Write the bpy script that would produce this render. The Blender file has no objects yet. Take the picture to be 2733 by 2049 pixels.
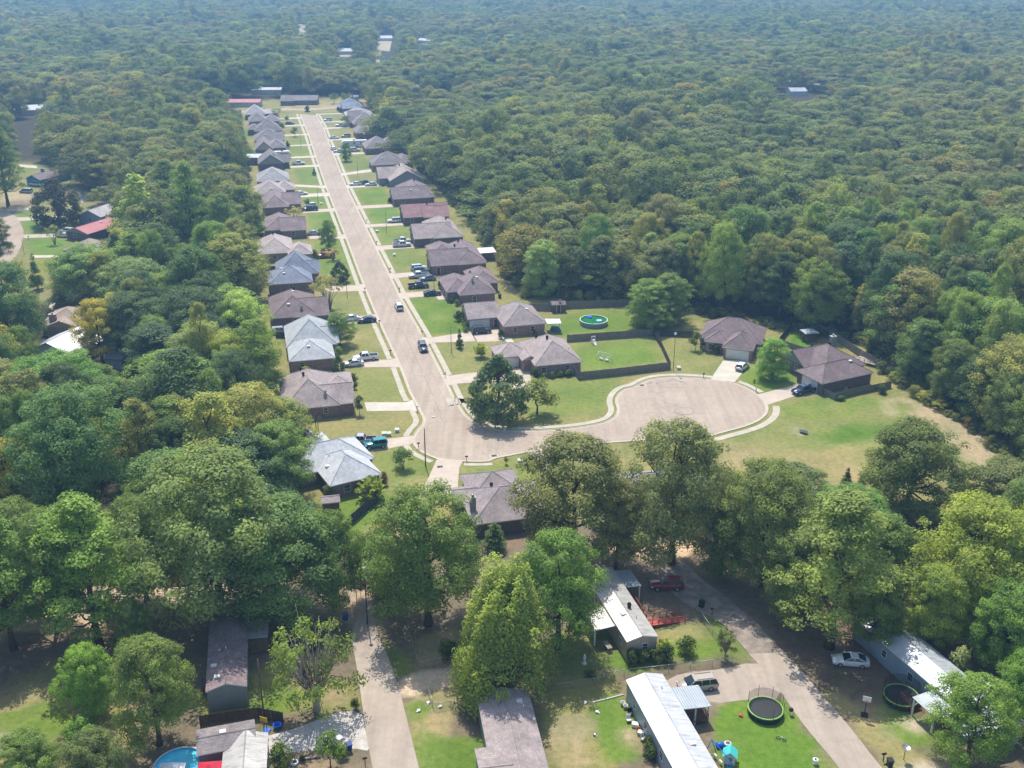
import bpy, bmesh, math, random
import numpy as np
from math import sin, cos, pi, radians, atan, sqrt, hypot, atan2
from mathutils import Vector, Matrix
from mathutils.geometry import tessellate_polygon
R = random.Random(7)
SC = bpy.context.scene
COL = SC.collection
# ------------------------------------------------------------------ camera and survey frame
FPX, HCAM = 2800.0, 88.0
TH = atan(1174.5 / FPX)
SRC = dict(a=(600,200,.25334), b=(650,550,.33175), c=(650,950,.33175), d=(1200,700,.33175), e=(1700,750,.467),
           f=(1200,1450,.36127), g=(1800,1450,.42179), h=(400,1500,.36166), i=(0,1500,.33112), j=(0,250,.36197),
           k=(0,750,.36197), l=(0,0,.61754), m=(1366,0,.61799), n=(700,1180,.45208), o=(2300,1250,.36173),
           p=(0,1250,.31646), q=(850,50,.18083), r=(1950,180,.18083), D=(0,0,1.2361))
def pix(t, x, y):
    a, b, s = SRC[t]; return a + x*s, b + y*s
def G(t, x, y, z=0.0):                       # surveyed point of the photograph -> metres on the ground plane
    px, py = pix(t, x, y)
    u = (px-1366.5)/FPX; v = -(py-1024.5)/FPX
    s, c = sin(TH), cos(TH)
    k = (z-HCAM)/(-s+v*c)
    return (u*k, (c+v*s)*k)
def proj(X, Y, Z):                           # metres -> photograph pixel (numpy friendly)
    s, c = sin(TH), cos(TH)
    zz = Z-HCAM
    d = Y*c - zz*s
    return 1366.5 + FPX*X/d, 1024.5 - FPX*(Y*s + zz*c)/d, d
_n = hypot(.243, 1)
UX, UY = -.243/_n, 1/_n                      # along the street, away from the viewer
VX, VY = 1/_n, .243/_n                       # across the street, to the right
def W(t, n): return (-25+UX*t+VX*n, 236.9+UY*t+VY*n)
def TN(X, Y):
    X = X+25; Y = Y-236.9; return X*UX+Y*UY, X*VX+Y*VY
STREET_ROT = atan2(-UX, UY)                  # local +y runs along the street
def interp(t, tab):
    for (a, va), (b, vb) in zip(tab, tab[1:]):
        if t <= b: return va+(vb-va)*max(0, (t-a))/(b-a)
    return tab[-1][1]
NL = [(-40,-4.4),(-17,-4.3),(21,-5.3),(48,-5.6),(100,-5.6),(180,-5.9),(250,-5.5),(300,-5.0),(370,-5.4)]
NR = [(-30,4.3),(2,4.0),(32,3.0),(110,2.4),(178,2.1),(205,2.4),(250,3.0),(290,3.4),(323,4.1),(373,3.6)]
# ------------------------------------------------------------------ object helpers
def link(o, parent=None):
    COL.objects.link(o)
    if parent is not None: o.parent = parent
    return o
def tag(o, label=None, cat=None, group=None, kind=None):
    if label: o['label'] = label
    if cat: o['category'] = cat
    if group: o['group'] = group
    if kind: o['kind'] = kind
    return o
def thing(name, label, cat, loc=(0,0,0), rz=0.0, group=None):
    o = bpy.data.objects.new(name, None); o.empty_display_size = .3
    link(o); o.location = (loc[0], loc[1], loc[2] if len(loc) > 2 else 0.0); o.rotation_euler = (0,0,rz)
    return tag(o, label, cat, group)
class Kit:                                    # a kind of thing: its parts and sub-parts, meshes shared by every copy
    def __init__(s): s.parts = []
    def part(s, name, mesh, loc=(0,0,0), rz=0, subs=(), rot=None): s.parts.append((name, mesh, loc, rot or (0,0,rz), list(subs))); return s
    def place(s, name, label, cat, loc, rz=0, group=None, scale=(1,1,1), color=None, colors=None):
        r = thing(name, label, cat, loc, rz, group); r.scale = scale
        def put(spec, par):
            nm, me, l, ro, subs = spec
            o = bpy.data.objects.new(nm, me); COL.objects.link(o); o.parent = par; o.location = l; o.rotation_euler = ro
            c = (colors or {}).get(nm, color)
            if c is not None: o.color = c if len(c) == 4 else tuple(c)+(1,)
            for q in subs: put(q, o)
        for p in s.parts: put(p, r)
        return r
class MB:
    def __init__(s): s.v = []; s.f = []; s.m = []; s.sm = []
    def add(s, vs, fs, mi=0, smooth=False):
        b = len(s.v); s.v += [tuple(x) for x in vs]
        for f in fs: s.f.append(tuple(i+b for i in f)); s.m.append(mi); s.sm.append(smooth)
        return s
    def box(s, x0, x1, y0, y1, z0, z1, mi=0, M=None):
        vs = [(x,y,z) for z in (z0,z1) for y in (y0,y1) for x in (x0,x1)]
        if M: vs = [tuple(M @ Vector(p)) for p in vs]
        return s.add(vs, [(0,2,3,1),(4,5,7,6),(0,1,5,4),(2,6,7,3),(0,4,6,2),(1,3,7,5)], mi)
    def prism(s, poly, z0, z1, mi=0, top=None, bottom=True):
        n = len(poly)
        a = sum(poly[i][0]*poly[(i+1)%n][1]-poly[(i+1)%n][0]*poly[i][1] for i in range(n))
        if a < 0: poly = poly[::-1]
        vs = [(p[0],p[1],z0) for p in poly]+[(p[0],p[1],z1) for p in poly]
        fs = [(i,(i+1)%n,n+(i+1)%n,n+i) for i in range(n)]
        s.add(vs, fs, mi)
        tri = tessellate_polygon([[Vector((p[0],p[1],0)) for p in poly]])
        tf = []; bf = []
        for t in tri:
            A, B, C = (poly[i] for i in t)
            if (B[0]-A[0])*(C[1]-A[1])-(C[0]-A[0])*(B[1]-A[1]) < 0: t = t[::-1]
            tf.append(tuple(n+i for i in t)); bf.append(tuple(t[::-1]))
        b = len(s.v)-2*n
        for f in tf+(bf if bottom else []):
            s.f.append(tuple(b+i for i in f)); s.m.append(mi if top is None else top); s.sm.append(False)
        return s
    def sheet(s, poly, z, mi=0):
        tri = tessellate_polygon([[Vector((p[0],p[1],0)) for p in poly]])
        fs = []
        for t in tri:
            A, B, C = (poly[i] for i in t)
            fs.append(tuple(t) if (B[0]-A[0])*(C[1]-A[1])-(C[0]-A[0])*(B[1]-A[1]) > 0 else tuple(t[::-1]))
        return s.add([(p[0],p[1],z) for p in poly], fs, mi)
    def tube(s, pts, rad, n=8, mi=0, caps=True, smooth=True):
        pts = [Vector(p) for p in pts]
        if not hasattr(rad, '__len__'): rad = [rad]*len(pts)
        b = len(s.v); rings = []
        for i, p in enumerate(pts):
            d = (pts[min(i+1,len(pts)-1)]-pts[max(i-1,0)]).normalized()
            a = Vector((0,0,1)) if abs(d.z) < .9 else Vector((1,0,0))
            x = d.cross(a).normalized(); y = d.cross(x)
            rings.append([p+(x*cos(2*pi*k/n)+y*sin(2*pi*k/n))*rad[i] for k in range(n)])
        vs = [q for r in rings for q in r]
        fs = [(i*n+k, i*n+(k+1)%n, (i+1)*n+(k+1)%n, (i+1)*n+k) for i in range(len(pts)-1) for k in range(n)]
        s.add(vs, fs, mi, smooth)
        if caps:
            s.f.append(tuple(b+k for k in range(n))[::-1]); s.m.append(mi); s.sm.append(False)
            e = b+(len(pts)-1)*n
            s.f.append(tuple(e+k for k in range(n))); s.m.append(mi); s.sm.append(False)
        return s
    def lathe(s, prof, n=16, mi=0, c=(0,0), smooth=True):
        vs = [(c[0]+r*cos(2*pi*k/n), c[1]+r*sin(2*pi*k/n), z) for r, z in prof for k in range(n)]
        fs = [(i*n+k, i*n+(k+1)%n, (i+1)*n+(k+1)%n, (i+1)*n+k) for i in range(len(prof)-1) for k in range(n)]
        return s.add(vs, fs, mi, smooth)
    def mesh(s, name, mats):
        me = bpy.data.meshes.new(name); me.from_pydata(s.v, [], s.f)
        for m in (mats if isinstance(mats, (list,tuple)) else [mats]): me.materials.append(m)
        me.polygons.foreach_set('material_index', s.m); me.polygons.foreach_set('use_smooth', s.sm)
        me.update(); return me
    def build(s, name, mats, parent=None, loc=None, rz=0):
        o = bpy.data.objects.new(name, s.mesh(name, mats)); link(o, parent)
        if loc: o.location = loc
        if rz: o.rotation_euler = (0,0,rz)
        return o
# ------------------------------------------------------------------ materials
def lin(h):
    h = h.lstrip('#'); o = []
    for i in (0,2,4):
        c = int(h[i:i+2],16)/255; o.append(c/12.92 if c < .04045 else ((c+.055)/1.055)**2.4)
    return tuple(o)+(1,)
class NT:
    def __init__(s, name):
        s.mat = bpy.data.materials.new(name); s.mat.use_nodes = True
        s.t = s.mat.node_tree; s.t.nodes.clear()
        s.out = s.t.nodes.new('ShaderNodeOutputMaterial')
    def n(s, typ, **kw):
        x = s.t.nodes.new('ShaderNode'+typ)
        for k, v in kw.items():
            if k.startswith('i_'): x.inputs[k[2:].replace('_',' ')].default_value = v
            else: setattr(x, k, v)
        return x
    def l(s, a, b): s.t.links.new(a, b); return b
    def mix(s, a, b, f, mode='MIX'):
        m = s.t.nodes.new('ShaderNodeMix'); m.data_type = 'RGBA'; m.blend_type = mode; m.clamp_result = False
        for sock, v in ((m.inputs[6],a),(m.inputs[7],b),(m.inputs[0],f)):
            if hasattr(v,'links'): s.l(v, sock)
            else: sock.default_value = v
        return m.outputs[2]
    def ramp(s, f, stops, interp='LINEAR'):
        r = s.n('ValToRGB'); r.color_ramp.interpolation = interp
        e = r.color_ramp.elements
        while len(e) < len(stops): e.new(.5)
        for x, (p, c) in zip(e, stops):
            x.position = p; x.color = c if hasattr(c,'__len__') else (c,c,c,1)
        s.l(f, r.inputs[0]); return r.outputs[0]
    def noise(s, vec, scale, detail=4, rough=.55, dist=0):
        x = s.n('TexNoise'); x.inputs['Scale'].default_value = scale; x.inputs['Detail'].default_value = detail
        x.inputs['Roughness'].default_value = rough; x.inputs['Distortion'].default_value = dist
        s.l(vec, x.inputs['Vector']); return x.outputs[0]
    def bump(s, h, strength, dist=.02):
        b = s.n('Bump'); b.inputs['Strength'].default_value = strength; b.inputs['Distance'].default_value = dist
        s.l(h, b.inputs['Height']); return b.outputs[0]
    def surf(s, col, rough=.8, spec=.3, metal=0.0, normal=None, **kw):
        p = s.n('BsdfPrincipled')
        if hasattr(col,'links'): s.l(col, p.inputs['Base Color'])
        else: p.inputs['Base Color'].default_value = col
        if hasattr(rough,'links'): s.l(rough, p.inputs['Roughness'])
        else: p.inputs['Roughness'].default_value = rough
        p.inputs['Specular IOR Level'].default_value = spec; p.inputs['Metallic'].default_value = metal
        for k, v in kw.items(): p.inputs[k.replace('_',' ')].default_value = v
        if normal is not None: s.l(normal, p.inputs['Normal'])
        s.l(p.outputs[0], s.out.inputs[0]); return s.mat
    def obj(s): return s.n('TexCoord').outputs['Object']
    def rnd(s): return s.n('ObjectInfo').outputs['Random']
def mat(name, c1, c2=None, scale=2.0, rough=.8, spec=.3, metal=0, bump=0, detail=5, lo=.3, hi=.7, **kw):
    t = NT(name); c1 = lin(c1) if isinstance(c1,str) else c1
    c2 = c1 if c2 is None else (lin(c2) if isinstance(c2,str) else c2)
    v = t.obj(); f = t.noise(v, scale, detail)
    col = t.ramp(f, [(lo,c1),(hi,c2)])
    return t.surf(col, rough, spec, metal, t.bump(f, bump) if bump else None, **kw)
def mat_brick(name, c1, c2, mortar, sc=1.0):
    t = NT(name); tc = t.n('TexCoord'); 
    geo = t.n('NewGeometry'); sep = t.n('SeparateXYZ'); t.l(tc.outputs['Object'], sep.inputs[0])
    ad = t.n('Math', operation='ADD'); t.l(sep.outputs[0], ad.inputs[0]); t.l(sep.outputs[1], ad.inputs[1])
    cb = t.n('CombineXYZ'); t.l(ad.outputs[0], cb.inputs[0]); t.l(sep.outputs[2], cb.inputs[1])
    b = t.n('TexBrick'); t.l(cb.outputs[0], b.inputs['Vector'])
    b.inputs['Scale'].default_value = 1.0; b.inputs['Brick Width'].default_value = .44*sc; b.inputs['Row Height'].default_value = .15*sc
    b.inputs['Mortar Size'].default_value = .012; b.inputs['Color1'].default_value = lin(c1); b.inputs['Color2'].default_value = lin(c2)
    b.inputs['Mortar'].default_value = lin(mortar)
    f = t.noise(tc.outputs['Object'], 1.3, 6)
    col = t.mix(b.outputs[0], t.ramp(f, [(.3,(.95,.92,.92,1)),(.7,(1.75,1.7,1.66,1))]), .8, 'MULTIPLY')
    col = t.mix(col, (.19,.16,.155,1), .3)
    return t.surf(col, .9, .2)
def mat_shingle(name, c1, c2, streak=.35, gain=1.0):
    t = NT(name); tc = t.obj(); sep = t.n('SeparateXYZ'); t.l(tc, sep.inputs[0])
    ad = t.n('Math', operation='ADD'); t.l(sep.outputs[0], ad.inputs[0]); t.l(sep.outputs[1], ad.inputs[1])
    cb = t.n('CombineXYZ'); t.l(ad.outputs[0], cb.inputs[0]); t.l(sep.outputs[2], cb.inputs[1])
    b = t.n('TexBrick'); t.l(cb.outputs[0], b.inputs['Vector'])
    b.inputs['Scale'].default_value = 1; b.inputs['Brick Width'].default_value = .34; b.inputs['Row Height'].default_value = .085
    b.inputs['Mortar Size'].default_value = .006
    b.inputs['Color1'].default_value = lin(c1); b.inputs['Color2'].default_value = lin(c2)
    b.inputs['Mortar'].default_value = tuple(.7*x for x in lin(c1)[:3])+(1,)
    big = t.noise(tc, .35, 5, .6); fine = t.noise(tc, 5, 6, .7)
    gl = gain*(1-streak*.8); gh = gain*1.16
    col = t.mix(b.outputs[0], t.ramp(big, [(.3,(gl*.99,gl,gl*.98,1)),(.7,(gh*.99,gh,gh*.98,1))]), 1, 'MULTIPLY')
    col = t.mix(col, t.ramp(fine, [(.3,(.75,.75,.75,1)),(.7,(1.25,1.25,1.25,1))]), .8, 'MULTIPLY')
    # per-house shift and dark streaks running down the slope
    mp = t.n('Mapping'); t.l(tc, mp.inputs[0]); mp.inputs['Scale'].default_value = (1.6,1.6,.12)
    st = t.noise(mp.outputs[0], 1.0, 3)
    col = t.mix(col, t.ramp(st, [(.35,(.82,.82,.83,1)),(.62,(1.05,1.05,1.05,1))]), .8, 'MULTIPLY')
    rn = t.ramp(t.rnd(), [(0,(.88,.88,.9,1)),(1,(1.12,1.1,1.08,1))])
    col = t.mix(col, rn, 1, 'MULTIPLY')
    return t.surf(col, .85, .35)
def mat_paint(name, rough=.25, metal=.0, coat=.6):
    t = NT(name); oi = t.n('ObjectInfo'); f = t.noise(t.obj(), 2.5, 4)
    col = t.mix(oi.outputs['Color'], t.ramp(f, [(.3,(.88,.87,.85,1)),(.7,(1.06,1.06,1.06,1))]), 1, 'MULTIPLY')
    return t.surf(col, rough, .5, metal, None, Coat_Weight=coat, Coat_Roughness=.08)
def mat_leaf(name, trans=.3, cvar=.35, tone='tone', rough=.55):
    t = NT(name); oi = t.n('ObjectInfo'); at = t.n('Attribute'); at.attribute_name = tone
    v = t.n('TexCoord').outputs['Object']
    f = t.noise(v, .35, 3)
    col = t.mix(oi.outputs['Color'], t.ramp(at.outputs['Fac'], [(0,(1-cvar,1-cvar*.95,1-cvar*.8,1)),(.55,(1,1,1,1)),(1,(1+cvar*1.1,1+cvar*.95,1+cvar*.5,1))]), 1, 'MULTIPLY')
    col = t.mix(col, t.ramp(f, [(.3,(.8,.84,.85,1)),(.7,(1.2,1.15,1.05,1))]), 1, 'MULTIPLY')
    return leaf_surf(t, col, trans, rough)
def leaf_surf(t, col, trans, rough):
    col = t.mix(col, (1.32,1.14,.82,1), 1, 'MULTIPLY')
    d = t.n('BsdfPrincipled'); t.l(col, d.inputs['Base Color']); d.inputs['Roughness'].default_value = rough; d.inputs['Specular IOR Level'].default_value = .12
    tr = t.n('BsdfTranslucent'); t.l(t.mix(col, (1.2,1.1,.5,1), 1, 'MULTIPLY'), tr.inputs[0])
    m = t.n('MixShader'); m.inputs[0].default_value = trans+.15
    t.l(d.outputs[0], m.inputs[1]); t.l(tr.outputs[0], m.inputs[2]); t.l(m.outputs[0], t.out.inputs[0]); return t.mat
def mat_wood_inst(name):                        # far wood: tint per instance and by large drifts of species
    t = NT(name); oi = t.n('ObjectInfo'); at = t.n('Attribute'); at.attribute_name = 'tone'
    base = t.ramp(oi.outputs['Random'], [(0,lin('#3f5e36')),(.2,lin('#5f7f3e')),(.4,lin('#527549')),(.55,lin('#7b8d4c')),(.7,lin('#6d7d50')),(.85,lin('#8a8c58')),(1,lin('#6a9342'))])
    big = t.noise(oi.outputs['Location'], .006, 4)
    base = t.mix(base, t.ramp(big, [(.35,lin('#557a4c')),(.5,lin('#728550')),(.65,lin('#8f8c5c'))]), .5)
    mid = t.noise(oi.outputs['Location'], .03, 3)
    base = t.mix(base, t.ramp(mid, [(.32,(.62,.7,.74,1)),(.68,(1.3,1.24,1.2,1))]), 1, 'MULTIPLY')
    base = t.mix(base, (.2,.225,.15,1), .34)
    base = t.mix(base, (1.18,1.2,1.2,1), 1, 'MULTIPLY')
    odd = t.n('Math', operation='FRACT'); mu = t.n('Math', operation='MULTIPLY'); mu.inputs[1].default_value = 37.7; t.l(oi.outputs['Random'], mu.inputs[0]); t.l(mu.outputs[0], odd.inputs[0])
    base = t.mix(base, t.ramp(odd.outputs[0], [(.0,(.55,.62,.7,1)),(.1,(.6,.68,.75,1)),(.13,(1,1,1,1)),(.9,(1,1,1,1)),(.93,(1.5,1.42,1.0,1)),(.97,(1.35,1.05,.85,1))], 'CONSTANT'), 1, 'MULTIPLY')
    col = t.mix(base, t.ramp(at.outputs['Fac'], [(0,(.62,.66,.72,1)),(.55,(1,1,1,1)),(1,(1.4,1.34,1.2,1))]), 1, 'MULTIPLY')
    return leaf_surf(t, col, .34, .6)
MT = {}
MT['white'] = mat('white_trim', '#d9d8d4', '#c6c4be', 3, .5)
MT['glass'] = mat('window_glass', '#1d2730', '#34414b', .8, .08, .6)
MT['carglass'] = mat('car_glass', '#10161c', '#1d262e', 1.2, .05, .7)
MT['rubber'] = mat('tyre_rubber', '#1a1a1a', '#262524', 8, .85)
MT['chrome'] = mat('wheel_metal', '#b5b7ba', '#8f9296', 6, .3, .5, .7)
MT['black'] = mat('black_plastic', '#161617', '#242425', 5, .5)
MT['lampglass'] = mat('headlamp_glass', '#d8dde0', '#bcc3c8', 9, .08, .7)
MT['redlens'] = mat('tail_lens', '#8c1418', '#6b0d10', 9, .15, .6)
MT['paint'] = mat_paint('car_paint')
MT['tint'] = mat_paint('tinted_surface', .7, 0, 0)
MT['leaf'] = mat_leaf('tree_foliage', .28, .36)
MT['bark'] = mat('bark', '#4a3d33', '#6d5d4f', 6, .95, .1, bump=.6)
MT['bark_pale'] = mat('pale_bark', '#8b7d6c', '#b3a796', 5, .9, .1)
MT['wood_inst'] = mat_wood_inst('far_wood_foliage')
MT['concrete'] = mat('concrete', '#b9ada0', '#9c9084', .9, .9, .2, detail=8)
MT['metal_grey'] = mat('grey_metal', '#8d9194', '#a9adb0', 4, .4, .5, .6)
MT['polewood'] = mat('weathered_pole_wood', '#57493d', '#76665a', 3, .9, .1)
MT['brass'] = mat('dark_post_metal', '#2d2a28', '#3b3835', 6, .6)
# ------------------------------------------------------------------ the ground and what is laid on it
def pip(px, py, poly):
    ins = np.zeros(px.shape, bool); n = len(poly)
    for i in range(n):
        x0, y0 = poly[i]; x1, y1 = poly[(i+1) % n]
        if y0 == y1: continue
        c = ((y0 > py) != (y1 > py)) & (px < (x1-x0)*(py-y0)/(y1-y0)+x0)
        ins ^= c
    return ins
def P(t, *pts): return [G(t, x, y) for x, y in pts]
def WP(*pts): return [W(*p) for p in pts]
xs = np.concatenate([[-4000,-2500,-1500,-900,-600,-420,-330,-280,-245,-225], np.arange(-210,136,1.0), [150,170,200,250,320,420,600,900,1500,2500,4000]])
ys = [-700,-300,-60,20,60,75,84.]
while ys[-1] < 720: ys.append(ys[-1]+.85*max(ys[-1],100)/120)
ys = np.array(ys+[760,850,1000,1300,1700,2300,3200,5000])
GX, GY = np.meshgrid(xs, ys)
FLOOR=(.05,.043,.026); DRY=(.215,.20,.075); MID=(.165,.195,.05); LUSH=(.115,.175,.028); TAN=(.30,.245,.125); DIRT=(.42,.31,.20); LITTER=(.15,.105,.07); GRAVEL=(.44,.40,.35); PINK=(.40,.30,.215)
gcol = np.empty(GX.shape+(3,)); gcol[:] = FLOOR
def blur(m, k):
    for _ in range(k):
        p = np.pad(m, 1, mode='edge')
        m = (p[1:-1,1:-1]*2+p[:-2,1:-1]+p[2:,1:-1]+p[1:-1,:-2]+p[1:-1,2:])/6
    return m
_rs = np.random.RandomState(3)
WOB = blur(_rs.rand(*GX.shape), 6); WOB = (WOB-WOB.mean())/WOB.std()
def paint(poly, col, soft=0, amt=1.0, rag=0.0):
    m = pip(GX, GY, poly).astype(float)
    if soft: m = blur(m, soft)
    if rag: m = np.clip((m-.5)*2.2+.5+WOB*rag*(m*(1-m)*4), 0, 1)
    m = (m*amt)[...,None]
    gcol[:] = gcol*(1-m)+np.array(col)*m
boundR = [(-105,676),(-21,388),(4,271),(30,267),(42,263),(63,248),(87,232),(84,215),(87,202),(93,180),(95,160),(70,150),(40,158)]
DEV = WP((-78,-37),(-40,-37),(0,-36),(100,-36),(250,-37),(395,-40),(440,-40),(442,24))+boundR[1:]+WP((-95,8),(-110,-8),(-110,-30))
paint(DEV, DRY, 3)
def lot(t0, t1, side, col, n1=16, amt=1.0, n0=None):
    if side > 0: paint([W(t0, n0 or 5), W(t1, n0 or 5), W(t1, n1), W(t0, n1)], col, 1, amt)
    else: paint([W(t0, -(n0 or 6)), W(t1, -(n0 or 6)), W(t1, -n1), W(t0, -n1)], col, 1, amt)
for t0, t1, c in [(-22,-3,(.2,.2,.07)),(2,32,LUSH),(37,51,DRY),(56,82,(.2,.2,.07)),(62,83,(.16,.19,.05)),(87,111,(.15,.19,.045)),(115,140,(.13,.19,.04)),(144,174,(.13,.185,.035)),(180,201,(.19,.19,.08)),(211,244,(.15,.18,.05)),(250,285,(.2,.19,.085)),(290,320,DRY),(325,342,(.19,.18,.085)),(346,372,(.18,.19,.07))]: lot(t0,t1,1,c)
for t0, t1, c in [(-35,-16,(.2,.205,.065)),(-10,15,(.205,.2,.07)),(21,42,(.2,.2,.07)),(48,60,(.17,.19,.055)),(60,98,(.14,.19,.04)),(104,137,(.125,.185,.035)),(143,163,(.135,.185,.04)),(169,178,(.15,.19,.05)),(187,221,(.135,.185,.045)),(228,243,(.17,.18,.06)),(250,274,(.155,.19,.045)),(281,304,(.17,.19,.06)),(311,334,(.2,.19,.08)),(340,360,(.19,.19,.08)),(366,392,(.2,.2,.08))]: lot(t0,t1,-1,c)
# far cross street green, side yards
paint(P('a',(620,300),(1500,255),(1540,330),(620,350)), TAN, 1)
for n0, n1, t0, t1 in [(-37,-32,300,330),(-37,-33,265,285),(-37,-32,90,100)]: paint(WP((t0,n0),(t1,n0),(t1,n1),(t0,n1)), LUSH, 2)
paint(P('c',(590,530),(1340,460),(1345,530),(1270,640),(860,655),(760,640),(620,610)), DRY, 1)
paint(P('c',(1060,770),(1310,735),(1480,800),(1560,845),(1470,1020),(1400,1100),(1200,1100),(1060,900)), MID, 2)
paint(P('c',(1250,1030),(1440,960),(1460,1000),(1430,1090),(1200,1100)), TAN, 3, .7)
paint(P('c',(620,1120),(700,1180),(960,1110),(1100,1060),(1150,1140),(960,1200),(800,1330),(980,1450),(1120,1250),(900,1500),(700,1400)), LUSH, 2)
paint(P('n',(340,320),(700,300),(760,330),(620,520),(480,560)), LUSH, 2)
paint(P('n',(1165,160),(1640,80),(1700,300),(1240,270),(1150,275)), MID, 2)
# yards of the two houses beside the corner
paint(P('d',(745,480),(900,440),(1100,380),(1460,390),(1500,520),(1640,530),(900,590),(720,500)), LUSH, 2)
paint(P('d',(950,650),(1640,595),(1750,790),(1060,880),(1000,760)), MID, 1)
paint(P('d',(1020,720),(1500,640),(1740,790),(1060,880)), (.125,.19,.03), 5)
paint(P('d',(640,1260),(600,1120),(740,950),(1300,920),(1400,1000),(1270,1080),(1270,1200)), (.165,.195,.05), 2)
paint(P('d',(900,960),(1200,950),(1240,1150),(860,1200)), (.14,.185,.04), 6, .7)
paint(P('d',(1690,610),(1950,590),(2110,700),(2110,900),(1800,900),(1770,790)), DRY, 2)
paint(P('e',(100,320),(320,320),(480,440),(430,540),(200,530),(190,460)), (.19,.195,.065), 3)
paint(P('e',(220,230),(500,190),(870,250),(800,360),(700,300),(360,300)), (.225,.205,.075), 2)
paint(P('e',(620,480),(850,480),(940,580),(760,640),(580,570)), (.12,.185,.03), 2)
paint(P('e',(845,350),(900,280),(960,330),(1040,380),(960,400)), (.09,.19,.015), 1)
paint(P('e',(1020,310),(1200,390),(1330,500),(1440,560),(1340,590),(1200,500)), (.2,.19,.065), 2)
# the open field with its ditch and worn track
paint(P('e',(800,720),(1060,650),(1480,640),(1560,800),(1700,1000),(1400,1000),(900,960),(380,900),(700,830)), (.185,.195,.06), 4)
paint(P('e',(860,830),(1060,860),(1300,800),(1560,800),(1500,870),(1250,940),(1080,950),(950,880)), (.12,.175,.04), 4, .8)
paint(P('e',(470,960),(860,930),(1280,950),(1330,1180),(1000,1180),(560,1140)), (.265,.22,.095), 5, 1, .6)
paint(P('e',(640,900),(1000,910),(1240,960),(800,990)), (.17,.19,.06), 6, .8)
paint(P('e',(1380,670),(1500,640),(1600,660),(2100,940),(2120,1100),(1980,1100),(1820,960),(1620,800),(1560,720)), (.34,.27,.17), 4, .85, 1.2)
paint(P('e',(1640,860),(1760,900),(1900,1060),(1800,1060)), (.14,.19,.045), 4, .9)
paint(P('e',(1390,680),(1480,680),(1480,760),(1400,770)), (.33,.28,.17), 2, .8, .6)
paint(P('e',(860,825),(920,830),(960,860),(930,870)), (.4,.34,.24), 1)
# front: mobile homes, dirt under the trees, lawns
FRONT = P('D',(-200,1250),(440,1270),(800,1180),(1280,1120),(1500,1130),(1700,1250),(2211,1400),(2500,1900),(-300,1900))
paint(FRONT, (.17,.135,.09), 3)
paint(P('p',(0,1230),(330,1250),(700,1000),(1140,930),(1300,1000),(1600,950),(2212,930),(2212,1150),(1700,1200),(1200,1300),(480,1420),(0,1420)), PINK, 3, 1, .8)
paint(P('h',(1100,180),(1660,150),(1700,500),(1450,520),(1200,300)), (.36,.27,.19), 3, 1, .8)
paint(P('f',(1120,40),(1560,20),(2076,-60),(2076,60),(1700,90),(1200,110)), (.5,.36,.23), 2, 1, .8)
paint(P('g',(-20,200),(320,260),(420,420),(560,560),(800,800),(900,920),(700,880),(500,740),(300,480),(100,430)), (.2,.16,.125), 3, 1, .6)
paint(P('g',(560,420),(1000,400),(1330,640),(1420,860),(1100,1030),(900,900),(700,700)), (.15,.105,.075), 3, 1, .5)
paint(P('i',(-200,1200),(300,820),(480,780),(560,1100),(1080,1060),(1100,1420),(700,1600),(-200,1700)), (.25,.22,.095), 4, 1, .5)
paint(P('i',(-200,900),(520,760),(1100,900),(1120,1500),(-200,1700)), (.24,.215,.09), 5, .8, .8)
paint(P('i',(-200,1240),(250,1150),(520,1120),(700,1220),(720,1370),(400,1420),(-200,1400)), LUSH, 4, 1, .5)
paint(P('i',(900,1150),(1100,1230),(1090,1330),(950,1280)), LUSH, 4)
paint(P('i',(-200,1400),(180,1385),(260,1420),(200,1500),(-200,1560)), (.46,.42,.35), 2, 1, .5)
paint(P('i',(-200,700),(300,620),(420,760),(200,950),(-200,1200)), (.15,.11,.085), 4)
paint(P('h',(330,960),(740,800),(900,720),(1150,800),(1560,900),(1570,1090),(1000,1100),(380,1190)), (.2,.2,.06), 3, 1, .5)
paint(P('h',(720,930),(900,880),(1150,980),(1000,1120),(740,1120)), LUSH, 3, 1, .4)
paint(P('h',(440,1110),(760,1060),(980,1100),(380,1200)), (.11,.18,.025), 2)
paint(P('h',(1250,950),(1400,900),(1500,1000),(1400,1080),(1260,1030)), (.34,.24,.16), 2, .7)
paint(P('h',(1700,560),(1760,600),(1950,700),(1950,830),(1800,860)), (.15,.19,.045), 2)
paint(P('h',(1930,560),(2250,470),(2300,760),(2000,790)), (.3,.235,.12), 3, 1, .4)
paint(P('h',(1830,860),(1960,830),(2300,760),(2300,900),(2040,960),(1900,1010),(1860,1010)), (.5,.4,.28), 2, 1, .7)
paint(P('h',(1880,1030),(2060,960),(2300,930),(2300,1600),(2000,1600)), (.26,.225,.11), 3, 1, .4)
paint(P('h',(1890,1040),(2010,1020),(2100,1250),(2300,1280),(2300,1600),(2000,1600)), (.125,.185,.035), 4, 1, .7)
paint(P('f',(-20,1330),(250,1450),(310,1700),(-20,1700)), LUSH, 4, 1, .5)
paint(P('f',(660,1000),(1290,900),(1300,1700),(780,1700),(640,1250)), (.21,.2,.07), 3, 1, .5)
paint(P('f',(980,1150),(1290,1060),(1420,1450),(1560,1660),(1150,1660),(1050,1300)), (.12,.19,.03), 5, 1, .7)
paint(P('f',(690,1300),(1000,1250),(1060,1640),(800,1660)), (.27,.23,.12), 5, .9, .8)
paint(P('f',(1255,1385),(1340,1365),(1420,1430),(1310,1455)), (.42,.32,.24), 1)
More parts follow.
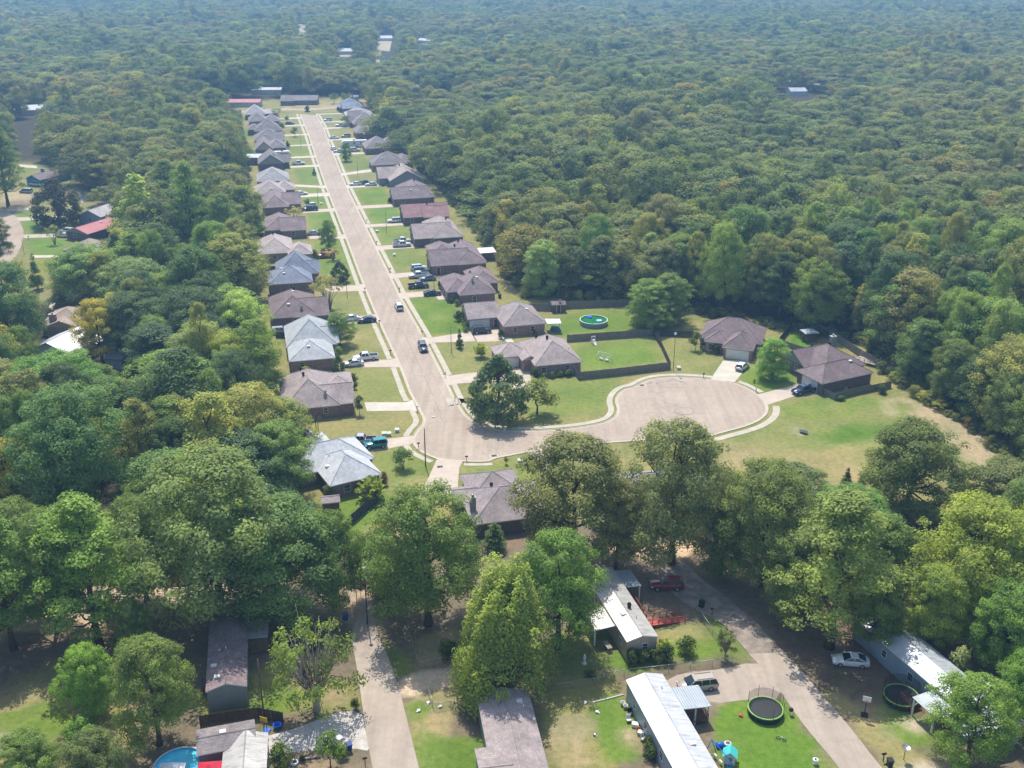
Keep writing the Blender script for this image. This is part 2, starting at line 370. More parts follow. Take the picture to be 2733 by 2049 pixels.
paint(P('f',(640,760),(960,560),(1100,600),(1290,850),(1180,940),(760,1000)), (.15,.17,.05), 3, 1, .5)
paint(P('f',(880,590),(1060,570),(1060,740),(940,700)), (.28,.24,.1), 3)
paint(P('f',(1140,900),(1320,760),(1660,900),(2000,790),(2076,860),(1600,930),(1300,960)), (.12,.19,.03), 2, 1, .4)
paint(P('f',(1520,650),(1800,590),(1900,640),(2060,800),(1980,860),(1650,880)), (.13,.195,.03), 3, 1, .5)
paint(P('f',(1540,640),(1800,590),(1930,640),(1960,700),(1560,720)), (.3,.25,.12), 5, .9)
paint(P('g',(160,420),(290,430),(480,680),(470,740),(380,760),(240,580)), (.14,.19,.04), 3)
paint(P('g',(240,1010),(470,985),(700,1000),(800,1150),(1020,1420),(1050,1600),(300,1600),(270,1200)), (.11,.19,.025), 2, 1, .4)
paint(P('g',(900,910),(1160,990),(1400,1200),(1660,1400),(1700,1600),(1380,1600),(1160,1200)), (.26,.225,.095), 2, 1, .5)
paint(P('g',(1200,1060),(1320,950),(1500,1040),(1650,1230),(1620,1330),(1420,1280),(1280,1160)), (.12,.19,.03), 4, 1, .5)
paint(P('g',(1430,1120),(1500,1095),(1590,1180),(1520,1205)), (.5,.4,.3), 1)
paint(P('g',(1360,1420),(1500,1400),(1700,1380),(1720,1600),(1380,1600)), (.45,.38,.3), 2)
# left neighbourhood
LN = P('j',(-250,850),(60,500),(260,500),(480,560),(640,700),(880,960),(720,1060),(540,1240),(430,1400),(380,1560),(100,1500),(-250,1500))
paint(LN, (.19,.185,.075), 3)
paint(P('j',(190,1070),(520,1060),(470,1190),(230,1190)), (.115,.19,.03), 2)
paint(P('j',(100,880),(260,850),(270,910),(130,910)), (.13,.19,.04), 2)
paint(P('j',(150,945),(400,920),(420,1030),(180,1030)), (.12,.19,.035), 2)
paint(P('j',(240,1210),(460,1205),(420,1330),(260,1340)), (.17,.18,.04), 2)
paint(P('j',(40,700),(260,730),(260,850),(60,860),(20,800)), (.34,.28,.17), 3)
paint(P('j',(20,790),(240,780),(220,840),(30,850)), (.2,.16,.11), 3)
paint(P('j',(150,520),(270,530),(250,580),(150,580)), (.16,.19,.05), 2)
paint(P('j',(1280,880),(1360,880),(1380,1060),(1540,1060),(1530,980),(1800,970),(1900,1080),(1500,1110),(1300,1000)), (.17,.195,.05), 4)
paint(P('k',(880,700),(1000,720),(980,840),(900,900)), (.3,.25,.12), 3)
for i in range(140):                          # worn and weedy patches over the front and the field
    x, y = G('D', R.uniform(-50,2250), R.uniform(1240,1680)); r = R.uniform(.6,2.6)
    paint([(x+r*R.uniform(.6,1.4)*cos(a), y+r*R.uniform(.5,1.2)*sin(a)) for a in np.arange(0,6.28,.7)], R.choice([(.3,.24,.13),(.12,.18,.03),(.22,.2,.08),(.36,.3,.2),(.14,.17,.05)]), 1, R.uniform(.15,.5))
nv = GX.size; ny, nx = GX.shape
GZ = np.zeros_like(GX)
def dent(poly, dz, soft):
    global GZ
    GZ += blur(pip(GX, GY, poly).astype(float), soft)*dz
paint(P('e',(1000,870),(1120,850),(1280,815),(1420,800),(1560,810),(1500,850),(1300,890),(1120,920),(1050,910)), (.09,.165,.02), 2, .9, 1.0)
paint(P('e',(800,740),(1000,660),(1300,650),(1380,660),(1300,760),(1000,790)), (.14,.19,.035), 5, .7, .8)
for i in range(60):
    x, y = G('e', R.uniform(480,1700), R.uniform(680,1150)); r = R.uniform(.5,2.2)
    paint([(x+r*1.8*R.uniform(.6,1.4)*cos(a), y+r*R.uniform(.5,1.2)*sin(a)) for a in np.arange(0,6.28,.7)], R.choice([(.32,.26,.15),(.11,.175,.03),(.24,.21,.09),(.15,.19,.045)]), 1, R.uniform(.2,.6))
for i in range(160):
    t0 = R.uniform(-36,380); sd_ = R.choice((-1,1)); x, y = W(t0, sd_*R.uniform(6.5,15.5) if R.random() < .75 else R.uniform(36,20)*sd_); r = R.uniform(.5,2)
    paint([(x+r*1.6*R.uniform(.6,1.4)*cos(a), y+r*1.3*R.uniform(.5,1.2)*sin(a)) for a in np.arange(0,6.28,.7)], R.choice([(.3,.25,.13),(.11,.175,.03),(.24,.22,.09),(.17,.19,.05)]), 1, R.uniform(.15,.5))
dent(P('e',(880,800),(960,830),(1080,900),(1250,880),(1500,800),(1560,840),(1280,920),(1080,925),(960,880),(900,850)), -.7, 5)
me = bpy.data.meshes.new('ground')
me.vertices.add(nv); me.vertices.foreach_set('co', np.stack([GX,GY,GZ],-1).astype(np.float32).ravel())
idx = np.arange(nv).reshape(ny,nx)
quad = np.stack([idx[:-1,:-1],idx[:-1,1:],idx[1:,1:],idx[1:,:-1]],-1).reshape(-1,4)
me.loops.add(quad.size); me.loops.foreach_set('vertex_index', quad.astype(np.int32).ravel())
me.polygons.add(len(quad)); me.polygons.foreach_set('loop_start', np.arange(0,quad.size,4,dtype=np.int32))
me.polygons.foreach_set('use_smooth', np.ones(len(quad),bool))
me.update(calc_edges=True)
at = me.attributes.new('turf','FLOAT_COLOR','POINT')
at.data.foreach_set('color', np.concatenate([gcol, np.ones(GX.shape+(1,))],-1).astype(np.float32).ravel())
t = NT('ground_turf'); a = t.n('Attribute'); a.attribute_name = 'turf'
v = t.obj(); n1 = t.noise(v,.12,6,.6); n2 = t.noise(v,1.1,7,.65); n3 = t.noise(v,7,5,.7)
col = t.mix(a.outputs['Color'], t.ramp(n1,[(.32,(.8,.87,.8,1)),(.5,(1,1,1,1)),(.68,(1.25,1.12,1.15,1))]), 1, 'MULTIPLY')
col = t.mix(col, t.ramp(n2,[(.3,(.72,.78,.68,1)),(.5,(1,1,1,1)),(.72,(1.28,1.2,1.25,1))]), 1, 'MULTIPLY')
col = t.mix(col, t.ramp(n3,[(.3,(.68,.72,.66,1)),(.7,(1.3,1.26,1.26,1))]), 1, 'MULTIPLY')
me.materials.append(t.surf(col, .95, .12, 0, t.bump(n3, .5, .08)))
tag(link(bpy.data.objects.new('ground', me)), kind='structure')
# ---- asphalt, concrete
def mat_asphalt(name, c1, c2, crack=.7):
    t = NT(name); v = t.obj(); big = t.noise(v,.09,5,.6); mid = t.noise(v,.8,7,.65); fine = t.noise(v,9,4,.7)
    col = t.ramp(big,[(.3,c1),(.7,c2)])
    col = t.mix(col, t.ramp(mid,[(.3,(.9,.895,.89,1)),(.7,(1.07,1.07,1.07,1))]),1,'MULTIPLY')
    mq = t.n('Mapping'); t.l(v, mq.inputs[0]); mq.inputs['Rotation'].default_value = (0,0,.236); mq.inputs['Scale'].default_value = (.9,.035,1)
    col = t.mix(col, t.ramp(t.noise(mq.outputs[0],1.0,4,.6),[(.35,(.9,.895,.89,1)),(.65,(1.06,1.06,1.06,1))]),1,'MULTIPLY')
    col = t.mix(col, t.ramp(fine,[(.25,(.8,.8,.8,1)),(.75,(1.2,1.2,1.2,1))]),.4,'MULTIPLY')
    vo = t.n('TexVoronoi'); vo.feature = 'DISTANCE_TO_EDGE'; vo.inputs['Scale'].default_value = .16
    ds = t.n('TexNoise'); ds.inputs['Scale'].default_value = .5; ds.inputs['Detail'].default_value = 5; t.l(v, ds.inputs['Vector'])
    ad = t.n('VectorMath', operation='MULTIPLY_ADD'); t.l(ds.outputs['Color'], ad.inputs[0]); ad.inputs[1].default_value = (5,5,5); t.l(v, ad.inputs[2])
    t.l(ad.outputs[0], vo.inputs['Vector'])
    cr = t.ramp(vo.outputs[0],[(.002,(1-crack*.6,1-crack*.6,1-crack*.57,1)),(.012,(1,1,1,1))])
    gate = t.ramp(t.noise(v,.07,3),[(.47,0.0),(.6,1.0)])
    col = t.mix(col, t.mix(col, cr, 1, 'MULTIPLY'), gate)
    return t.surf(col, .92, .2)
MT['asphalt'] = mat_asphalt('street_asphalt', (.335,.265,.205,1), (.40,.325,.255,1))
MT['lane'] = mat_asphalt('lane_asphalt', (.33,.275,.225,1), (.41,.34,.27,1), .3)
MT['drive'] = mat('driveway_concrete', (.41,.335,.265,1), (.49,.41,.33,1), .5, .9, .2, detail=9)
MT['drive2'] = mat('pale_driveway_concrete', (.42,.375,.30,1), (.52,.475,.39,1), .5, .9, .2, detail=9)
MT['walk'] = mat('sidewalk_concrete', (.36,.325,.25,1), (.47,.42,.33,1), .6, .9, .2, detail=9)
MT['kerb'] = mat('kerb_concrete', (.40,.345,.27,1), (.49,.425,.34,1), .7, .9, .2, detail=8)
MT['gravel'] = mat('white_gravel', (.36,.32,.28,1), (.52,.48,.43,1), 1.2, .95, .1, detail=10, bump=.5)
MT['baredirt'] = mat('bare_dirt', (.42,.34,.25,1), (.30,.28,.16,1), .05, .95, .1, detail=7)
def struct(name, m, polys, z, kind='structure'):
    b = MB()
    for p in polys: b.sheet(p, z)
    return tag(b.build(name, m), kind=kind)
def smooth(pts, it=2):
    for _ in range(it):
        q = [pts[0]]
        for a, b in zip(pts, pts[1:]):
            q += [(a[0]*.75+b[0]*.25, a[1]*.75+b[1]*.25), (a[0]*.25+b[0]*.75, a[1]*.25+b[1]*.75)]
        pts = q+[pts[-1]]
    return pts
def resample(pts, step):
    o = [pts[0]]; acc = 0
    for a, b in zip(pts, pts[1:]):
        L = hypot(b[0]-a[0], b[1]-a[1])
        if L < 1e-6: continue
        d = step-acc
        while d <= L: o.append((a[0]+(b[0]-a[0])*d/L, a[1]+(b[1]-a[1])*d/L)); d += step
        acc = (acc+L) % step
    o.append(pts[-1]); return o
def offset(pts, d):
    o = []
    for i, p in enumerate(pts):
        a = pts[max(i-1,0)]; b = pts[min(i+1,len(pts)-1)]
        dx, dy = b[0]-a[0], b[1]-a[1]; L = hypot(dx,dy) or 1
        o.append((p[0]-dy/L*d, p[1]+dx/L*d))
    return o
# edge of the asphalt, walked with the street on the left hand
edgeL = [W(t, interp(t,NL)) for t in range(376,-37,-8)]+smooth(P('c',(1395,400),(1418,445),(1450,500),(1450,545),(1400,595),(1368,645),(1360,685),(1385,738),(1450,785),(1560,830)))
edgeS = smooth([edgeL[-1]]+P('c',(1750,848),(1900,852),(2020,845))+P('d',(310,1588),(480,1555),(740,1505),(1000,1470),(1450,1440),(1800,1415),(2100,1398)))
edgeC = smooth([edgeS[-1]]+P('e',(480,868),(620,832),(700,798),(742,760),(748,725),(735,690),(700,650),(600,597),(540,577),(420,560),(300,550),(200,548),(100,556),(40,575),(-10,605))+P('d',(1400,1020),(1345,1075),(1335,1130),(1358,1180),(1345,1230),(1290,1275),(1180,1308),(1000,1335),(800,1352),(600,1360),(430,1358),(300,1330),(170,1270),(105,1205),(40,1090)))
edgeR = [edgeC[-1]]+P('c',(1722,400))+[W(t, interp(t,NR)) for t in range(-30,377,8)]
street_edge = edgeL+edgeS[1:]+edgeC[1:]+edgeR[1:]
cross = P('a',(-300,400),(640,350),(820,356),(1190,332),(1600,318),(1600,334),(1190,348),(985,366),(830,374),(640,370),(-300,424))
struct('street', MT['asphalt'], [street_edge], .03)
struct('cross_street', MT['asphalt'], [cross], .026)
struct('left_road', MT['asphalt'], [P('j',(0,835),(50,865),(120,905),(155,960),(175,1010),(165,1100),(130,1180),(85,1240),(50,1330),(0,1440),(-120,1440),(-150,1000),(-80,850))], .03)
lane1 = smooth(P('h',(1560,300),(1530,420),(1490,520),(1488,600),(1515,700),(1545,900),(1572,1080),(1600,1300),(1640,1500),(1700,1750)))+smooth(P('h',(2050,1750),(1975,1480),(1890,1130),(1830,900),(1760,700),(1690,560),(1660,450),(1640,300)))
lane2 = smooth(P('g',(470,700),(620,850),(695,975),(780,1100),(900,1250),(1030,1400),(1200,1650)))+smooth(P('g',(1540,1650),(1290,1400),(1150,1210),(1030,1070),(900,920),(800,800),(690,690)))
track2 = smooth(P('g',(-150,170),(0,330),(130,420),(290,490),(400,610),(480,710)))+smooth(P('g',(700,700),(640,640),(540,520),(430,430),(320,330),(200,250),(60,120)))
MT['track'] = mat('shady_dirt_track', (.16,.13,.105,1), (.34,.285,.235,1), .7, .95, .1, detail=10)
struct('lane', MT['lane'], [lane1], .03)
struct('lane', MT['lane'], [lane2], .03)
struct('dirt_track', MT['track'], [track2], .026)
struct('driveway', MT['lane'], [smooth(P('g',(-110,900),(60,812),(280,800),(500,748),(600,800),(700,985),(480,985),(240,1018),(180,965),(-100,970)),1)], .022)
struct('driveway', MT['gravel'], [smooth(P('h',(795,1300),(1000,1250),(1180,1190),(1350,1110),(1560,1092),(1590,1250),(1640,1400),(1500,1372),(1250,1385),(1000,1405),(910,1450),(890,1560),(800,1560)),1)], .02)
DRIVES = []
def drv(side, t0, t1, n1, m='drive', t2=None, t3=None, pad=None):
    ed = interp((t0+t1)/2, NL if side < 0 else NR)
    sg = -1 if side < 0 else 1
    t2 = t0 if t2 is None else t2; t3 = t1 if t3 is None else t3
    poly = WP((t0-.9, ed-sg*.1),(t0, ed+sg*1.5),(t2, sg*n1),(t3, sg*n1),(t1, ed+sg*1.5),(t1+.9, ed-sg*.1))
    DRIVES.append((poly, m))
    if pad: DRIVES.append((WP(*pad), m))
drv(-1,-41,-36.6,14.3,'drive2',-39.3,-34.6); drv(-1,-16.3,-11.6,17,'drive',-14,-9.8); drv(-1,15.2,20.8,18); drv(-1,41.9,47.4,16.5,'drive',43,48.3)
drv(-1,99,103.6,17,'drive',101,105); drv(-1,137.5,142,17); drv(-1,163,168.6,18,'drive2'); drv(-1,177.6,181.9,18,'drive2',183,187)
drv(-1,221.4,225.4,18,'drive2'); drv(-1,243,247,18,'drive2'); drv(-1,274,277,18,'drive2'); drv(-1,304,307.5,18,'drive2'); drv(-1,334,338,18,'drive2'); drv(-1,359,364,18,'drive2')
drv(1,-29.3,-24.4,18,'drive',-30,-23.4,[(-36,17.8),(-36,21.3),(-23.4,22),(-23.4,17.8)]); drv(1,-3,.5,16,'drive',-4.6,2.6,[(-5,15.8),(-6,23),(2.9,23),(2.9,15.8)]); drv(1,32.7,37.2,15.5); drv(1,51.6,56.1,14.5)
drv(1,82.4,87.3,15.5); drv(1,111.7,115.6,16); drv(1,139.2,143.8,16); drv(1,175.3,180.5,16.5,'drive2'); drv(1,200.7,204.7,16,'drive2',205,211)
drv(1,246.5,250,17,'drive2'); drv(1,285.4,289.7,19,'drive2'); drv(1,320.8,325,17.5,'drive2'); drv(1,342.6,346.2,17.5,'drive2'); drv(1,371.3,374.4,19,'drive2')
DRIVES.append((P('c',(1150,668),(1375,640),(1360,705),(1155,748),(1000,770),(900,700)),'drive'))
DRIVES.append((P('c',(1562,818),(1765,843),(1735,900),(1722,1080),(1700,1130),(1440,1110),(1445,1070)),'drive'))
DRIVES.append((P('d',(740,1500),(625,1528),(700,1600),(760,1700),(900,1700)),'drive'))
DRIVES.append((P('e',(495,450),(645,455),(625,500),(558,577),(420,562)),'drive2'))
DRIVES.append((P('e',(690,648),(940,585),(1030,600),(1035,640),(900,658),(780,697),(745,710)),'drive'))
for p, m in DRIVES: struct('driveway', MT[m], [p], .036)
for pl, m in [(P('j',(40,855),(260,838),(260,850),(60,870)),'walk'),(P('j',(120,912),(560,900),(560,915),(140,938)),'walk'),(P('j',(170,1040),(500,1030),(500,1055),(175,1063)),'walk'),(P('j',(230,1190),(470,1190),(460,1205),(235,1210)),'drive2'),(P('j',(140,520),(270,530),(275,550),(145,540)),'drive2'),(P('j',(575,730),(690,760),(600,805)),'lane'),(P('k',(360,190),(420,80),(440,90),(385,215)),'walk')]:
    struct('path', MT[m], [pl], .02)
struct('path', MT['drive2'], [WP((-.5,23),(-4,23),(-4,24.5),(-8,24.5),(-8,23.6),(-5,22))], .04)
struct('path', MT['walk'], [P('d',(560,850),(650,850),(655,960),(590,960))], .04)
struct('path', MT['walk'], [P('c',(895,330),(935,335),(940,375),(905,380))], .04)
struct('path', MT['drive'], [WP((29,12.5),(34,12),(34,14.5),(29,15))], .042)
# kerbs and sidewalks, broken where driveways cross
inside_drv = [p for p, _ in DRIVES[:]]
def inpoly(x, y, poly): return bool(pip(np.array([x]), np.array([y]), poly)[0])
def at_drive(x, y): return any(inpoly(x, y, p) for p in inside_drv)
kb = MB(); gt = MB(); wk = MB()
def ribbon(mb, a, b, z0, z1, gapf=None, joint=0):
    for i in range(len(a)-1):
        mx = (a[i][0]+a[i+1][0]+b[i][0]+b[i+1][0])/4; my = (a[i][1]+a[i+1][1]+b[i][1]+b[i+1][1])/4
        if gapf and gapf(mx, my): continue
        A, B, C, D = a[i], a[i+1], b[i+1], b[i]
        vs = [(p[0],p[1],z) for z in (z0,z1) for p in (A,B,C,D)]
        mb.add(vs, [(4,5,6,7),(0,1,5,4),(1,2,6,5),(2,3,7,6),(3,0,4,7)])
def fix(mb):                                   # outward normals whatever the walking direction
    return mb
for e in (edgeL+edgeS[1:]+edgeC[1:]+edgeR[1:],):
    e = resample(e, 1.2)
    ribbon(kb, offset(e,-.02), offset(e,-.2), 0, .12, at_drive)
    ribbon(gt, offset(e,.42), offset(e,-.02), .0, .042)
tag(kb.build('kerb', MT['kerb']), kind='structure'); tag(gt.build('gutter', MT['kerb']), kind='structure')
def walk(e, d0=.95, d1=2.1):
    e = resample(e, 1.3); ribbon(wk, offset(e,-d0), offset(e,-d1), 0, .06, at_drive)
walk(edgeL); walk([edgeL[-1]]+edgeS[1:14], .7, 1.7); walk(edgeS[-8:]+edgeC[1:24], 1.1, 2.5); walk(edgeC[30:]+edgeR[1:], .75, 1.95)
tag(wk.build('sidewalk', MT['walk']), kind='structure')
# iron storm grates and patches in the asphalt
MT['iron'] = mat('cast_iron', '#4b4743', '#6a635c', 6, .8)
MT['tar'] = mat('tar_seam', (.2,.17,.155,1), (.3,.255,.23,1), 2, .9)

sm = MB()
def seam(pts, w_, wob=.25):
    q = resample(pts, 1.5); q = [(x+R.uniform(-wob,wob)*.4, y+R.uniform(-wob,wob)*.4) for x,y in q]
    a = offset(q,w_/2); b = offset(q,-w_/2); n_ = len(q); base = len(sm.v)
    for i in range(n_-1):
        if R.random() < .12: continue
        sm.add([(a[i][0],a[i][1],.0345),(b[i][0],b[i][1],.0345),(b[i+1][0],b[i+1][1],.0345),(a[i+1][0],a[i+1][1],.0345)],[(0,1,2,3)])
seam([W(t_, (interp(t_,NL)+interp(t_,NR))/2+.2) for t_ in range(-44,370,6)], .16)
seam([W(t_, (interp(t_,NL)+interp(t_,NR))/2+2.1) for t_ in range(-40,120,6)], .1)
seam([W(t_, (interp(t_,NL)+interp(t_,NR))/2-1.9) for t_ in range(-30,60,6)], .1)
seam(P('d',(1480,1130),(1600,1090),(1760,1200),(1900,1230),(2100,1210)), .18, .5); seam(P('d',(1560,1230),(1680,1195),(1790,1260)), .16, .5); seam(P('e',(210,740),(240,722),(300,722),(335,742),(310,765),(240,765),(210,745)), .3, .3); seam(P('e',(60,600),(120,650),(190,740)), .14, .4); seam(P('e',(110,580),(220,565),(300,590),(240,612),(130,605),(110,582)), .35, .4)
for t_ in (-20,12,33,71,96,130,165,214,262): seam([W(t_, interp(t_,NL)+.3), W(t_+.8, interp(t_,NR)-.3)], .12, .3)
tag(sm.build('street_seam', MT['tar']), kind='structure')
for pl in [P('q',(230,420),(520,440),(510,560),(320,560)), P('q',(840,250),(1100,210),(1080,340),(1050,480),(930,470),(900,660),(845,660)), P('q',(1380,190),(1480,200),(1690,350),(1540,390)), P('l',(1280,85),(1322,88),(1322,150),(1288,150))]: struct('bare_ground', MT['baredirt'], [pl], .05)

MT['ditch'] = mat('ditch_water', (.03,.035,.03,1), (.06,.06,.045,1), 1, .3, .5)
tag(struct('ditch_water', MT['ditch'], [smooth(P('e',(925,848),(955,848),(982,860),(972,870),(945,864),(930,858)),2)], .01), kind='structure')
# ------------------------------------------------------------------ trees: every crown is thousands of small leaf sprays
def leaf_mesh(name, pos, nor, size, tone, matl, aspect=.62, seed=0, hang=0.0):
    """pos/nor (N,3), size (N,), tone (N,) -> one mesh of bent leaf sprays"""
    rs = np.random.RandomState(seed); N = len(pos)
    nor = nor/np.maximum(np.linalg.norm(nor,axis=1,keepdims=True),1e-6)
    a = rs.normal(size=(N,3)); a[:,2] -= hang
    u = a-(a*nor).sum(1,keepdims=True)*nor; u /= np.maximum(np.linalg.norm(u,axis=1,keepdims=True),1e-6)
    w = np.cross(nor,u)
    s = size[:,None]; b = rs.uniform(.1,.35,(N,1))*s
    p0 = pos-u*s*.55; p1 = pos+w*s*aspect*.5-nor*b*.3; p2 = pos+u*s*.55-nor*b; p3 = pos-w*s*aspect*.5-nor*b*.3
    V = np.stack([p0,p1,p2,p3],1).reshape(-1,3).astype(np.float32)
    me = bpy.data.meshes.new(name); me.vertices.add(4*N); me.vertices.foreach_set('co', V.ravel())
    me.loops.add(4*N); me.loops.foreach_set('vertex_index', np.arange(4*N,dtype=np.int32))
    me.polygons.add(N); me.polygons.foreach_set('loop_start', np.arange(0,4*N,4,dtype=np.int32))
    me.update(calc_edges=True)
    at = me.attributes.new('tone','FLOAT','FACE'); at.data.foreach_set('value', np.clip(tone,0,1).astype(np.float32))
    me.materials.append(matl); return me
def shell(rs, N, lo=.55, up=.25):
    d = rs.normal(size=(N,3)); d /= np.linalg.norm(d,axis=1,keepdims=True)
    d[:,2] = d[:,2]*1.0+up*rs.rand(N)
    d /= np.linalg.norm(d,axis=1,keepdims=True)
    return d, rs.uniform(lo**3,1,N)**(1/3)
def puffs_to_leaves(rs, puffs, per, size, jitter=.55, up=.35, keep_top=True, body=.7):
    P_, N_, S_, T_ = [], [], [], []
    cc = np.mean([p[0] for p in puffs],0); cs = np.std([p[0] for p in puffs],0)+.3
    for (c, r, sq, tn) in puffs:
        n = max(8, int(per*r*r))
        d, q = shell(rs, n)
        if keep_top:
            ok = d[:,2] > rs.uniform(-.75,.1,n)-.15; d = d[ok]; q = q[ok]; n = len(q)
        off = d*q[:,None]*r*np.array([1,1,sq]); off += rs.normal(size=(n,3))*r*.14
        P_.append(np.array(c)+off); nn = d+rs.normal(size=(n,3))*jitter*.7; nn[:,2] += up+.2; ob = (np.array(c)-cc)/cs; nn += body*ob/max(np.linalg.norm(ob),.5); N_.append(nn)
        S_.append(size*rs.uniform(.6,1.35,n)); T_.append(np.clip(tn+rs.normal(size=n)*.16,0,1))
    return np.concatenate(P_), np.concatenate(N_), np.concatenate(S_), np.concatenate(T_)
def dome_puffs(rs, h, w, base, n, rmin, rmax, squash=.75, lump=.2, top=1.0, skew=0):
    """lobes spread over an uneven dome between heights base and h, width w"""
    out = []; lob = [(rs.uniform(0,6.28), rs.uniform(-lump,lump)) for _ in range(5)]
    for i in range(n):
        th = rs.uniform(0,6.28); f = rs.rand()**.8                # f: 0 bottom .. 1 top
        prof = 1-abs(f-.38)**3.0/.262 if f > .38 else 1-abs(f-.38)**2*2.2   # widest about a third of the way up
        prof = max(prof,.05)**.5
        ll = 1+sum(a*cos((k+1)*(th-b)) for k,(b,a) in enumerate(lob))
        rad = w/2*prof*ll*rs.uniform(.12,1.0)**.5
        r = rs.uniform(rmin,rmax)*(1.08-.3*f)
        z = base+(h-base)*f*(1-.1*(rad/(w/2))**2)
        rad = max(0, rad-r*.55); z = min(z, h-r*.6)
        out.append(((rad*cos(th)+skew*f, rad*sin(th), max(z, base*.9+r*.3)), r, squash, rs.uniform(.2,.8)))
    return out
def trunk_mesh(rs, h, r, puffs, nl=9, matl=None, wob=.3, start=.3, top=.8):
    b = MB(); pts = []; k = 6
    for i in range(k+1):
        f = i/k; pts.append((rs.normal()*wob*f, rs.normal()*wob*f, -.3+(h*top+.3)*f))
    b.tube(pts, [r*1.45 if i == 0 else r*(1-.75*i/k) for i in range(k+1)], 8)
    cs = sorted(puffs, key=lambda p: -p[1])
    for j in range(min(nl,len(cs))):
        c = cs[int(j*len(cs)/nl)][0]
        f = min(max(c[2]/h-.22-rs.rand()*.1, start), top-.05); q = f/top*k; i = min(int(q),k-1)
        s = Vector(pts[i]).lerp(Vector(pts[i+1]), q-i); e = Vector(c)
        m = s.lerp(e,.5)+Vector((rs.normal()*.25, rs.normal()*.25, -.1*h*.3))
        b.tube([s,m,e], [r*.42,r*.27,r*.07], 5)
    return b.mesh('trunk', matl or MT['bark'])
KITS = {}
def add_kit(name, trunk, crown): KITS.setdefault(name, []).append(Kit().part('trunk', trunk).part('crown', crown))
def make(kind, seed):
    rs = np.random.RandomState(seed); L = MT['leaf']
    if kind == 'oak':        # broad uneven dome, unit 16 m tall, 12 m wide
        pf = dome_puffs(rs,16,12.6,3.0,200,.75,1.45,.8,.12)
        p,n,s,t = puffs_to_leaves(rs,pf,230,.25); tr = trunk_mesh(rs,16,.36,pf,12)
    elif kind == 'tall':     # tall forest-edge tree, narrower, crown from low down
        pf = dome_puffs(rs,18,9,1.0,170,.7,1.4,.95,.13)
        p,n,s,t = puffs_to_leaves(rs,pf,200,.27); tr = trunk_mesh(rs,18,.3,pf,10,start=.2)
    elif kind == 'pine':     # open crown of flat tufted branch ends on a bare bole
        pf = []
        for i in range(130):
            f = rs.rand()**.85; z = 4.2+15.3*f; rad = (4.5*(1-f**2.4)*min(1,.55+1.6*f)+.5)*rs.uniform(.25,1); th = rs.uniform(0,6.28)
            pf.append(((rad*cos(th),rad*sin(th),z-.1*rad), rs.uniform(.6,1.15), .6, rs.uniform(.15,.85)))
        p,n,s,t = puffs_to_leaves(rs,pf,220,.25,.8,.4); tr = trunk_mesh(rs,20,.28,pf,26,start=.2,top=.94,wob=.12)
    elif kind == 'plume':    # many upright pointed plumes
        pf = []
        for i in range(60):
            th = rs.uniform(0,6.28); rad = 4.6*rs.rand()**.6; hh = 16*(1-(rad/5.6)**2)*rs.uniform(.82,1.02)
            L0 = rs.uniform(4,7); c = (rad*cos(th),rad*sin(th))
            for q in range(5):
                g = q/4; pf.append(((c[0]*(1+.08*g),c[1]*(1+.08*g),max(1.6,hh-L0*(1-g)-.3)), 1.3*(1-.72*g)+.12, 1.15, .25+.5*g+rs.uniform(-.15,.15)))
        p,n,s,t = puffs_to_leaves(rs,pf,200,.25,.6,.4); tr = trunk_mesh(rs,15,.32,pf,12,start=.12)
    elif kind == 'cone':     # slim bright pyramid
        pf = []
        for i in range(60):
            f = rs.rand()**1.2; th = rs.uniform(0,6.28); rad = 2.7*(1-f)**.75*rs.uniform(.4,1)
            pf.append(((rad*cos(th),rad*sin(th),1.4+11*f), .95*(1-.55*f)+.1, .9, rs.uniform(.25,.8)))
        p,n,s,t = puffs_to_leaves(rs,pf,110,.42); tr = trunk_mesh(rs,12,.2,pf,8,start=.12)
    elif kind == 'dense':    # tight evergreen, feathery to the ground
        pf = []
        for i in range(90):
            f = rs.rand()**.9; th = rs.uniform(0,6.28); rad = (4.2*(1-abs(f-.32)**1.7*1.9))
            rad = max(rad,.3)*rs.uniform(.75,1)
            pf.append(((rad*cos(th),rad*sin(th),.9+10.2*f), rs.uniform(.8,1.3)*(1-.3*f), 1.0, rs.uniform(.2,.7)))
        p,n,s,t = puffs_to_leaves(rs,pf,120,.42,.6,.15,False); tr = trunk_mesh(rs,10,.3,pf,8,start=.1)
    elif kind == 'crape':    # vase of thin stems with an open crown
        pf = []; b = MB()
        for i in range(26):
            th = rs.uniform(0,6.28); rad = rs.uniform(.6,3.0); z = 5.9-.11*rad*rad+rs.uniform(-2.2,.3); c = (rad*cos(th),rad*sin(th),z)
            pf.append((c, rs.uniform(.55,1.0), .75, rs.uniform(.3,.9)))
            if i < 14: b.tube([(.15*cos(th),.15*sin(th),-.2),(c[0]*.35,c[1]*.35,2.0),c],[.11,.07,.025],5)
        p,n,s,t = puffs_to_leaves(rs,pf,85,.36,.7,.3); tr = b.mesh('trunk',MT['bark_pale'])
    elif kind == 'ragged':   # half-dead crown with bare grey twigs showing
        pf = []; b = MB()
        for i in range(64):
            th = rs.uniform(0,6.28); rad = rs.uniform(.8,4.4); z = 7.9-.12*rad*rad+rs.uniform(-4.8,.5); c = (rad*cos(th),rad*sin(th),z)
            if i % 3: pf.append((c, rs.uniform(.6,1.1), .6, rs.uniform(.3,.9)))
            mid = (c[0]*.4,c[1]*.4,3.2); b.tube([(0,0,1.2),mid,c],[.1,.06,.02],4)
            if i % 4 == 0:
                for j in range(6): b.tube([mid,tuple(c[k]*.8+rs.normal()*.9+(.6 if k == 2 else 0) for k in range(3))],[.05,.015],4)
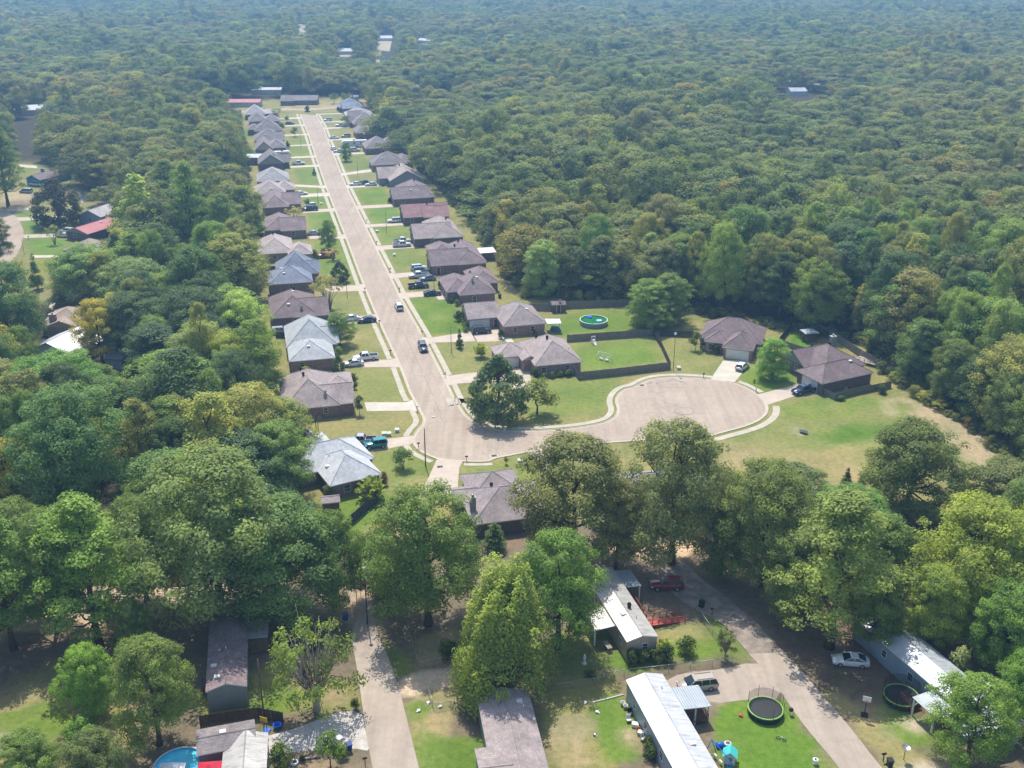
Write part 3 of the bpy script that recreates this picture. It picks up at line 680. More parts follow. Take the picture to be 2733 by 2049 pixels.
        b.tube([(0,0,-.3),(.1,.1,2.2)],[.4,.28],8)
        p,n,s,t = puffs_to_leaves(rs,pf,120,.3,.7,.35); tr = b.mesh('trunk',MT['bark_pale'])
    elif kind == 'small':    # young round-headed yard tree 5 m
        pf = dome_puffs(rs,5.2,4.2,1.6,26,.5,.95,.85,.1)
        p,n,s,t = puffs_to_leaves(rs,pf,150,.3); tr = trunk_mesh(rs,5,.11,pf,7)
    elif kind == 'dwarf':    # shrub, unit 1.5 m tall
        pf = dome_puffs(rs,1.5,1.8,.25,22,.26,.46,.9,.08)
        p,n,s,t = puffs_to_leaves(rs,pf,520,.15,.6,.3,False); tr = trunk_mesh(rs,1,.05,pf,4,start=.1)
    elif kind == 'spiky':    # fountain of upright strap leaves
        N = 260; th = rs.uniform(0,6.28,N); el = rs.uniform(.35,1.4,N); q = rs.uniform(.3,1.0,N)
        p = np.stack([q*np.cos(th)*np.cos(el)*1.3,q*np.sin(th)*np.cos(el)*1.3,.2+q*np.sin(el)*1.5],1)
        n = np.stack([np.cos(th)*-np.sin(el),np.sin(th)*-np.sin(el),np.cos(el)],1)+rs.normal(size=(N,3))*.3
        s = np.full(N,.5); t = rs.uniform(.2,1,N); tr = MB().tube([(0,0,-.1),(0,0,.6)],[.09,.05],6).mesh('trunk',MT['bark'])
    return tr, leaf_mesh('crown', p, n, s, t, L, seed=seed, hang=.5 if kind in ('pine','dense') else 0)
for k, seeds in dict(oak=(1,2,3,4),tall=(11,12,13,14),pine=(21,22,23),plume=(31,32),cone=(41,42),dense=(51,),crape=(61,62),ragged=(71,),small=(81,82),dwarf=(91,92,93),spiky=(95,)).items():
    for sd in seeds: add_kit(k, *make(k, sd))
UNIT = dict(oak=(16,12),tall=(18,8.5),pine=(20,9.2),plume=(16,10.5),cone=(12.6,5.6),dense=(11.8,8.6),crape=(6.4,6.6),ragged=(8.6,9),small=(5.2,4.4),dwarf=(1.5,1.9),spiky=(1.8,2.2))
TREES = []                                       # (x, y, z-extent, half width) of every individual tree
def tree(kind, x, y, h, w, color, label, cat='tree', group=None, name=None, seed=None, vary=True):
    u = UNIT[kind]; ks = KITS[kind]; k = ks[R.randrange(len(ks)) if seed is None else seed % len(ks)]
    c = lin(color) if isinstance(color,str) else color
    lu = .3*c[0]+.6*c[1]+.1*c[2]; c = (c[0]*.68+lu*.32*.92, c[1]*.68+lu*.32*1.04, c[2]*.68+lu*.32*.6)
    if vary: g = R.uniform(.88,1.14); c = (c[0]*g*R.uniform(.94,1.08), c[1]*g, c[2]*g*R.uniform(.9,1.1), 1)
    TREES.append((x,y,h,w/2))
    return k.place(name or ('shrub' if kind in ('dwarf','spiky') else 'tree'), label, cat, (x,y,0), R.uniform(0,6.28), group, (w/u[1],w/u[1],h/u[0]), None, {'crown':c,'trunk':(1,1,1,1)})
# ---- light-weight crowns for the far wood
WOODS = bpy.data.collections.new('wood_kinds')
def wood_mesh(name, kind, seed, per, size):
    rs = np.random.RandomState(seed)
    if kind == 'round': pf = dome_puffs(rs,15.5,11,3,46,1.1,2.0,.8,.12)
    elif kind == 'high': pf = dome_puffs(rs,17,9.5,3,42,1.1,1.9,.9,.14)
    elif kind == 'flat': pf = dome_puffs(rs,14.5,13,3.5,52,1.1,2.0,.7,.16)
    else:
        pf = []
        for i in range(30):
            f = rs.rand()**.8; rad = (4.2*(1-f**2)+.5)*rs.uniform(.3,1); th = rs.uniform(0,6.28)
            pf.append(((rad*cos(th),rad*sin(th),8+11.5*f), rs.uniform(.9,1.5), .6, rs.uniform(.2,.8)))
    p,n,s,t = puffs_to_leaves(rs,pf,per,size,.75,.2,True,1.0)
    me = leaf_mesh(name, p, n, s, t, MT['wood_inst'], seed=seed)
    return me
def wood_object(name, kind, seed, per, size):
    o = bpy.data.objects.new(name, wood_mesh(name, kind, seed, per, size)); WOODS.objects.link(o); return o
for i, (k, sd) in enumerate([('round',1),('high',2),('flat',3),('needle',4),('round',5),('flat',6)]): wood_object('wood_%d' % i, k, sd, 75, .46)
def gn_scatter(name, pts, rots, scls, idxs, coll, label):
    me = bpy.data.meshes.new(name); me.vertices.add(len(pts)); me.vertices.foreach_set('co', np.asarray(pts,np.float32).ravel())
    for nm, ty, d, key in (('spin','FLOAT_VECTOR',rots,'vector'),('size','FLOAT_VECTOR',scls,'vector'),('kind_no','INT',idxs,'value')):
        a = me.attributes.new(nm, ty, 'POINT'); a.data.foreach_set(key, np.asarray(d, np.int32 if ty == 'INT' else np.float32).ravel())
    me.update()
    ng = bpy.data.node_groups.new(name,'GeometryNodeTree')
    ng.interface.new_socket('Geometry', in_out='INPUT', socket_type='NodeSocketGeometry'); ng.interface.new_socket('Geometry', in_out='OUTPUT', socket_type='NodeSocketGeometry')
    N = ng.nodes; gi = N.new('NodeGroupInput'); go = N.new('NodeGroupOutput'); iop = N.new('GeometryNodeInstanceOnPoints'); ci = N.new('GeometryNodeCollectionInfo')
    ci.inputs['Collection'].default_value = coll; ci.inputs['Separate Children'].default_value = True; ci.inputs['Reset Children'].default_value = True
    def na(nm, ty):
        a = N.new('GeometryNodeInputNamedAttribute'); a.data_type = ty; a.inputs['Name'].default_value = nm; return a.outputs['Attribute']
    Lk = ng.links.new
    Lk(gi.outputs[0], iop.inputs['Points']); Lk(ci.outputs[0], iop.inputs['Instance']); iop.inputs['Pick Instance'].default_value = True
    Lk(na('kind_no','INT'), iop.inputs['Instance Index']); Lk(na('spin','FLOAT_VECTOR'), iop.inputs['Rotation']); Lk(na('size','FLOAT_VECTOR'), iop.inputs['Scale'])
    Lk(iop.outputs[0], go.inputs[0])
    o = link(bpy.data.objects.new(name, me)); md = o.modifiers.new('scatter','NODES'); md.node_group = ng
    return tag(o, label, 'wood', None, 'stuff')
# ------------------------------------------------------------------ houses
BR = {'red': mat_brick('brown_red_brick','#7d5a52','#5c413e','#9a8c84'), 'rose': mat_brick('rose_brick','#94706a','#755550','#a79a92'),
      'dark': mat_brick('dark_brick','#5a4342','#443434','#857a75'), 'tan': mat_brick('tan_brick','#9a7f6c','#7c6556','#aba197'),
      'grey': mat('grey_siding','#8d8f8f','#7e8181',.6,.7), 'white': mat('white_siding','#c9c9c5','#b7b7b3',.6,.7), 'blue': mat('blue_siding','#2f7699','#3a86a8',.6,.7), 'blgrey': mat('blue_grey_siding','#7d8b99','#8996a2',.6,.7),
      'cream': mat('cream_siding','#b9ad97','#a79b86',.6,.7), 'wood': mat('weathered_wood','#5a4436','#7b6350',1.5,.9,bump=.3), 'metal': mat('pale_metal_siding','#9fa5ab','#8b9299',.7,.5)}
RF = {k: mat_shingle('shingles_'+k, a, b, s, 1.42) for k, a, b, s in [
    ('taupe','#8a7e7b','#7b706e',.3),('mauve','#7a6c6a','#685b60',.35),('brown','#6d5f5f','#5f5354',.3),('rust','#7d6060','#6d5455',.3),('slate','#78706f','#6a6365',.3),('grey','#84807f','#767271',.25),
    ('light','#8f9194','#85878a',.15),('pale','#a5a6a8','#9b9c9e',.12),('blue','#777c8a','#6c707c',.3),('beige','#9b8f8a','#8d817d',.25),('ash','#918c8c','#837f80',.25)]}
RF['red'] = mat('red_metal_roof','#9c5556','#ab6768',.3,.6,.3); RF['tanroof'] = mat_shingle('shingles_tan','#b09c8c','#a18d7e',.2)
def mat_ribbed(name, c1, c2, period=.3, axis=0, stain=None, rough=.45):
    t = NT(name); v = t.obj(); w_ = t.n('TexWave', wave_type='BANDS', bands_direction='XYZ'[axis]); t.l(v, w_.inputs['Vector'])
    w_.inputs['Scale'].default_value = 1/period*.5; w_.inputs['Distortion'].default_value = 0
    f = t.noise(v,.6,6,.6); mp = t.n('Mapping'); t.l(v, mp.inputs[0]); mp.inputs['Scale'].default_value = (.35,2.2,1) if axis == 1 else (2.2,.35,1)
    st = t.noise(mp.outputs[0],1.2,6,.65)
    col = t.ramp(f,[(.3,lin(c1)),(.7,lin(c2))])
    if stain: col = t.mix(col, lin(stain), t.ramp(st,[(.5,0.0),(.7,.85)]))
    return t.surf(col, rough, .5, .2, t.bump(w_.outputs[0], .6, .03))
RF['whitemetal'] = mat_ribbed('white_metal_roof','#cfcfcf','#b5b7ba',.45,1,'#8f8d8a'); RF['rustymetal'] = mat_ribbed('stained_metal_roof','#bdbab5','#a39f99',.45,1,'#7d6f62')
RF['galv'] = mat_ribbed('galvanised_roof','#8e969d','#9fa6ac',.5,0,'#7d8388'); RF['galvy'] = mat_ribbed('galvanised_roof_panels','#a3a9ae','#b5babd',.5,1,'#85888a')
GDOOR = mat('garage_door_white','#d6d4ce','#c9c6bf',.8,.5)
DOORM = mat('door_paint','#5a3a32','#4b302b',2,.5)
SHUT = mat('dark_trim','#3c3735','#4a4442',3,.7)
HOUSES = []
class Roofs:
    def __init__(s): s.w = []
    def height(s, x, y):
        h = 0
        for (x0,x1,y0,y1,z,k,p) in s.w:
            if x0 <= x <= x1 and y0 <= y <= y1: h = max(h, s.zat(x,y,x0,x1,y0,y1,z,k,p))
        return h
    @staticmethod
    def zat(x,y,x0,x1,y0,y1,z,k,p):
        dx = min(x-x0,x1-x); dy = min(y-y0,y1-y)
        if k == 'h': d = min(dx,dy)
        elif k == 'gx': d = dy                     # ridge along x
        elif k == 'gy': d = dx
        elif k == 's0': d = (y-y0)
        elif k == 's1': d = (x1-x)
        elif k == 's2': d = (x-x0)
        elif k == 's3': d = (y1-y)
        else: d = 0
        return z+.17+d*p
def roof_wing(mb, x0,x1,y0,y1,z,k,p,wall=None):
    T = .17; zt = z+T
    if k == 'h':
        a, b = x1-x0, y1-y0; h = min(a,b)/2; H = zt+h*p
        if a > b: r0, r1 = (x0+h,y0+h,H), (x1-h,y0+h,H)
        elif b > a: r0, r1 = (x0+h,y0+h,H), (x0+h,y1-h,H)
        else: r0 = r1 = (x0+h,y0+h,H)
        c = [(x0,y0,zt),(x1,y0,zt),(x1,y1,zt),(x0,y1,zt)]
        if r0 == r1: mb.add(c+[r0],[(0,1,4),(1,2,4),(2,3,4),(3,0,4)],0)
        elif a > b: mb.add(c+[r0,r1],[(0,1,5,4),(1,2,5),(2,3,4,5),(3,0,4)],0)
        else: mb.add(c+[r0,r1],[(0,1,4),(1,2,5,4),(2,3,5),(3,0,4,5)],0)
        for p_, q_ in ([(c[0],r0),(c[3],r0 if a > b else r1),(c[1],r1 if a > b else r0),(c[2],r1)]+([(r0,r1)] if r0 != r1 else [])):   # ridge and hip caps
            mb.tube([(p_[0],p_[1],p_[2]+.0),(q_[0],q_[1],q_[2]+.0)], .085, 4, 2, False, False)
        lo = [(x0,y0,z),(x1,y0,z),(x1,y1,z),(x0,y1,z)]
        mb.add(lo+c,[(0,1,5,4),(1,2,6,5),(2,3,7,6),(3,0,4,7),(3,2,1,0)],1)
    elif k in ('gx','gy'):
        if k == 'gx': h = (y1-y0)/2; e = [(x0,y0),(x1,y0),(x1,y1),(x0,y1)]; r = [(x0,y0+h),(x1,y0+h)]
        else: h = (x1-x0)/2; e = [(x1,y0),(x1,y1),(x0,y1),(x0,y0)]; r = [(x0+h,y0),(x0+h,y1)]
        H = h*p
        def q(pt, zz): return (pt[0],pt[1],zz)
        top = [q(e[0],zt),q(e[1],zt),q(e[2],zt),q(e[3],zt),q(r[0],zt+H),q(r[1],zt+H)]
        bot = [q(e[0],z),q(e[1],z),q(e[2],z),q(e[3],z),q(r[0],z+H),q(r[1],z+H)]
        mb.add(top,[(0,1,5,4),(2,3,4,5)],0)
        mb.add(bot,[(4,5,1,0),(5,4,3,2)],1)
        mb.add(bot+top,[(0,1,7,6),(2,3,9,8),(0,6,10,4),(4,10,9,3),(1,5,11,7),(5,2,8,11)],1)
        mb.tube([top[4],top[5]], .085, 4, 2, False, False)
    else:                                          # single slope or flat sheet
        f = lambda x, y: Roofs.zat(x,y,x0,x1,y0,y1,z,k,p)
        c = [(x0,y0),(x1,y0),(x1,y1),(x0,y1)]
        mb.add([(x,y,f(x,y)) for x,y in c],[(0,1,2,3)],0)
        mb.add([(x,y,f(x,y)-.1) for x,y in c]+[(x,y,f(x,y)) for x,y in c],[(3,2,1,0),(0,1,5,4),(1,2,6,5),(2,3,7,6),(3,0,4,7)],1)
def window_parts(parent, c, out, w_, h_, frame, sub=True, bars=True):
    """c: centre on the wall face, out: unit outward (x,y)"""
    ux, uy = -out[1], out[0]
    def bx(mb, a0, a1, z0, z1, d0, d1, mi=0):
        vs = [(c[0]+ux*a+out[0]*d, c[1]+uy*a+out[1]*d, c[2]+z) for z in (z0,z1) for d in (d0,d1) for a in (a0,a1)]
        mb.add(vs, [(0,2,3,1),(4,5,7,6),(0,1,5,4),(2,6,7,3),(0,4,6,2),(1,3,7,5)], mi)
    mb = MB(); t = .07
    bx(mb,-w_/2-t,-w_/2,-h_/2-t,h_/2+t,0,.06); bx(mb,w_/2,w_/2+t,-h_/2-t,h_/2+t,0,.06)
    bx(mb,-w_/2,w_/2,h_/2,h_/2+t,0,.058); bx(mb,-w_/2,w_/2,-h_/2-t,-h_/2,0,.075)
    if bars: bx(mb,-w_/2,w_/2,-.02,.02,.02,.05)
    o = mb.build('window', frame, parent)
    g = MB(); bx(g,-w_/2,w_/2,-h_/2,h_/2,.004,.022); g.build('pane', MT['glass'], o)
    return o
def house(label, wings, origin, rot=0.0, wall='red', roof='taupe', wins=(), gdoor=None, doors=(), vents=(), chim=(), cat='house', name='house', eave=2.6, oh=.42, trim='white', group=None, posts=(), found=.0, lattice=None):
    """wings: (x0,x1,y0,y1,kind,pitch[,eave height[,has walls]]) are eave rectangles in the house frame"""
    root = thing(name, label, cat, origin, rot, group)
    for wg in wings:
        ca, cb = (wg[0]+wg[1])/2, (wg[2]+wg[3])/2
        HOUSES.append((origin[0]+ca*cos(rot)-cb*sin(rot), origin[1]+ca*sin(rot)+cb*cos(rot), max(wg[1]-wg[0],wg[3]-wg[2])/2))
    wm = BR[wall]; rf = Roofs(); rb = MB(); wb = MB()
    for i, wg in enumerate(wings):
        x0,x1,y0,y1,k,p = wg[:6]; z = wg[6] if len(wg) > 6 else eave
        rf.w.append((x0,x1,y0,y1,z,k,p)); nf = len(rb.m); roof_wing(rb,x0,x1,y0,y1,z,k,p)
        if len(wg) > 7 and not wg[7]:
            if len(wg) > 8:
                for q_ in range(nf,len(rb.m)): rb.m[q_] = 3 if rb.m[q_] == 0 else rb.m[q_]
            continue
        o = oh+i*.003; a0,a1,b0,b1 = x0+o,x1-o,y0+o,y1-o
        vs = [(a0,b0),(a1,b0),(a1,b1),(a0,b1)]
        wb.add([(x,y,-.15) for x,y in vs]+[(x,y,z+.02) for x,y in vs],[(0,1,5,4),(1,2,6,5),(2,3,7,6),(3,0,4,7),(4,5,6,7)],0)
        if k in ('gx','gy'):                       # gable triangles
            gm = 1
            if k == 'gx':
                h = (b1-b0)/2
                for xx in (a0,a1): wb.add([(xx,b0,z+.02),(xx,b1,z+.02),(xx,b0+h,z+.02+h*p)],[(0,1,2)],gm)
            else:
                h = (a1-a0)/2
                for yy in (b0,b1): wb.add([(a0,yy,z+.02),(a1,yy,z+.02),(a0+h,yy,z+.02+h*p)],[(0,1,2)],gm)
    gab = BR.get({'red':'cream','rose':'cream','tan':'cream','dark':'grey'}.get(wall, wall), wm)
    if wb.v: wb.build('wall', [wm, gab], root)
    cap = RF[roof]
    ro = rb.build('roof', [RF[roof], MT['white'] if trim == 'white' else (SHUT if trim == 'dark' else BR[trim]), cap, RF['galv']], root)
    for (x, y, kd) in vents:
        b = MB(); zz = rf.height(x,y)-.1
        if kd == 'b':   b.box(x-.2,x+.2,y-.2,y+.2,zz,zz+.55,0); b.lathe([(.28,zz+.5),(.32,zz+.68),(.2,zz+.92),(.0,zz+1.0)],10,0,(x,y)); m = MT['black']
        elif kd == 'w': b.box(x-.35,x+.35,y-.3,y+.3,zz,zz+.3,0); m = MT['white']
        elif kd == 'd': b.lathe([(.02,zz+.2),(.3,zz+.55),(.42,zz+.75)],12,0,(x,y)); b.tube([(x,y,zz),(x,y,zz+.5)],.04,6); m = MT['metal_grey']
        else:           b.tube([(x,y,zz),(x,y,zz+.55)],.07,8); m = MT['white']
        b.build('vent' if kd != 'd' else 'dish', m, ro)
    for (x, y, sx_, sy_, top) in chim:
        b = MB(); zz = rf.height(x,y)-.6
        b.box(x-sx_/2,x+sx_/2,y-sy_/2,y+sy_/2,zz,top,0); b.box(x-sx_/2-.09,x+sx_/2+.09,y-sy_/2-.09,y+sy_/2+.09,top,top+.14,1)
        b.lathe([(.2,top+.14),(.2,top+.42),(.3,top+.44),(.3,top+.56),(0,top+.62)],10,2,(x,y))
        b.build('chimney', [BR['grey'] if wall in ('white','grey','red','dark') else wm, MT['concrete'], MT['metal_grey']], ro)
    def face(wi, side, pos):
        x0,x1,y0,y1 = wings[wi][:4]; o = oh+wi*.003
        return {'S':((x0+pos,y0+o),(0,-1)),'N':((x0+pos,y1-o),(0,1)),'W':((x0+o,y0+pos),(-1,0)),'E':((x1-o,y0+pos),(1,0))}[side]
    for (wi,side,pos,w_,h_,sill) in wins:
        (cx,cy),out = face(wi,side,pos); window_parts(root,(cx,cy,sill+h_/2),out,w_,h_,MT['white'])
    for d in doors:
        wi,side,pos = d[:3]; (cx,cy),out = face(wi,side,pos); ux,uy = -out[1],out[0]
        M = Matrix(((ux,out[0],0,cx),(uy,out[1],0,cy),(0,0,1,0),(0,0,0,1)))
        b = MB(); b.box(-.46,.46,.0,.05,.05,2.1,0,M); b.box(-.56,-.46,0,.07,.05,2.2,1,M); b.box(.46,.56,0,.07,.05,2.2,1,M); b.box(-.46,.46,0,.068,2.1,2.2,1,M)
        dd = b.build('door',[DOORM,MT['white']],root)
        b = MB(); b.box(.3,.38,.05,.1,.98,1.1,0,M); b.build('handle',MT['brass'],dd)
    for g in ([gdoor] if gdoor else []):
        wi,side,pos,w_ = g; (cx,cy),out = face(wi,side,pos); ux,uy = -out[1],out[0]
        M = Matrix(((ux,out[0],0,cx),(uy,out[1],0,cy),(0,0,1,0),(0,0,0,1)))
        b = MB()
        for r_ in range(4): b.box(-w_/2,w_/2,0,.05,.03+r_*.54,.03+r_*.54+.52,0,M)
        b.box(-w_/2-.1,-w_/2,0,.08,.03,2.3,1,M); b.box(w_/2,w_/2+.1,0,.08,.03,2.3,1,M); b.box(-w_/2,w_/2,0,.078,2.19,2.3,1,M)
        b.build('garage_door',[GDOOR,MT['white']],root)
    if lattice:
        x0,x1,y0,y1 = lattice; b = MB(); b.box(x0,x1,y0,y1,.5,.62)
        for (xa,ya,xb,yb) in ((x0,y0,x1,y0),(x1,y0,x1,y1)):
            n_ = 9
            for i in range(n_+1): q = i/n_; xx, yy = xa+(xb-xa)*q, ya+(yb-ya)*q; b.box(xx-.04,xx+.04,yy-.04,yy+.04,.0,1.5)
            for zz in (.15,.4,.8,1.15,1.45): b.tube([(xa,ya,zz),(xb,yb,zz)],.04,4)
        b.build('porch_floor', BR['wood'], root)
    for (x,y,zt) in posts:
        b = MB(); b.box(x-.09,x+.09,y-.09,y+.09,-.1,zt); b.build('post', MT['white'] if trim == 'white' else BR['wood'], root)
    return root
ORD = 'first second third fourth fifth sixth seventh eighth ninth tenth eleventh twelfth thirteenth fourteenth fifteenth sixteenth'.split()
GH = 'brick houses along the straight street'
def sh(t, n, wings, label, **kw):                  # a house of the street: wings given as (n0,n1,t0,t1,kind,pitch)
    ws = [(w_[0]-n, w_[1]-n, w_[2]-t, w_[3]-t)+tuple(w_[4:]) for w_ in wings]
    x, y = W(t, n)
    if 'vents' in kw: kw['vents'] = [(a-n, b-t, k) for a, b, k in kw['vents']]
    if 'chim' in kw: kw['chim'] = [(a-n, b-t)+tuple(r) for a, b, *r in kw['chim']]
    if 'posts' in kw: kw['posts'] = [(a-n, b-t, z) for a, b, z in kw['posts']]
    return house(label, ws, (x,y,0), STREET_ROT, group=GH, **kw)
# right-hand row, nearest first
sh(-30,29,[(23.6,34.6,-30,-14.5,'h',.62),(16.6,24.6,-23.2,-15.6,'h',.5),(21.6,25.6,-26.2,-20,'gy',.5)],'taupe hip-roofed brick house on the corner lot with round bushes under its front wall',
   roof='taupe',wall='rose',wins=[(0,'S',2.2,1.0,1.3,.8),(0,'S',7.6,.8,1.1,1.0),(0,'W',2.2,1.1,1.5,.6)],gdoor=(1,'S',2.8,4.6),doors=[(0,'W',4.6)],vents=[(28.5,-22,'b'),(27,-18,'b'),(31,-27,'p'),(33,-24,'p')],posts=[(34.2,-29.5,2.6)])
sh(-3.4,28,[(22.8,33.6,-3.4,10.5,'h',.62),(15.4,24,3.8,14,'gx',.5)],'taupe roofed brick house beside the ring pool yard with white patio cover',
   roof='taupe',wall='rose',wins=[(0,'S',3,.9,1.2,.9),(0,'S',7.4,.9,1.2,.9),(0,'W',1.8,1.1,1.5,.6)],gdoor=(1,'S',3.1,4.8),doors=[(1,'S',7.2)],vents=[(29.6,1,'w'),(27,3,'p')])
sh(23.3,22,[(17.1,27.2,23.3,37,'h',.66),(14.3,22,26.6,40,'h',.6),(22.4,30,32,45,'h',.6)],'mauve-brown brick house with two parallel hips and clipped bushes, third on the right',
   roof='mauve',wall='red',wins=[(0,'S',4.2,.9,1.7,.35),(1,'W',3,1.2,1.5,.6)],doors=[(1,'W',7)],vents=[(23,29,'w'),(22,33,'b'),(21.5,27,'d')])
sh(52,22,[(14.4,26.4,51.7,62.4,'gx',.62),(21.8,31,51.4,73,'h',.62),(16.2,24,62,74,'h',.6)],'long streaked mauve-roofed brick house behind the row of six parked vehicles',
   roof='mauve',wall='red',wins=[(1,'S',6.8,.8,1.0,1.2)],doors=[(0,'S',2.2),(0,'W',4)],vents=[(24.5,58,'w'),(25.5,68,'b'),(24,66,'b')])
sh(83,22,[(14.2,27,82.6,94,'gx',.6),(20,30.2,82,104,'h',.62)],'taupe roofed dark brick house beside two white pickups on the right of the street',
   roof='taupe',wall='dark',wins=[(0,'W',5,1.6,1.4,.7)],vents=[(25.6,94,'p'),(24,90,'w'),(27,97,'b')])
sh(111,22,[(15,31,111,123.4,'gx',.5),(21.6,30.6,109.6,121,'gx',.46)],'rust-red roofed dark brick house on the right, sixth from the corner',roof='rust',wall='dark',wins=[(0,'S',3,1,1.2,1),(0,'W',5,1.4,1.4,.7)],vents=[(24,117,'b'),(27,119,'p')])
sh(140,22,[(15.2,29.3,139.6,151,'gx',.55),(19,31,140.2,162,'h',.6)],'mauve-roofed brick house with one white roof light, seventh on the right of the street',roof='mauve',wall='red',wins=[(0,'S',4,1,1.2,1)],vents=[(22.5,143.5,'w'),(25,152,'b')])
sh(172,24,[(18.2,32.2,171,187,'gy',.55),(14.6,23,177,188.4,'gx',.6),(21,30,185,196,'h',.6)],'taupe house with a broad grey gable end facing the corner, eighth on the right',roof='taupe',wall='grey',wins=[(0,'S',7,1.6,1.3,.8),(0,'S',10.5,1,1.3,.8)],vents=[(24,184,'b')])
sh(205,22,[(15.2,30.4,204.6,219,'h',.6),(26,33.5,208,222,'h',.55)],'slate-brown hip-roofed brick house on the right with an empty driveway',roof='slate',wall='red',wins=[(0,'S',3,1,1.2,1)],vents=[(20,208,'w'),(21.4,213,'b')])
sh(244,22,[(16.8,29.2,244,258.6,'h',.68),(25,33.8,252,263,'h',.6)],'slate hip-roofed brick house beside the long white caravan on the right',roof='slate',wall='red',vents=[(22.4,247,'w')],wins=[(0,'S',3,1,1.2,1)])
sh(283,24,[(20.3,32.4,282.4,297,'gy',.72),(16.8,24,287,302,'h',.6),(19,28,297.4,309,'gx',.7)],'slate brick house with steep twin gables, eleventh on the right of the street',roof='slate',wall='red',wins=[(0,'S',6,1.6,1.4,.8)])
sh(315,24,[(18.4,32.2,314.6,329,'h',.7),(17.2,25,322,335,'gx',.75)],'slate hip-roofed brick house on the right beyond the steep twin-gabled one',roof='slate',wall='red',wins=[(0,'S',4,1,1.2,1)])
sh(345,24,[(17.4,32.6,343.4,358,'h',.5)],'broad ash-grey hip-roofed house near the far end on the right',roof='ash',wall='red',vents=[(24,346,'w')])
sh(376,24,[(16.8,30.4,376,391,'h',.66),(18,26,372,384,'gx',.5)],'last house at the far right corner of the street, blue-grey roof',roof='blue',wall='dark',chim=[(25.5,388,.9,.7,8)],wins=[(1,'W',4,1,1.2,1)])
# left-hand row, nearest first
sh(-41,-24,[(-31.2,-19.6,-41,-23.6,'h',.66),(-27,-16.6,-40.6,-31.2,'gx',.55),(-22,-16,-31.4,-23.4,'h',.4)],'large taupe-roofed brick house left of the corner with wide plain lawn',
   roof='taupe',wall='red',wins=[(0,'S',8.6,.8,1.1,1.1)],doors=[(1,'E',2)],vents=[(-26.5,-28,'b'),(-26.2,-32,'b'),(-22.4,-38.6,'d')])
sh(-14.6,-24,[(-28.6,-18.4,-14.6,-2.4,'h',.52),(-28.8,-17.2,-5.8,9.4,'h',.78),(-24,-16.6,-5,4,'gx',.6)],'light blue-grey roofed brick house second on the left of the street',
   roof='light',wall='rose',vents=[(-24,-11,'w'),(-25,-7.4,'p')],wins=[(0,'S',2.8,.8,1.1,1.1),(2,'E',3,1,1.3,.8)])
sh(16,-24,[(-31.8,-20,16,33.4,'h',.62),(-26,-17.2,15.7,27.4,'gx',.5)],'brown hip-roofed dark brick house third on the left, beside a black saloon car',
   roof='brown',wall='dark',vents=[(-27,19.5,'w'),(-25.5,26,'w'),(-26,30,'b'),(-25.2,28,'b'),(-24,18,'d')],wins=[(0,'S',6,.8,1,1.2),(1,'S',5,.6,1,1.2)])
sh(45,-24,[(-31.4,-19.4,44.6,57,'h',.56),(-29,-17.5,52.6,66,'h',.82),(-23.5,-16.9,53.5,61.5,'gx',.62)],'slate-blue roofed brick house with a steep right gable, fourth on the left',
   roof='blue',wall='red',vents=[(-27,48,'w'),(-27.6,52,'w'),(-24,63,'b')],wins=[(0,'S',6,1.0,.8,1.3),(1,'E',6.6,1.1,1.4,.8)])
sh(75,-24,[(-33.8,-23,76,93,'h',.6),(-25,-17.6,73.2,83.6,'h',.6)],'beige-grey multi-hipped house fifth on the left of the street',roof='beige',wall='tan',vents=[(-28.6,86.5,'b')],wins=[(0,'S',5,1,1.2,.9)])
sh(103,-24,[(-26,-17.6,102.6,113,'gx',.6),(-31,-21,104.4,121,'h',.62)],'mauve-roofed brick house behind a spreading tree, sixth on the left',roof='mauve',wall='red',wins=[(0,'S',4,1,1.2,1)])
sh(141,-24,[(-24,-17.2,140.6,151,'gx',.6),(-31,-21.6,137,157,'h',.66)],'mauve-roofed brick house beside the black pickup on the left',roof='mauve',wall='red')
sh(159,-24,[(-33.6,-21.8,158.6,173.4,'h',.62),(-26,-18,164.8,175.4,'h',.6)],'pale taupe hip-roofed brick house with a white car on its looping drive',roof='beige',wall='rose',vents=[(-27,161,'w')])
sh(182,-24,[(-32,-19.4,182,198,'h',.6)],'ash-grey hip-roofed house on the left with two driveways apart',roof='ash',wall='red')
sh(218,-24,[(-31,-20,218,233,'gy',.7),(-23,-17.6,220.6,229,'gx',.6)],'grey gabled brick house on the left in front of the white caravan',roof='slate',wall='dark')
sh(254,-24,[(-31.6,-23.4,252.6,269,'gy',.85),(-26,-17.5,256,269.4,'h',.68)],'slate house with a steep near gable beyond the white caravan on the left',roof='slate',wall='red',wins=[(0,'S',4,1,1.2,1)])
sh(278,-24,[(-31.6,-18,277,293,'h',.66),(-25,-17.4,275.4,286,'gx',.6)],'slate hip-roofed house on the left with one white roof light',roof='slate',wall='red',vents=[(-26,280,'w')])
sh(305,-24,[(-31.2,-17.4,304.6,320,'h',.66),(-34.4,-28,310,322,'h',.55)],'slate hip-roofed house on the left with two white roof lights',roof='slate',wall='red',vents=[(-27.6,308,'w'),(-24.6,308.6,'w')])
sh(336,-24,[(-33.6,-24,336.6,351,'h',.75),(-26,-17.4,335.4,347,'h',.62)],'slate house with two peaks second from the far left end',roof='slate',wall='red')
sh(361,-24,[(-35.4,-24,361,376,'h',.75),(-26,-17.6,363,374,'h',.4)],'taupe house with a tall pyramid roof at the far left end of the street',roof='ash',wall='red')
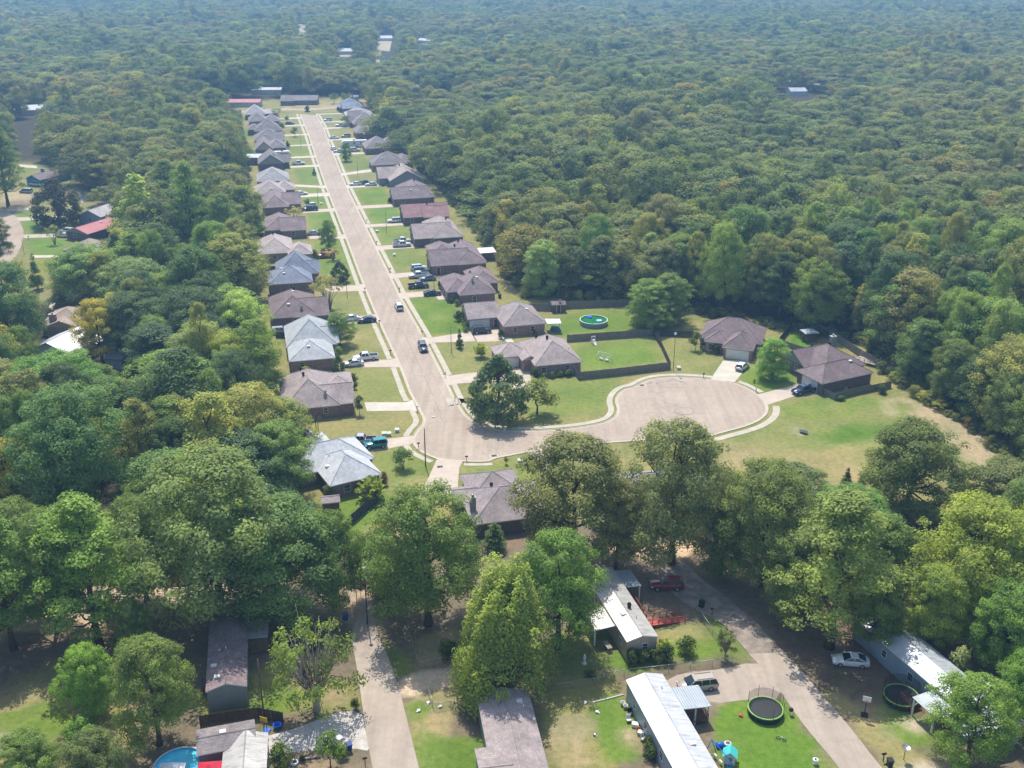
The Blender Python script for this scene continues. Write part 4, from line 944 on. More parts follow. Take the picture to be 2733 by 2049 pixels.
# beyond the cross street
x, y = G('a',585,318); house('long low slate-grey house facing down the street from beyond its end',[(0,22,0,11,'gx',.42),(0,9,-2,9,'h',.5)],(x,y,0),.06,'dark','slate',wins=[(0,'S',12,1.2,1.3,.8),(0,'S',17,1.2,1.3,.8)],doors=[(0,'S',14.5)],vents=[(12,6,'w')])
x, y = G('a',30,340); house('low house with a pinkish red metal roof left of the far street end',[(0,19,0,9,'gx',.3)],(x,y,0),.04,'cream','red')
x, y = G('q',470,1215); house('small blue-grey shed with flat front behind the far right houses',[(0,5,0,4.5,'gx',.35)],(x,y,0),.1,'blgrey','blue',cat='shed',name='shed',eave=2.4)
# the house with pale roof beside two trucks, the one south of the bend and the two on the circle
house('pale grey-white roofed brick house with teal off-roader and silver pickup beside it',[(-.2,9.4,-.3,11.2,'h',.6),(-3.6,10.6,6.0,16,'h',.6),(-5.2,6,11,21,'h',.55)],(-31,158.4,0),radians(28.8),'red','pale',
   chim=[(1.2,14.2,1.0,.8,6.6)],vents=[(1.4,5.2,'w'),(2.6,7.6,'p')],wins=[(0,'S',3.2,1.1,1.3,.8),(0,'S',7,.9,1.2,.9),(1,'E',3,1,1.4,.7)],doors=[(1,'E',5.2)],posts=[(10.1,6.6,2.6)])
house('taupe roofed house south of the bend behind the big tree, with square chimney',[(0,13.4,0,12,'h',.5),(1.4,11,8,17.4,'h',.5),(-1.4,5,8,13,'gx',.35)],(-6.3,145.2,0),radians(14),'dark','taupe',
   chim=[(.9,3.8,.9,.8,5.6)],vents=[(1.1,6,'b'),(5,8.2,'b')],wins=[(0,'S',9,1.1,1.3,.8)])
house('dark grey-roofed house glimpsed between two big trees below the circle',[(0,10,0,8,'h',.45)],(19.5,155,0),radians(10),'red','grey')
house('mauve hip-roofed brick house with white double garage door on the circle',[(0,7.2,0,9,'h',.68),(-6.2,8.4,4.8,16.6,'h',.64),(-4.6,1.4,2.6,9,'h',.6)],(48.1,225.1,0),radians(-19),'rose','brown',
   gdoor=(0,'S',3.6,5.0),doors=[(1,'S',5.3)],wins=[(2,'S',1.6,1.0,1.4,.7),(1,'S',1.2,1,1.4,.7),(1,'E',5,1,1.3,.8)],vents=[(1,11.5,'w'),(2.4,11.6,'w')])
house('brown hip-roofed dark brick house with chimney and back deck beside the circle',[(0,14.3,0,8.6,'h',.56),(4.6,16.4,4.4,17,'h',.6),(2.8,9.5,9.0,17.4,'gx',.62)],(65.2,203.3,0),radians(26),'dark','brown',
   chim=[(13.6,12.6,1.2,.9,7.0)],vents=[(10.6,3.6,'w'),(12.2,12,'b'),(9,14,'b')],wins=[(2,'W',3,.9,1.5,.7),(2,'W',6,.9,1.5,.7)],gdoor=(0,'W',4.2,4.6),posts=[(14.0,.5,2.6)])
# left neighbourhood behind the trees
def dh(t, xy, label, wings, rot=0, **kw):
    x, y = G(t, *xy); return house(label, wings, (x,y,0), rot, **kw)
dh('j',(190,675),'blue-sided house with brown roof behind the dark magnolia on the left',[(0,8,0,17,'gy',.42)],radians(-24),wall='blue',roof='brown',chim=[(1.5,8,1.2,.8,5.2)],wins=[(0,'S',4,1.1,1,1.1)],vents=[(5.5,3,'p')])
dh('j',(490,1075),'low house with a red metal roof in the left neighbourhood',[(-.5,9.5,0,15,'gy',.32)],radians(-24),wall='dark',roof='red',vents=[(5.6,10,'w')],wins=[(0,'S',4,1.2,1,1)])
dh('j',(590,955),'small grey-roofed house just behind the red-roofed one on the left',[(-1,9,0,11,'gy',.4)],radians(-18),wall='blgrey',roof='ash',wins=[(0,'S',5,1.1,1,1)])
dh('j',(460,1215),'tan-roofed house half hidden below the red-roofed one on the left',[(0,11,0,12,'h',.45)],radians(-20),wall='tan',roof='tanroof')
dh('k',(300,410),'beige-roofed house with a stone chimney by the yellow tree on the left',[(0,10.5,0,12,'h',.5),(1.5,9,-1,6,'gy',.4)],radians(4),wall='tan',roof='tanroof',chim=[(3.2,1.2,1.6,.9,5.2)],vents=[(7,6,'p')])
dh('k',(190,600),'white metal-roofed outbuilding below the beige house on the left',[(0,13,0,12,'gy',.42)],radians(-16),wall='white',roof='whitemetal',vents=[(8,7,'p')])
dh('k',(770,650),'small grey metal shed with open front by the brown fence',[(0,4.4,0,5.5,'gx',.25)],radians(-4),wall='metal',roof='galv',cat='shed',name='shed',eave=2.3,trim='dark')
dh('j',(110,165),'pale-roofed house far up the left side among tall trees',[(0,24,0,11,'h',.4)],radians(24),wall='cream',roof='pale')
dh('j',(760,990),'white shed beside the red-roofed house on the left',[(0,8,0,5,'gx',.3)],radians(-20),wall='white',roof='pale',cat='shed',name='shed',eave=2.3)
dh('a',(215,950),'small red-brown shed with a flat pale roof behind the left row',[(0,8.5,0,7,'s0',.06)],radians(6),wall='red',roof='pale',cat='shed',name='shed',eave=3.0)
dh('n',(352,430),'little tan garden shed by the grey fence under the trees',[(0,3.2,0,2.6,'gx',.4)],radians(12),wall='wood',roof='taupe',cat='shed',name='shed',eave=2.0,oh=.2)
for (px, py, w_, d_, rt, rfk, lb) in [(240,530,17,12,.1,'pale','pale flat building left of the far straight road among the woods'),(880,330,14,12,.1,'pale','white-roofed building beside the far straight road in the distance'),(1460,360,26,10,-.5,'pale','long pale building on the right of the far road'),(930,210,9,14,0,'ash','far house on the right end of the distant road'),(1080,190,10,12,0,'grey','farthest pale house beyond the distant road'),(1370,1080,9,8,.2,'light','small grey roof among trees right of the far street end'),(1860,1000,16,9,.1,'pale','white roof glimpsed among trees beyond the right row')]:
    dh('q',(px,py),lb,[(0,w_,0,d_,'gx',.35)],rt,wall='white',roof=rfk)
for (px, py, w_, d_, rt, rfk, lb) in [(880,420,11,10,.1,'light','grey roof in a clearing of the right-hand woods'),(560,280,18,9,0,'pale','white roof glimpsed in the right-hand woods, left of a clearing'),(1200,330,15,7,.05,'pale','long white roof behind another in the right-hand woods')]:
    dh('r',(px,py),lb,[(0,w_,0,d_,'gx',.35)],rt,wall='white',roof=rfk)
for (px, py, lb) in [(80,190,'white vehicle shelter roof behind the red metal roof, left of the far street end'),(280,205,'low white roof behind the long slate house at the street end')]:
    dh('a',(px,py),lb,[(0,19,0,9,'gx',.25)],.05,wall='white',roof='pale')
# ------------------------------------------------------------------ vehicles (front towards local +x)
def loft(mb, st, mi=0):
    """st: (x, half width, z bottom, z shoulder, z top) cross sections joined into one smooth shell"""
    n = 9; b = len(mb.v); vs = []
    for x, w, zb, zs, zt in st:
        vs += [(x,-w*.9,zb),(x,-w,zb+.14),(x,-w,zs-.12),(x,-w*.95,zs),(x,0,zt),(x,w*.95,zs),(x,w,zs-.12),(x,w,zb+.14),(x,w*.9,zb)]
    fs = [(i*n+k,(i+1)*n+k,(i+1)*n+k+1,i*n+k+1) for i in range(len(st)-1) for k in range(n-1)]
    fs += [(i*n+n-1,(i+1)*n+n-1,(i+1)*n,i*n) for i in range(len(st)-1)]
    mb.add(vs, fs, mi, True)
    mb.add(vs[:n],[tuple(range(n))],mi); mb.add(vs[-n:],[tuple(range(n))[::-1]],mi)
CARS = {}
def car_kit(kind):
    if kind in CARS: return CARS[kind]
    S = dict(
     sedan=(4.85,.92,.20,[(-2.42,.74,.36,.80,.84),(-2.3,.86,.24,.93,.97),(-1.6,.91,.2,1.0,1.04),(0,.92,.2,.98,1.02),(1.0,.92,.2,.95,1.0),(1.7,.89,.2,.84,.92),(2.25,.82,.26,.70,.76),(2.42,.66,.36,.60,.63)],(.98,.98,1.46,.10,-.95,1.03,-1.85),1.42,-1.38,.33),
     suv=(4.85,.95,.26,[(-2.4,.82,.42,.98,1.0),(-2.33,.92,.3,1.05,1.07),(-1.4,.95,.26,1.1,1.13),(0,.95,.26,1.08,1.11),(1.1,.95,.26,1.06,1.12),(1.8,.92,.26,1.0,1.07),(2.28,.86,.32,.84,.9),(2.42,.7,.42,.7,.74)],(1.06,1.02,1.74,.45,-2.05,1.05,-2.32),1.48,-1.42,.37),
     minivan=(5.1,.98,.22,[(-2.53,.84,.38,.98,1.0),(-2.45,.95,.26,1.05,1.07),(-1.4,.98,.22,1.06,1.09),(0,.98,.22,1.02,1.06),(1.35,.97,.22,.98,1.05),(2.0,.92,.22,.86,.95),(2.4,.84,.28,.72,.78),(2.55,.66,.4,.6,.64)],(1.55,.98,1.76,.62,-2.2,1.02,-2.45),1.6,-1.5,.36),
     pickup=(5.8,1.0,.34,[(-.95,.99,.34,1.1,1.12),(-.6,1.0,.34,1.14,1.16),(.4,1.0,.34,1.13,1.16),(1.35,1.0,.34,1.1,1.17),(2.1,.97,.34,1.06,1.14),(2.7,.92,.4,.96,1.0),(2.88,.8,.5,.8,.84)],(1.3,1.1,1.86,.72,-.62,1.1,-.85),1.85,-1.75,.41),
     jeep=(4.5,.93,.42,[(-2.1,.85,.5,1.08,1.1),(-1.9,.88,.42,1.12,1.14),(-.6,.9,.42,1.14,1.16),(.5,.9,.42,1.12,1.15),(1.4,.8,.45,1.08,1.14),(2.05,.72,.5,1.04,1.08),(2.12,.7,.55,.95,.98)],(.62,1.1,1.84,.4,-1.95,1.1,-2.05),1.4,-1.3,.42),
     hatch=(4.4,.91,.22,[(-2.18,.78,.38,.9,.93),(-2.08,.88,.26,1.0,1.03),(-1.2,.91,.22,1.04,1.07),(.3,.91,.22,1.0,1.05),(1.1,.9,.22,.95,1.02),(1.75,.86,.22,.85,.92),(2.1,.78,.28,.68,.74),(2.2,.62,.38,.58,.62)],(1.05,1.0,1.6,.25,-1.5,1.03,-2.05),1.35,-1.3,.34))[kind]
    L_, Wd, gc, st, (wx0,wz,rz,wx1,bx1,bz,bx0), ax0, ax1, wr = S
    k = Kit(); body = MB(); loft(body, st)
    tw = Wd*.74; bw = Wd*.93
    # roof panel, pillars
    r = [(wx1+.04,-tw,rz-.05),(wx1+.04,tw,rz-.05),(bx1,tw,rz-.05),(bx1,-tw,rz-.05)]
    body.add([(wx1+.02,-tw,rz-.06),(wx1+.02,tw,rz-.06),(bx1,tw,rz-.06),(bx1,-tw,rz-.06),(wx1-.12,-tw*.9,rz),(wx1-.12,tw*.9,rz),(bx1+.12,tw*.9,rz),(bx1+.12,-tw*.9,rz)],[(0,1,5,4),(1,2,6,5),(2,3,7,6),(3,0,4,7),(4,5,6,7),(3,2,1,0)],0)
    for s in (-1,1):
        body.tube([(wx0,s*bw,wz),(wx1,s*tw,rz-.04)],.045,4); body.tube([(bx0,s*bw,bz),(bx1,s*tw,rz-.04)],.07,4)
        mids = {'sedan':[-.35],'hatch':[-.35],'suv':[-.4,-1.4],'minivan':[-.3,-1.35],'pickup':[.05],'jeep':[-.5]}[kind]
        for m in mids: body.tube([(m,s*bw*.995,wz),(m,s*tw*1.0,rz-.04)],.05,4)
    mats = [MT['paint'], MT['black']]
    if kind == 'pickup':                            # open load bed
        x0, x1 = -2.9, -.97; z0, z1 = .72, 1.18; wi = 1.0
        body.box(x0,x1,-wi,-wi+.1,.42,z1); body.box(x0,x1,wi-.1,wi,.42,z1); body.box(x0,x0+.07,-wi+.1,wi-.1,.45,z1); body.box(x0+.07,x1,-wi+.1,wi-.1,.42,z0,1); body.box(x1-.06,x1,-wi+.1,wi-.1,z0,z1-.02,1)
    k.part('body', body.mesh('body', mats))
    def gl(name, v, f): k.part(name, MB().add(v, f).mesh(name, MT['carglass']))
    e = .012; tz = rz-.07
    gl('windscreen',[(wx0+e,-bw*.95,wz+.02),(wx0+e,bw*.95,wz+.02),(wx1+e,tw*.97,tz),(wx1+e,-tw*.97,tz)],[(0,1,2,3)])
    gl('rear_window',[(bx0-e,bw*.93,bz+.03),(bx0-e,-bw*.93,bz+.03),(bx1-e,-tw*.95,tz),(bx1-e,tw*.95,tz)],[(0,1,2,3)])
    for s in (-1,1):
        v = [(wx0-.08,s*(bw+.0),wz+.02),(bx0+.12,s*(bw+.0),bz+.02),(bx1+.05,s*(tw+.008),tz),(wx1+.02,s*(tw+.008),tz)]
        gl('side_window', v, [(0,1,2,3) if s < 0 else (3,2,1,0)])
    for ax in (ax0,ax1):
        for s in (-1,1):
            t_ = MB(); y0, y1 = (Wd-.2)*s, (Wd+.015)*s
            t_.tube([(0,y0-.0,0),(0,y1,0)],wr,16)
            rim = MB(); rim.tube([(0,y1-.01*s,0),(0,y1+.014*s,0)],wr*.66,12)
            for q in range(5): rim.tube([(0,y1+.016*s,0),(wr*.6*cos(q*1.257),y1+.016*s,wr*.6*sin(q*1.257))],.035,4)
            k.part('wheel', t_.mesh('wheel', MT['rubber']), (ax,0,wr), subs=[('rim', rim.mesh('rim', MT['chrome']), (0,0,0), (0,0,0), [])])
    fx = st[-1][0]; fz = st[-2][3]; rx = st[0][0]; rzz = st[1][3]
    for s in (-1,1):
        b = MB(); b.box(fx-.3,fx-.02,s*Wd*.8-.16,s*Wd*.8+.08*s+.08,fz-.2,fz-.04); k.part('headlight', b.mesh('headlight', MT['lampglass']))
        hh = .34 if kind in ('suv','minivan','pickup') else .2
        if kind == 'pickup': b = MB(); b.box(-2.93,-2.86,s*.9-.09,s*.9+.1,.78,1.14)
        else: b = MB(); b.box(rx-.03,rx+.22,s*Wd*.8-.12,s*Wd*.8+.12,rzz-hh,rzz-.03)
        k.part('tail_light', b.mesh('tail_light', MT['redlens']))
        b = MB(); b.box(wx0-.35,wx0-.15,s*(Wd+.02),s*(Wd+.2),wz+.03,wz+.2); k.part('mirror', b.mesh('mirror', MT['paint']))
    b = MB(); b.box(fx-.12,fx+.03,-.55,.55,.42,.62); k.part('grille', b.mesh('grille', MT['black']))
    b = MB(); rx2 = -2.93 if kind == 'pickup' else rx; b.box(rx2-.05,rx2+.08,-Wd*.78,Wd*.78,.42,.58); k.part('bumper', b.mesh('bumper', MT['chrome'] if kind == 'pickup' else MT['black']))
    if kind == 'jeep':
        b = MB(); b.tube([(-2.28,0,1.0),(-2.1,0,1.0)],.38,14); k.part('spare_wheel', b.mesh('spare_wheel', MT['rubber']))
    if kind in ('suv','minivan'):
        for s in (-1,1):
            b = MB(); b.tube([(wx1-.3,s*tw*.82,rz+.05),(bx1+.3,s*tw*.82,rz+.05)],.025,5); k.part('roof_rail', b.mesh('roof_rail', MT['black']))
    CARS[kind] = k; return k
AV, AU = math.degrees(atan2(VY,VX)), math.degrees(atan2(UY,UX))
CC = dict(white='#d4d4d2', offwhite='#c9c7c2', silver='#a3a7aa', beige='#a89e90', black='#15161a', navy='#16203c', blue='#16304f', red='#a3172a', maroon='#7a1420', teal='#0d7f8c', steel='#5f7482', slate='#3c4650', grey='#6b6f72')
def car(kind, col, at, ang, label, cat='car', group=None, name=None):
    x, y = G(*at, .65) if len(at) == 3 else at
    nm = name or {'suv':'suv','pickup':'pickup_truck','minivan':'minivan','jeep':'off_road_car'}.get(kind,'parked_car')
    return car_kit(kind).place(nm, label, cat, (x,y,.04), radians(ang), group, color=lin(CC[col]))
PV = 'vehicles parked on the driveways'
car('suv','white',('a',1085,472),AV+180,'white off-road wagon on the driveway of the third house from the far right end','suv',PV)
car('pickup','white',('a',1222,528),AV+180,'white pickup at the front wall of the fourth house from the far right end','pickup',PV)
car('sedan','white',('a',1152,658),AV,'white saloon nose in beside a white wagon with dark windows, far right','car',PV)
car('suv','silver',('a',1275,640),AV+180,'pale wagon with dark windows parked behind a white saloon, far right','suv',PV)
car('hatch','white',('a',1142,775),AU+10,'small white hatchback at the kerb by the young tree and long caravan','car',PV)
car('sedan','white',('a',1200,797),AV+180,'white saloon half behind the young tree beside the long caravan','car',PV)
car('suv','white',('a',1372,787),AV,'white wagon parked in front of the long white caravan','suv',PV)
car('sedan','white',('a',1375,1143),AV+180,'white saloon nearest the street on the three-car driveway by the grey gable house','car',PV)
car('pickup','black',('a',1480,1136),AV,'black pickup between two white cars by the grey gable house','pickup',PV)
car('sedan','offwhite',('a',1540,1148),AV+180,'white saloon nearest the grey gable house on its three-car driveway','car',PV)
car('suv','white',('a',1785,1532),AV+180,'white family wagon by the rust-red roofed house','suv',PV)
car('sedan','slate',('a',685,508),AV,'dark grey saloon by a small tree near the far left end','car',PV)
car('pickup','white',('a',775,928),AV,'white pickup with covered bed on the driveway below the left caravan','pickup',PV)
car('sedan','white',('a',805,1243),AV,'white saloon beside the looping drive on the left','car',PV)
car('pickup','black',('a',895,1408),AV+180,'black pickup on the left driveway with a white car just behind it','pickup',PV)
car('hatch','white',('a',905,1372),AV+180,'white car just behind the black pickup on the left','car',PV)
car('sedan','silver',('b',572,214),AV,'silver car nosed up to the mauve house behind a spreading tree on the left','car',PV)
car('pickup','red',('b',658,397),AV+180,'bright red vehicle half hidden behind a yard tree on the left','pickup',PV)
car('pickup','white',('b',1275,308),AV,'white crew-cab pickup, nearer of two by the dark brick house','pickup',PV)
car('pickup','offwhite',('b',1278,278),AV,'white pickup, farther of two by the dark brick house','pickup',PV)
car('suv','white',('b',1412,495),AV,'white wagon at the back of the six parked vehicles','suv',PV)
car('suv','steel',('b',1432,516),AV,'steel-blue wagon second from the back of the six parked vehicles','suv',PV)
car('pickup','white',('b',1408,556),AV+180,'white pickup in the middle of the six parked vehicles','pickup',PV)
car('sedan','steel',('b',1480,578),AV+180,'blue-green saloon next to the house end of a white pickup','car',PV)
car('pickup','navy',('b',1408,638),AV,'dark navy pickup standing on the grass between two driveways','pickup',PV)
car('sedan','navy',('b',1520,698),AV,'dark blue saloon on the driveway of the house with twin hips','car',PV)
car('suv','white',('b',1250,808),AU,'white wagon driving away up the middle of the street','suv','cars driving on the street')
car('suv','slate',('b',1443,1135),AU+180,'dark blue-grey wagon driving down the street towards the corner','suv','cars driving on the street')
car('suv','black',('b',1915,1000),AV,'black wagon before the white garage door of the ring-pool house','suv',PV)
car('sedan','navy',('b',990,912),AV+180,'black saloon at the street end of a left-hand driveway','car',PV)
car('sedan','white',('b',852,900),AV+180,'white car half under a tree behind the black saloon','car',PV)
car('pickup','white',('b',980,1215),AV+180,'white crew-cab pickup beside a white saloon, second driveway on the left','pickup',PV)
car('sedan','white',('b',880,1262),AV+180,'white saloon in front of the white crew-cab pickup on the left','car',PV)
car('suv','silver',('b',300,1003),AV,'silver wagon behind a dark fence in the left back yards','suv',PV)
car('pickup','silver',('c',945,678),AV+166,'silver-white pickup behind the teal off-roader at the pale-roofed house','pickup',PV)
car('jeep','teal',('c',1062,712),AV+183,'bright teal off-road car parked by the pale-roofed house','car',PV)
car('hatch','white',('e',603,487),55,'white hatchback on the driveway of the house with white double garage','car',PV)
car('pickup','blue',('e',955,622),206,'dark blue pickup backed up to the dark brick house on the circle','pickup',PV)
car('suv','maroon',('f',1605,305),180,'dark red wagon in the shade of the big tree by the mobile home','suv')
car('minivan','beige',('f',1830,1040),190,'beige minivan on the dirt drive beside the long white mobile home','minivan')
car('sedan','white',('g',1115,738),172,'white saloon on bare shady ground near the grey mobile home','car')
car('sedan','silver',('g',760,318),60,'pale car almost hidden under the pine in the right foreground','car')
car('suv','black',('h',1112,606),190,'black wagon in deep shade behind the half-bare tree','suv')
car('minivan','silver',('j',190,718),170,'silver van on the dirt yard in front of the blue house','van')
car('pickup','white',('j',268,668),165,'white pickup at the wall of the blue house','pickup')
car('sedan','white',('j',465,1042),165,'white saloon on the driveway of the red-roofed house','car')
car('suv','white',('j',492,1010),165,'white wagon behind the saloon at the red-roofed house','suv')
def caravan(at, ang, Lc, label, z=1.6):
    x, y = G(*at, z); r = thing('caravan', label, 'caravan', (x,y,0.04), radians(ang))
    b = MB(); h = Lc/2; pr = [(-h,.55),(h-.5,.55),(h,1.1),(h-.15,2.3),(h-.9,3.15),(-h+.1,3.15),(-h,2.9)]
    vs = [(p,-1.22,q) for p,q in pr]+[(p,1.22,q) for p,q in pr]; n = len(pr)
    b.add(vs,[(i,(i+1)%n,n+(i+1)%n,n+i) for i in range(n)]+[tuple(range(n))[::-1],tuple(range(n,2*n))],0)
    b.build('body', MT['white'], r)
    s = MB(); [s.box(-h+.2,h-.9,sg*1.225-.01,sg*1.225+.01,1.15,1.35) for sg in (-1,1)]; s.build('stripe', BR['blgrey'], r)
    for px in (-h*.55,0,h*.5):
        for sg in (-1,1):
            s = MB(); s.box(px-.5,px+.5,sg*1.23-.012,sg*1.23+.012,1.7,2.3); s.build('window', MT['glass'], r)
    s = MB(); s.box(h*.22,h*.22+.7,-1.25,-1.21,.6,2.5); s.build('door', BR['metal'], r)
    s = MB(); s.box(-.5,.5,-.4,.4,3.15,3.42); s.build('air_conditioner', MT['black'], r)
    for px in (-h*.25,-h*.25+.85):
        for sg in (-1,1):
            s = MB(); s.tube([(px,sg*.98,.35),(px,sg*1.2,.35)],.35,14); s.build('wheel', MT['rubber'], r)
    s = MB(); s.tube([(h-.4,-.5,.6),(h+1.0,0,.5)],.05,6); s.tube([(h-.4,.5,.6),(h+1.0,0,.5)],.05,6); s.tube([(h+.9,0,0),(h+.9,0,.55)],.04,6); s.build('hitch', MT['black'], r)
caravan(('a',1362,722),AV+180,12,'long white caravan parked beside a house on the far right of the street')
caravan(('a',605,838),AV,7.6,'white caravan behind a house on the far left of the street')
# ------------------------------------------------------------------ mobile homes and sheds of the foreground
def mh(label, near_left, rot, w_, y0, y1, wall, roof, wings=(), pitch=.22, eave=3.1, **kw):
    ws = [(0,w_,y0,y1,'gy',pitch)]+list(wings)
    return house(label, ws, (near_left[0],near_left[1],0), radians(rot), wall, roof, cat='mobile home', name='mobile_home', eave=eave, oh=.14, **kw)
BR['tansid'] = mat_ribbed('tan_ribbed_siding','#b3a595','#a08f80',.35,0); BR['bluesid'] = mat_ribbed('pale_blue_siding','#8c9aa6','#98a5b0',.3,2); BR['greysid'] = mat_ribbed('grey_clapboard','#8b908f','#7f8483',.3,2)
mh('tan mobile home with stained pale metal roof and a red ramp on its right',(15.1,114.2),15.5,4.5,0,17.5,'tansid','rustymetal',[(-3.0,.1,4.3,9.2,'s2',.08,2.45,False),(4.4,7.2,12.6,17,'s1',.08,2.5,False,1)],pitch=.26,
   wins=[(0,'S',2.7,.7,.9,1.5),(0,'W',2.4,.8,.9,1.3),(0,'W',12,.9,.9,1.3)],vents=[(2.9,6.6,'b'),(1.6,5.4,'w'),(3.0,4.2,'p')],posts=[(-2.8,4.5,2.5),(-2.8,9,2.5),(7,12.8,2.5),(7,16.8,2.5)],trim='white')
mh('long pale blue mobile home with a bright white metal roof in the foreground',(14.2,106.5),13.8,4.9,-24,0,'bluesid','whitemetal',[(4.95,8.8,-6.4,-2.3,'s1',.07,2.45,False,1)],pitch=.27,
   wins=[(0,'W',5,1,1,1.3),(0,'W',12,1,1,1.3),(0,'W',17,.9,1,1.3),(0,'W',21,.8,1,1.3),(0,'N',2.4,.9,1,1.4)],vents=[(3.6,-3,'p'),(3.4,-13,'w')],posts=[(8.5,-6.2,2.7),(8.5,-2.5,2.7),(6.8,-6.2,2.7)],lattice=(5.0,8.5,-6.3,-2.4))
mh('long taupe-shingled mobile home running off the bottom edge, pole seam on its ridge',(-4.3,103.4),9,6.4,-20,0,'greysid','taupe',[(-1.4,3.2,-17,-8.8,'gx',.2,3.0)],pitch=.3,
   wins=[(0,'W',3,.9,1,1.3),(0,'W',7.5,.9,1,1.3)],vents=[(4.9,-2.3,'w'),(5.2,-3.4,'p')])
mh('blue-grey mobile home with ribbed pale roof half under the right-hand trees',(46.6,119.7),20.7,5.5,-24.5,0,'blgrey','galvy',[(-3.1,.1,-19.4,-15.6,'s2',.07,2.5,False,1)],pitch=.26,
   wins=[(0,'W',7,.9,1.1,1.2),(0,'W',13,.9,1.1,1.2),(0,'W',18,.8,1,1.3)],posts=[(-2.9,-19.2,2.5),(-2.9,-15.8,2.5)])
mh('grey clapboard mobile home with dark shingle roof, left of the narrow lane',(-37.7,104.3),13,5.0,0,16.5,'greysid','mauve',[],pitch=.34,eave=3.0,wins=[(0,'E',5,.8,1,1.3),(0,'E',11,.8,1,1.3),(0,'W',4,.8,1,1.3)],vents=[(2.4,7,'p'),(.9,4.5,'w'),(1.4,2.0,'w')])
house('small open porch shed with patchy rust-stained roof by the grey mobile home',[(0,3.4,0,4.2,'s3',.03)],(-36.0,115.6,0),radians(9),'wood','rustymetal',cat='shed',name='shed',eave=2.3,oh=.15,trim='dark',posts=[(.2,.2,2.3),(3.2,.2,2.3)])
def fit(t, A, B, C, z):                           # rectangle from three corners at one height
    a, b, c = G(t,*A,z), G(t,*B,z), G(t,*C,z); r = atan2(b[1]-a[1], b[0]-a[0])
    w_ = hypot(b[0]-a[0], b[1]-a[1]); d = abs(-(c[0]-a[0])*sin(r)+(c[1]-a[1])*cos(r)); return (a[0],a[1],0), r, w_, d
o, r, w_, d = fit('h',(345,1430),(790,1345),(345,1240),2.7)
house('low building with slate-grey roof beside the white carport in the bottom left',[(0,w_,0,d,'gx',.22)],o,r,'dark','slate',eave=2.6,oh=.2,vents=[(w_*.45,d*.6,'w')],cat='building',name='building')
o, r, w_, d = fit('h',(515,1640),(830,1600),(500,1390),2.6)
house('white metal carport with rust-streaked left slope at the bottom edge',[(0,5.0,0,7.5,'gy',.3,2.4,False)],o,r,'white','rustymetal',posts=[(.2,.2,2.5),(4.8,.2,2.5),(.2,7.2,2.5),(4.8,7.2,2.5)],cat='carport',name='carport',trim='white')
def canopy(t, A, w_, d, rot, z, m, label):
    x, y = G(t,*A,z); r = thing('canopy_tent', label, 'canopy', (x,y,0), rot)
    b = MB(); b.add([(0,0,z),(w_,0,z),(w_,d,z),(0,d,z),(w_/2,d/2,z+.8)],[(0,1,4),(1,2,4),(2,3,4),(3,0,4)]); b.add([(0,0,z-.25),(w_,0,z-.25),(w_,d,z-.25),(0,d,z-.25),(0,0,z),(w_,0,z),(w_,d,z),(0,d,z)],[(0,1,5,4),(1,2,6,5),(2,3,7,6),(3,0,4,7)]); b.build('canopy', m, r)
    for px in (.1,w_-.1):
        for py in (.1,d-.1): MB().tube([(px,py,0),(px,py,z)],.04,6).build('leg', MT['metal_grey'], r)
canopy('h',(330,1600),2.8,2.6,.1,2.3,mat('red_canvas','#c22f40','#a8283a',2,.7),'red canopy tent between the round blue pool and the white carport')
canopy('h',(50,1560),2.9,1.6,.05,2.2,mat('white_canvas','#d8d8d6','#c4c4c2',2,.7),'white canopy over the edge of the round blue pool, bottom left')
# ---- fences
PLANK = mat('grey_fence_boards','#7f7a73','#666059',2.2,.9,bump=.3); PLANKB = mat('brown_fence_boards','#5c4638','#47352b',2.2,.9,bump=.3); PLANKD = mat('dark_fence_boards','#4d4a48','#3b3938',2.2,.9)
def fence(label, pts, h=1.8, m=None, rails=True, name='board_fence', slat=.28):
    m = m or PLANK; r = thing(name, label, 'fence', (pts[0][0],pts[0][1],0)); ox, oy = pts[0]
    q = resample(pts, slat*1.0)
    b = MB()
    for i in range(len(q)-1):
        (x0,y0),(x1,y1) = q[i],q[i+1]; L = hypot(x1-x0,y1-y0)
        if L < .08: continue
        M = Matrix.Translation((x0-ox,y0-oy,0)) @ Matrix.Rotation(atan2(y1-y0,x1-x0),4,'Z'); hh = h+R.uniform(-.05,.05); dz = R.uniform(-.012,.012)
        b.box(.0,L-.015,-.012+dz,.012+dz,0,hh,0,M)
    b.build('boards', m, r)
    b = MB()
    for i in range(len(pts)-1):
        (x0,y0),(x1,y1) = pts[i],pts[i+1]; L = hypot(x1-x0,y1-y0); M = Matrix.Translation((x0-ox,y0-oy,0)) @ Matrix.Rotation(atan2(y1-y0,x1-x0),4,'Z')
        for z in (.35,h*.5,h-.3): b.box(0,L,.03,.08,z,z+.09,0,M)
    if rails: b.build('rails', m, r)
    for p in resample(pts, 2.44):
        MB().box(-.05,.05,-.05,.05,0,h+.06).build('post', m, r, (p[0]-ox,p[1]-oy,0))
    return r
def FP(t, *p, z=0): return [G(t,x,y,z) for x,y in p]
fence('grey board fence round the grassy back yard beside the circle', FP('d',(1000,905),(1035,945),(1400,905),(1775,860)))
fence('grey board fence between the ring-pool yard and the grassy yard', FP('d',(945,640),(1300,614),(1640,592)))
fence('dark post-and-board fence along the end of the grassy yard',FP('d',(1640,592),(1700,690),(1772,850)),1.7,PLANKD,slat=.55)
fence('old grey fence along the wood behind the ring pool', FP('d',(640,385),(830,392),(960,372),(1200,362),(1440,352)),1.9)
fence('dark grey fence left of the circle house with white garage',FP('d',(1690,595),(1810,598),(1960,606)),1.6,PLANKD)
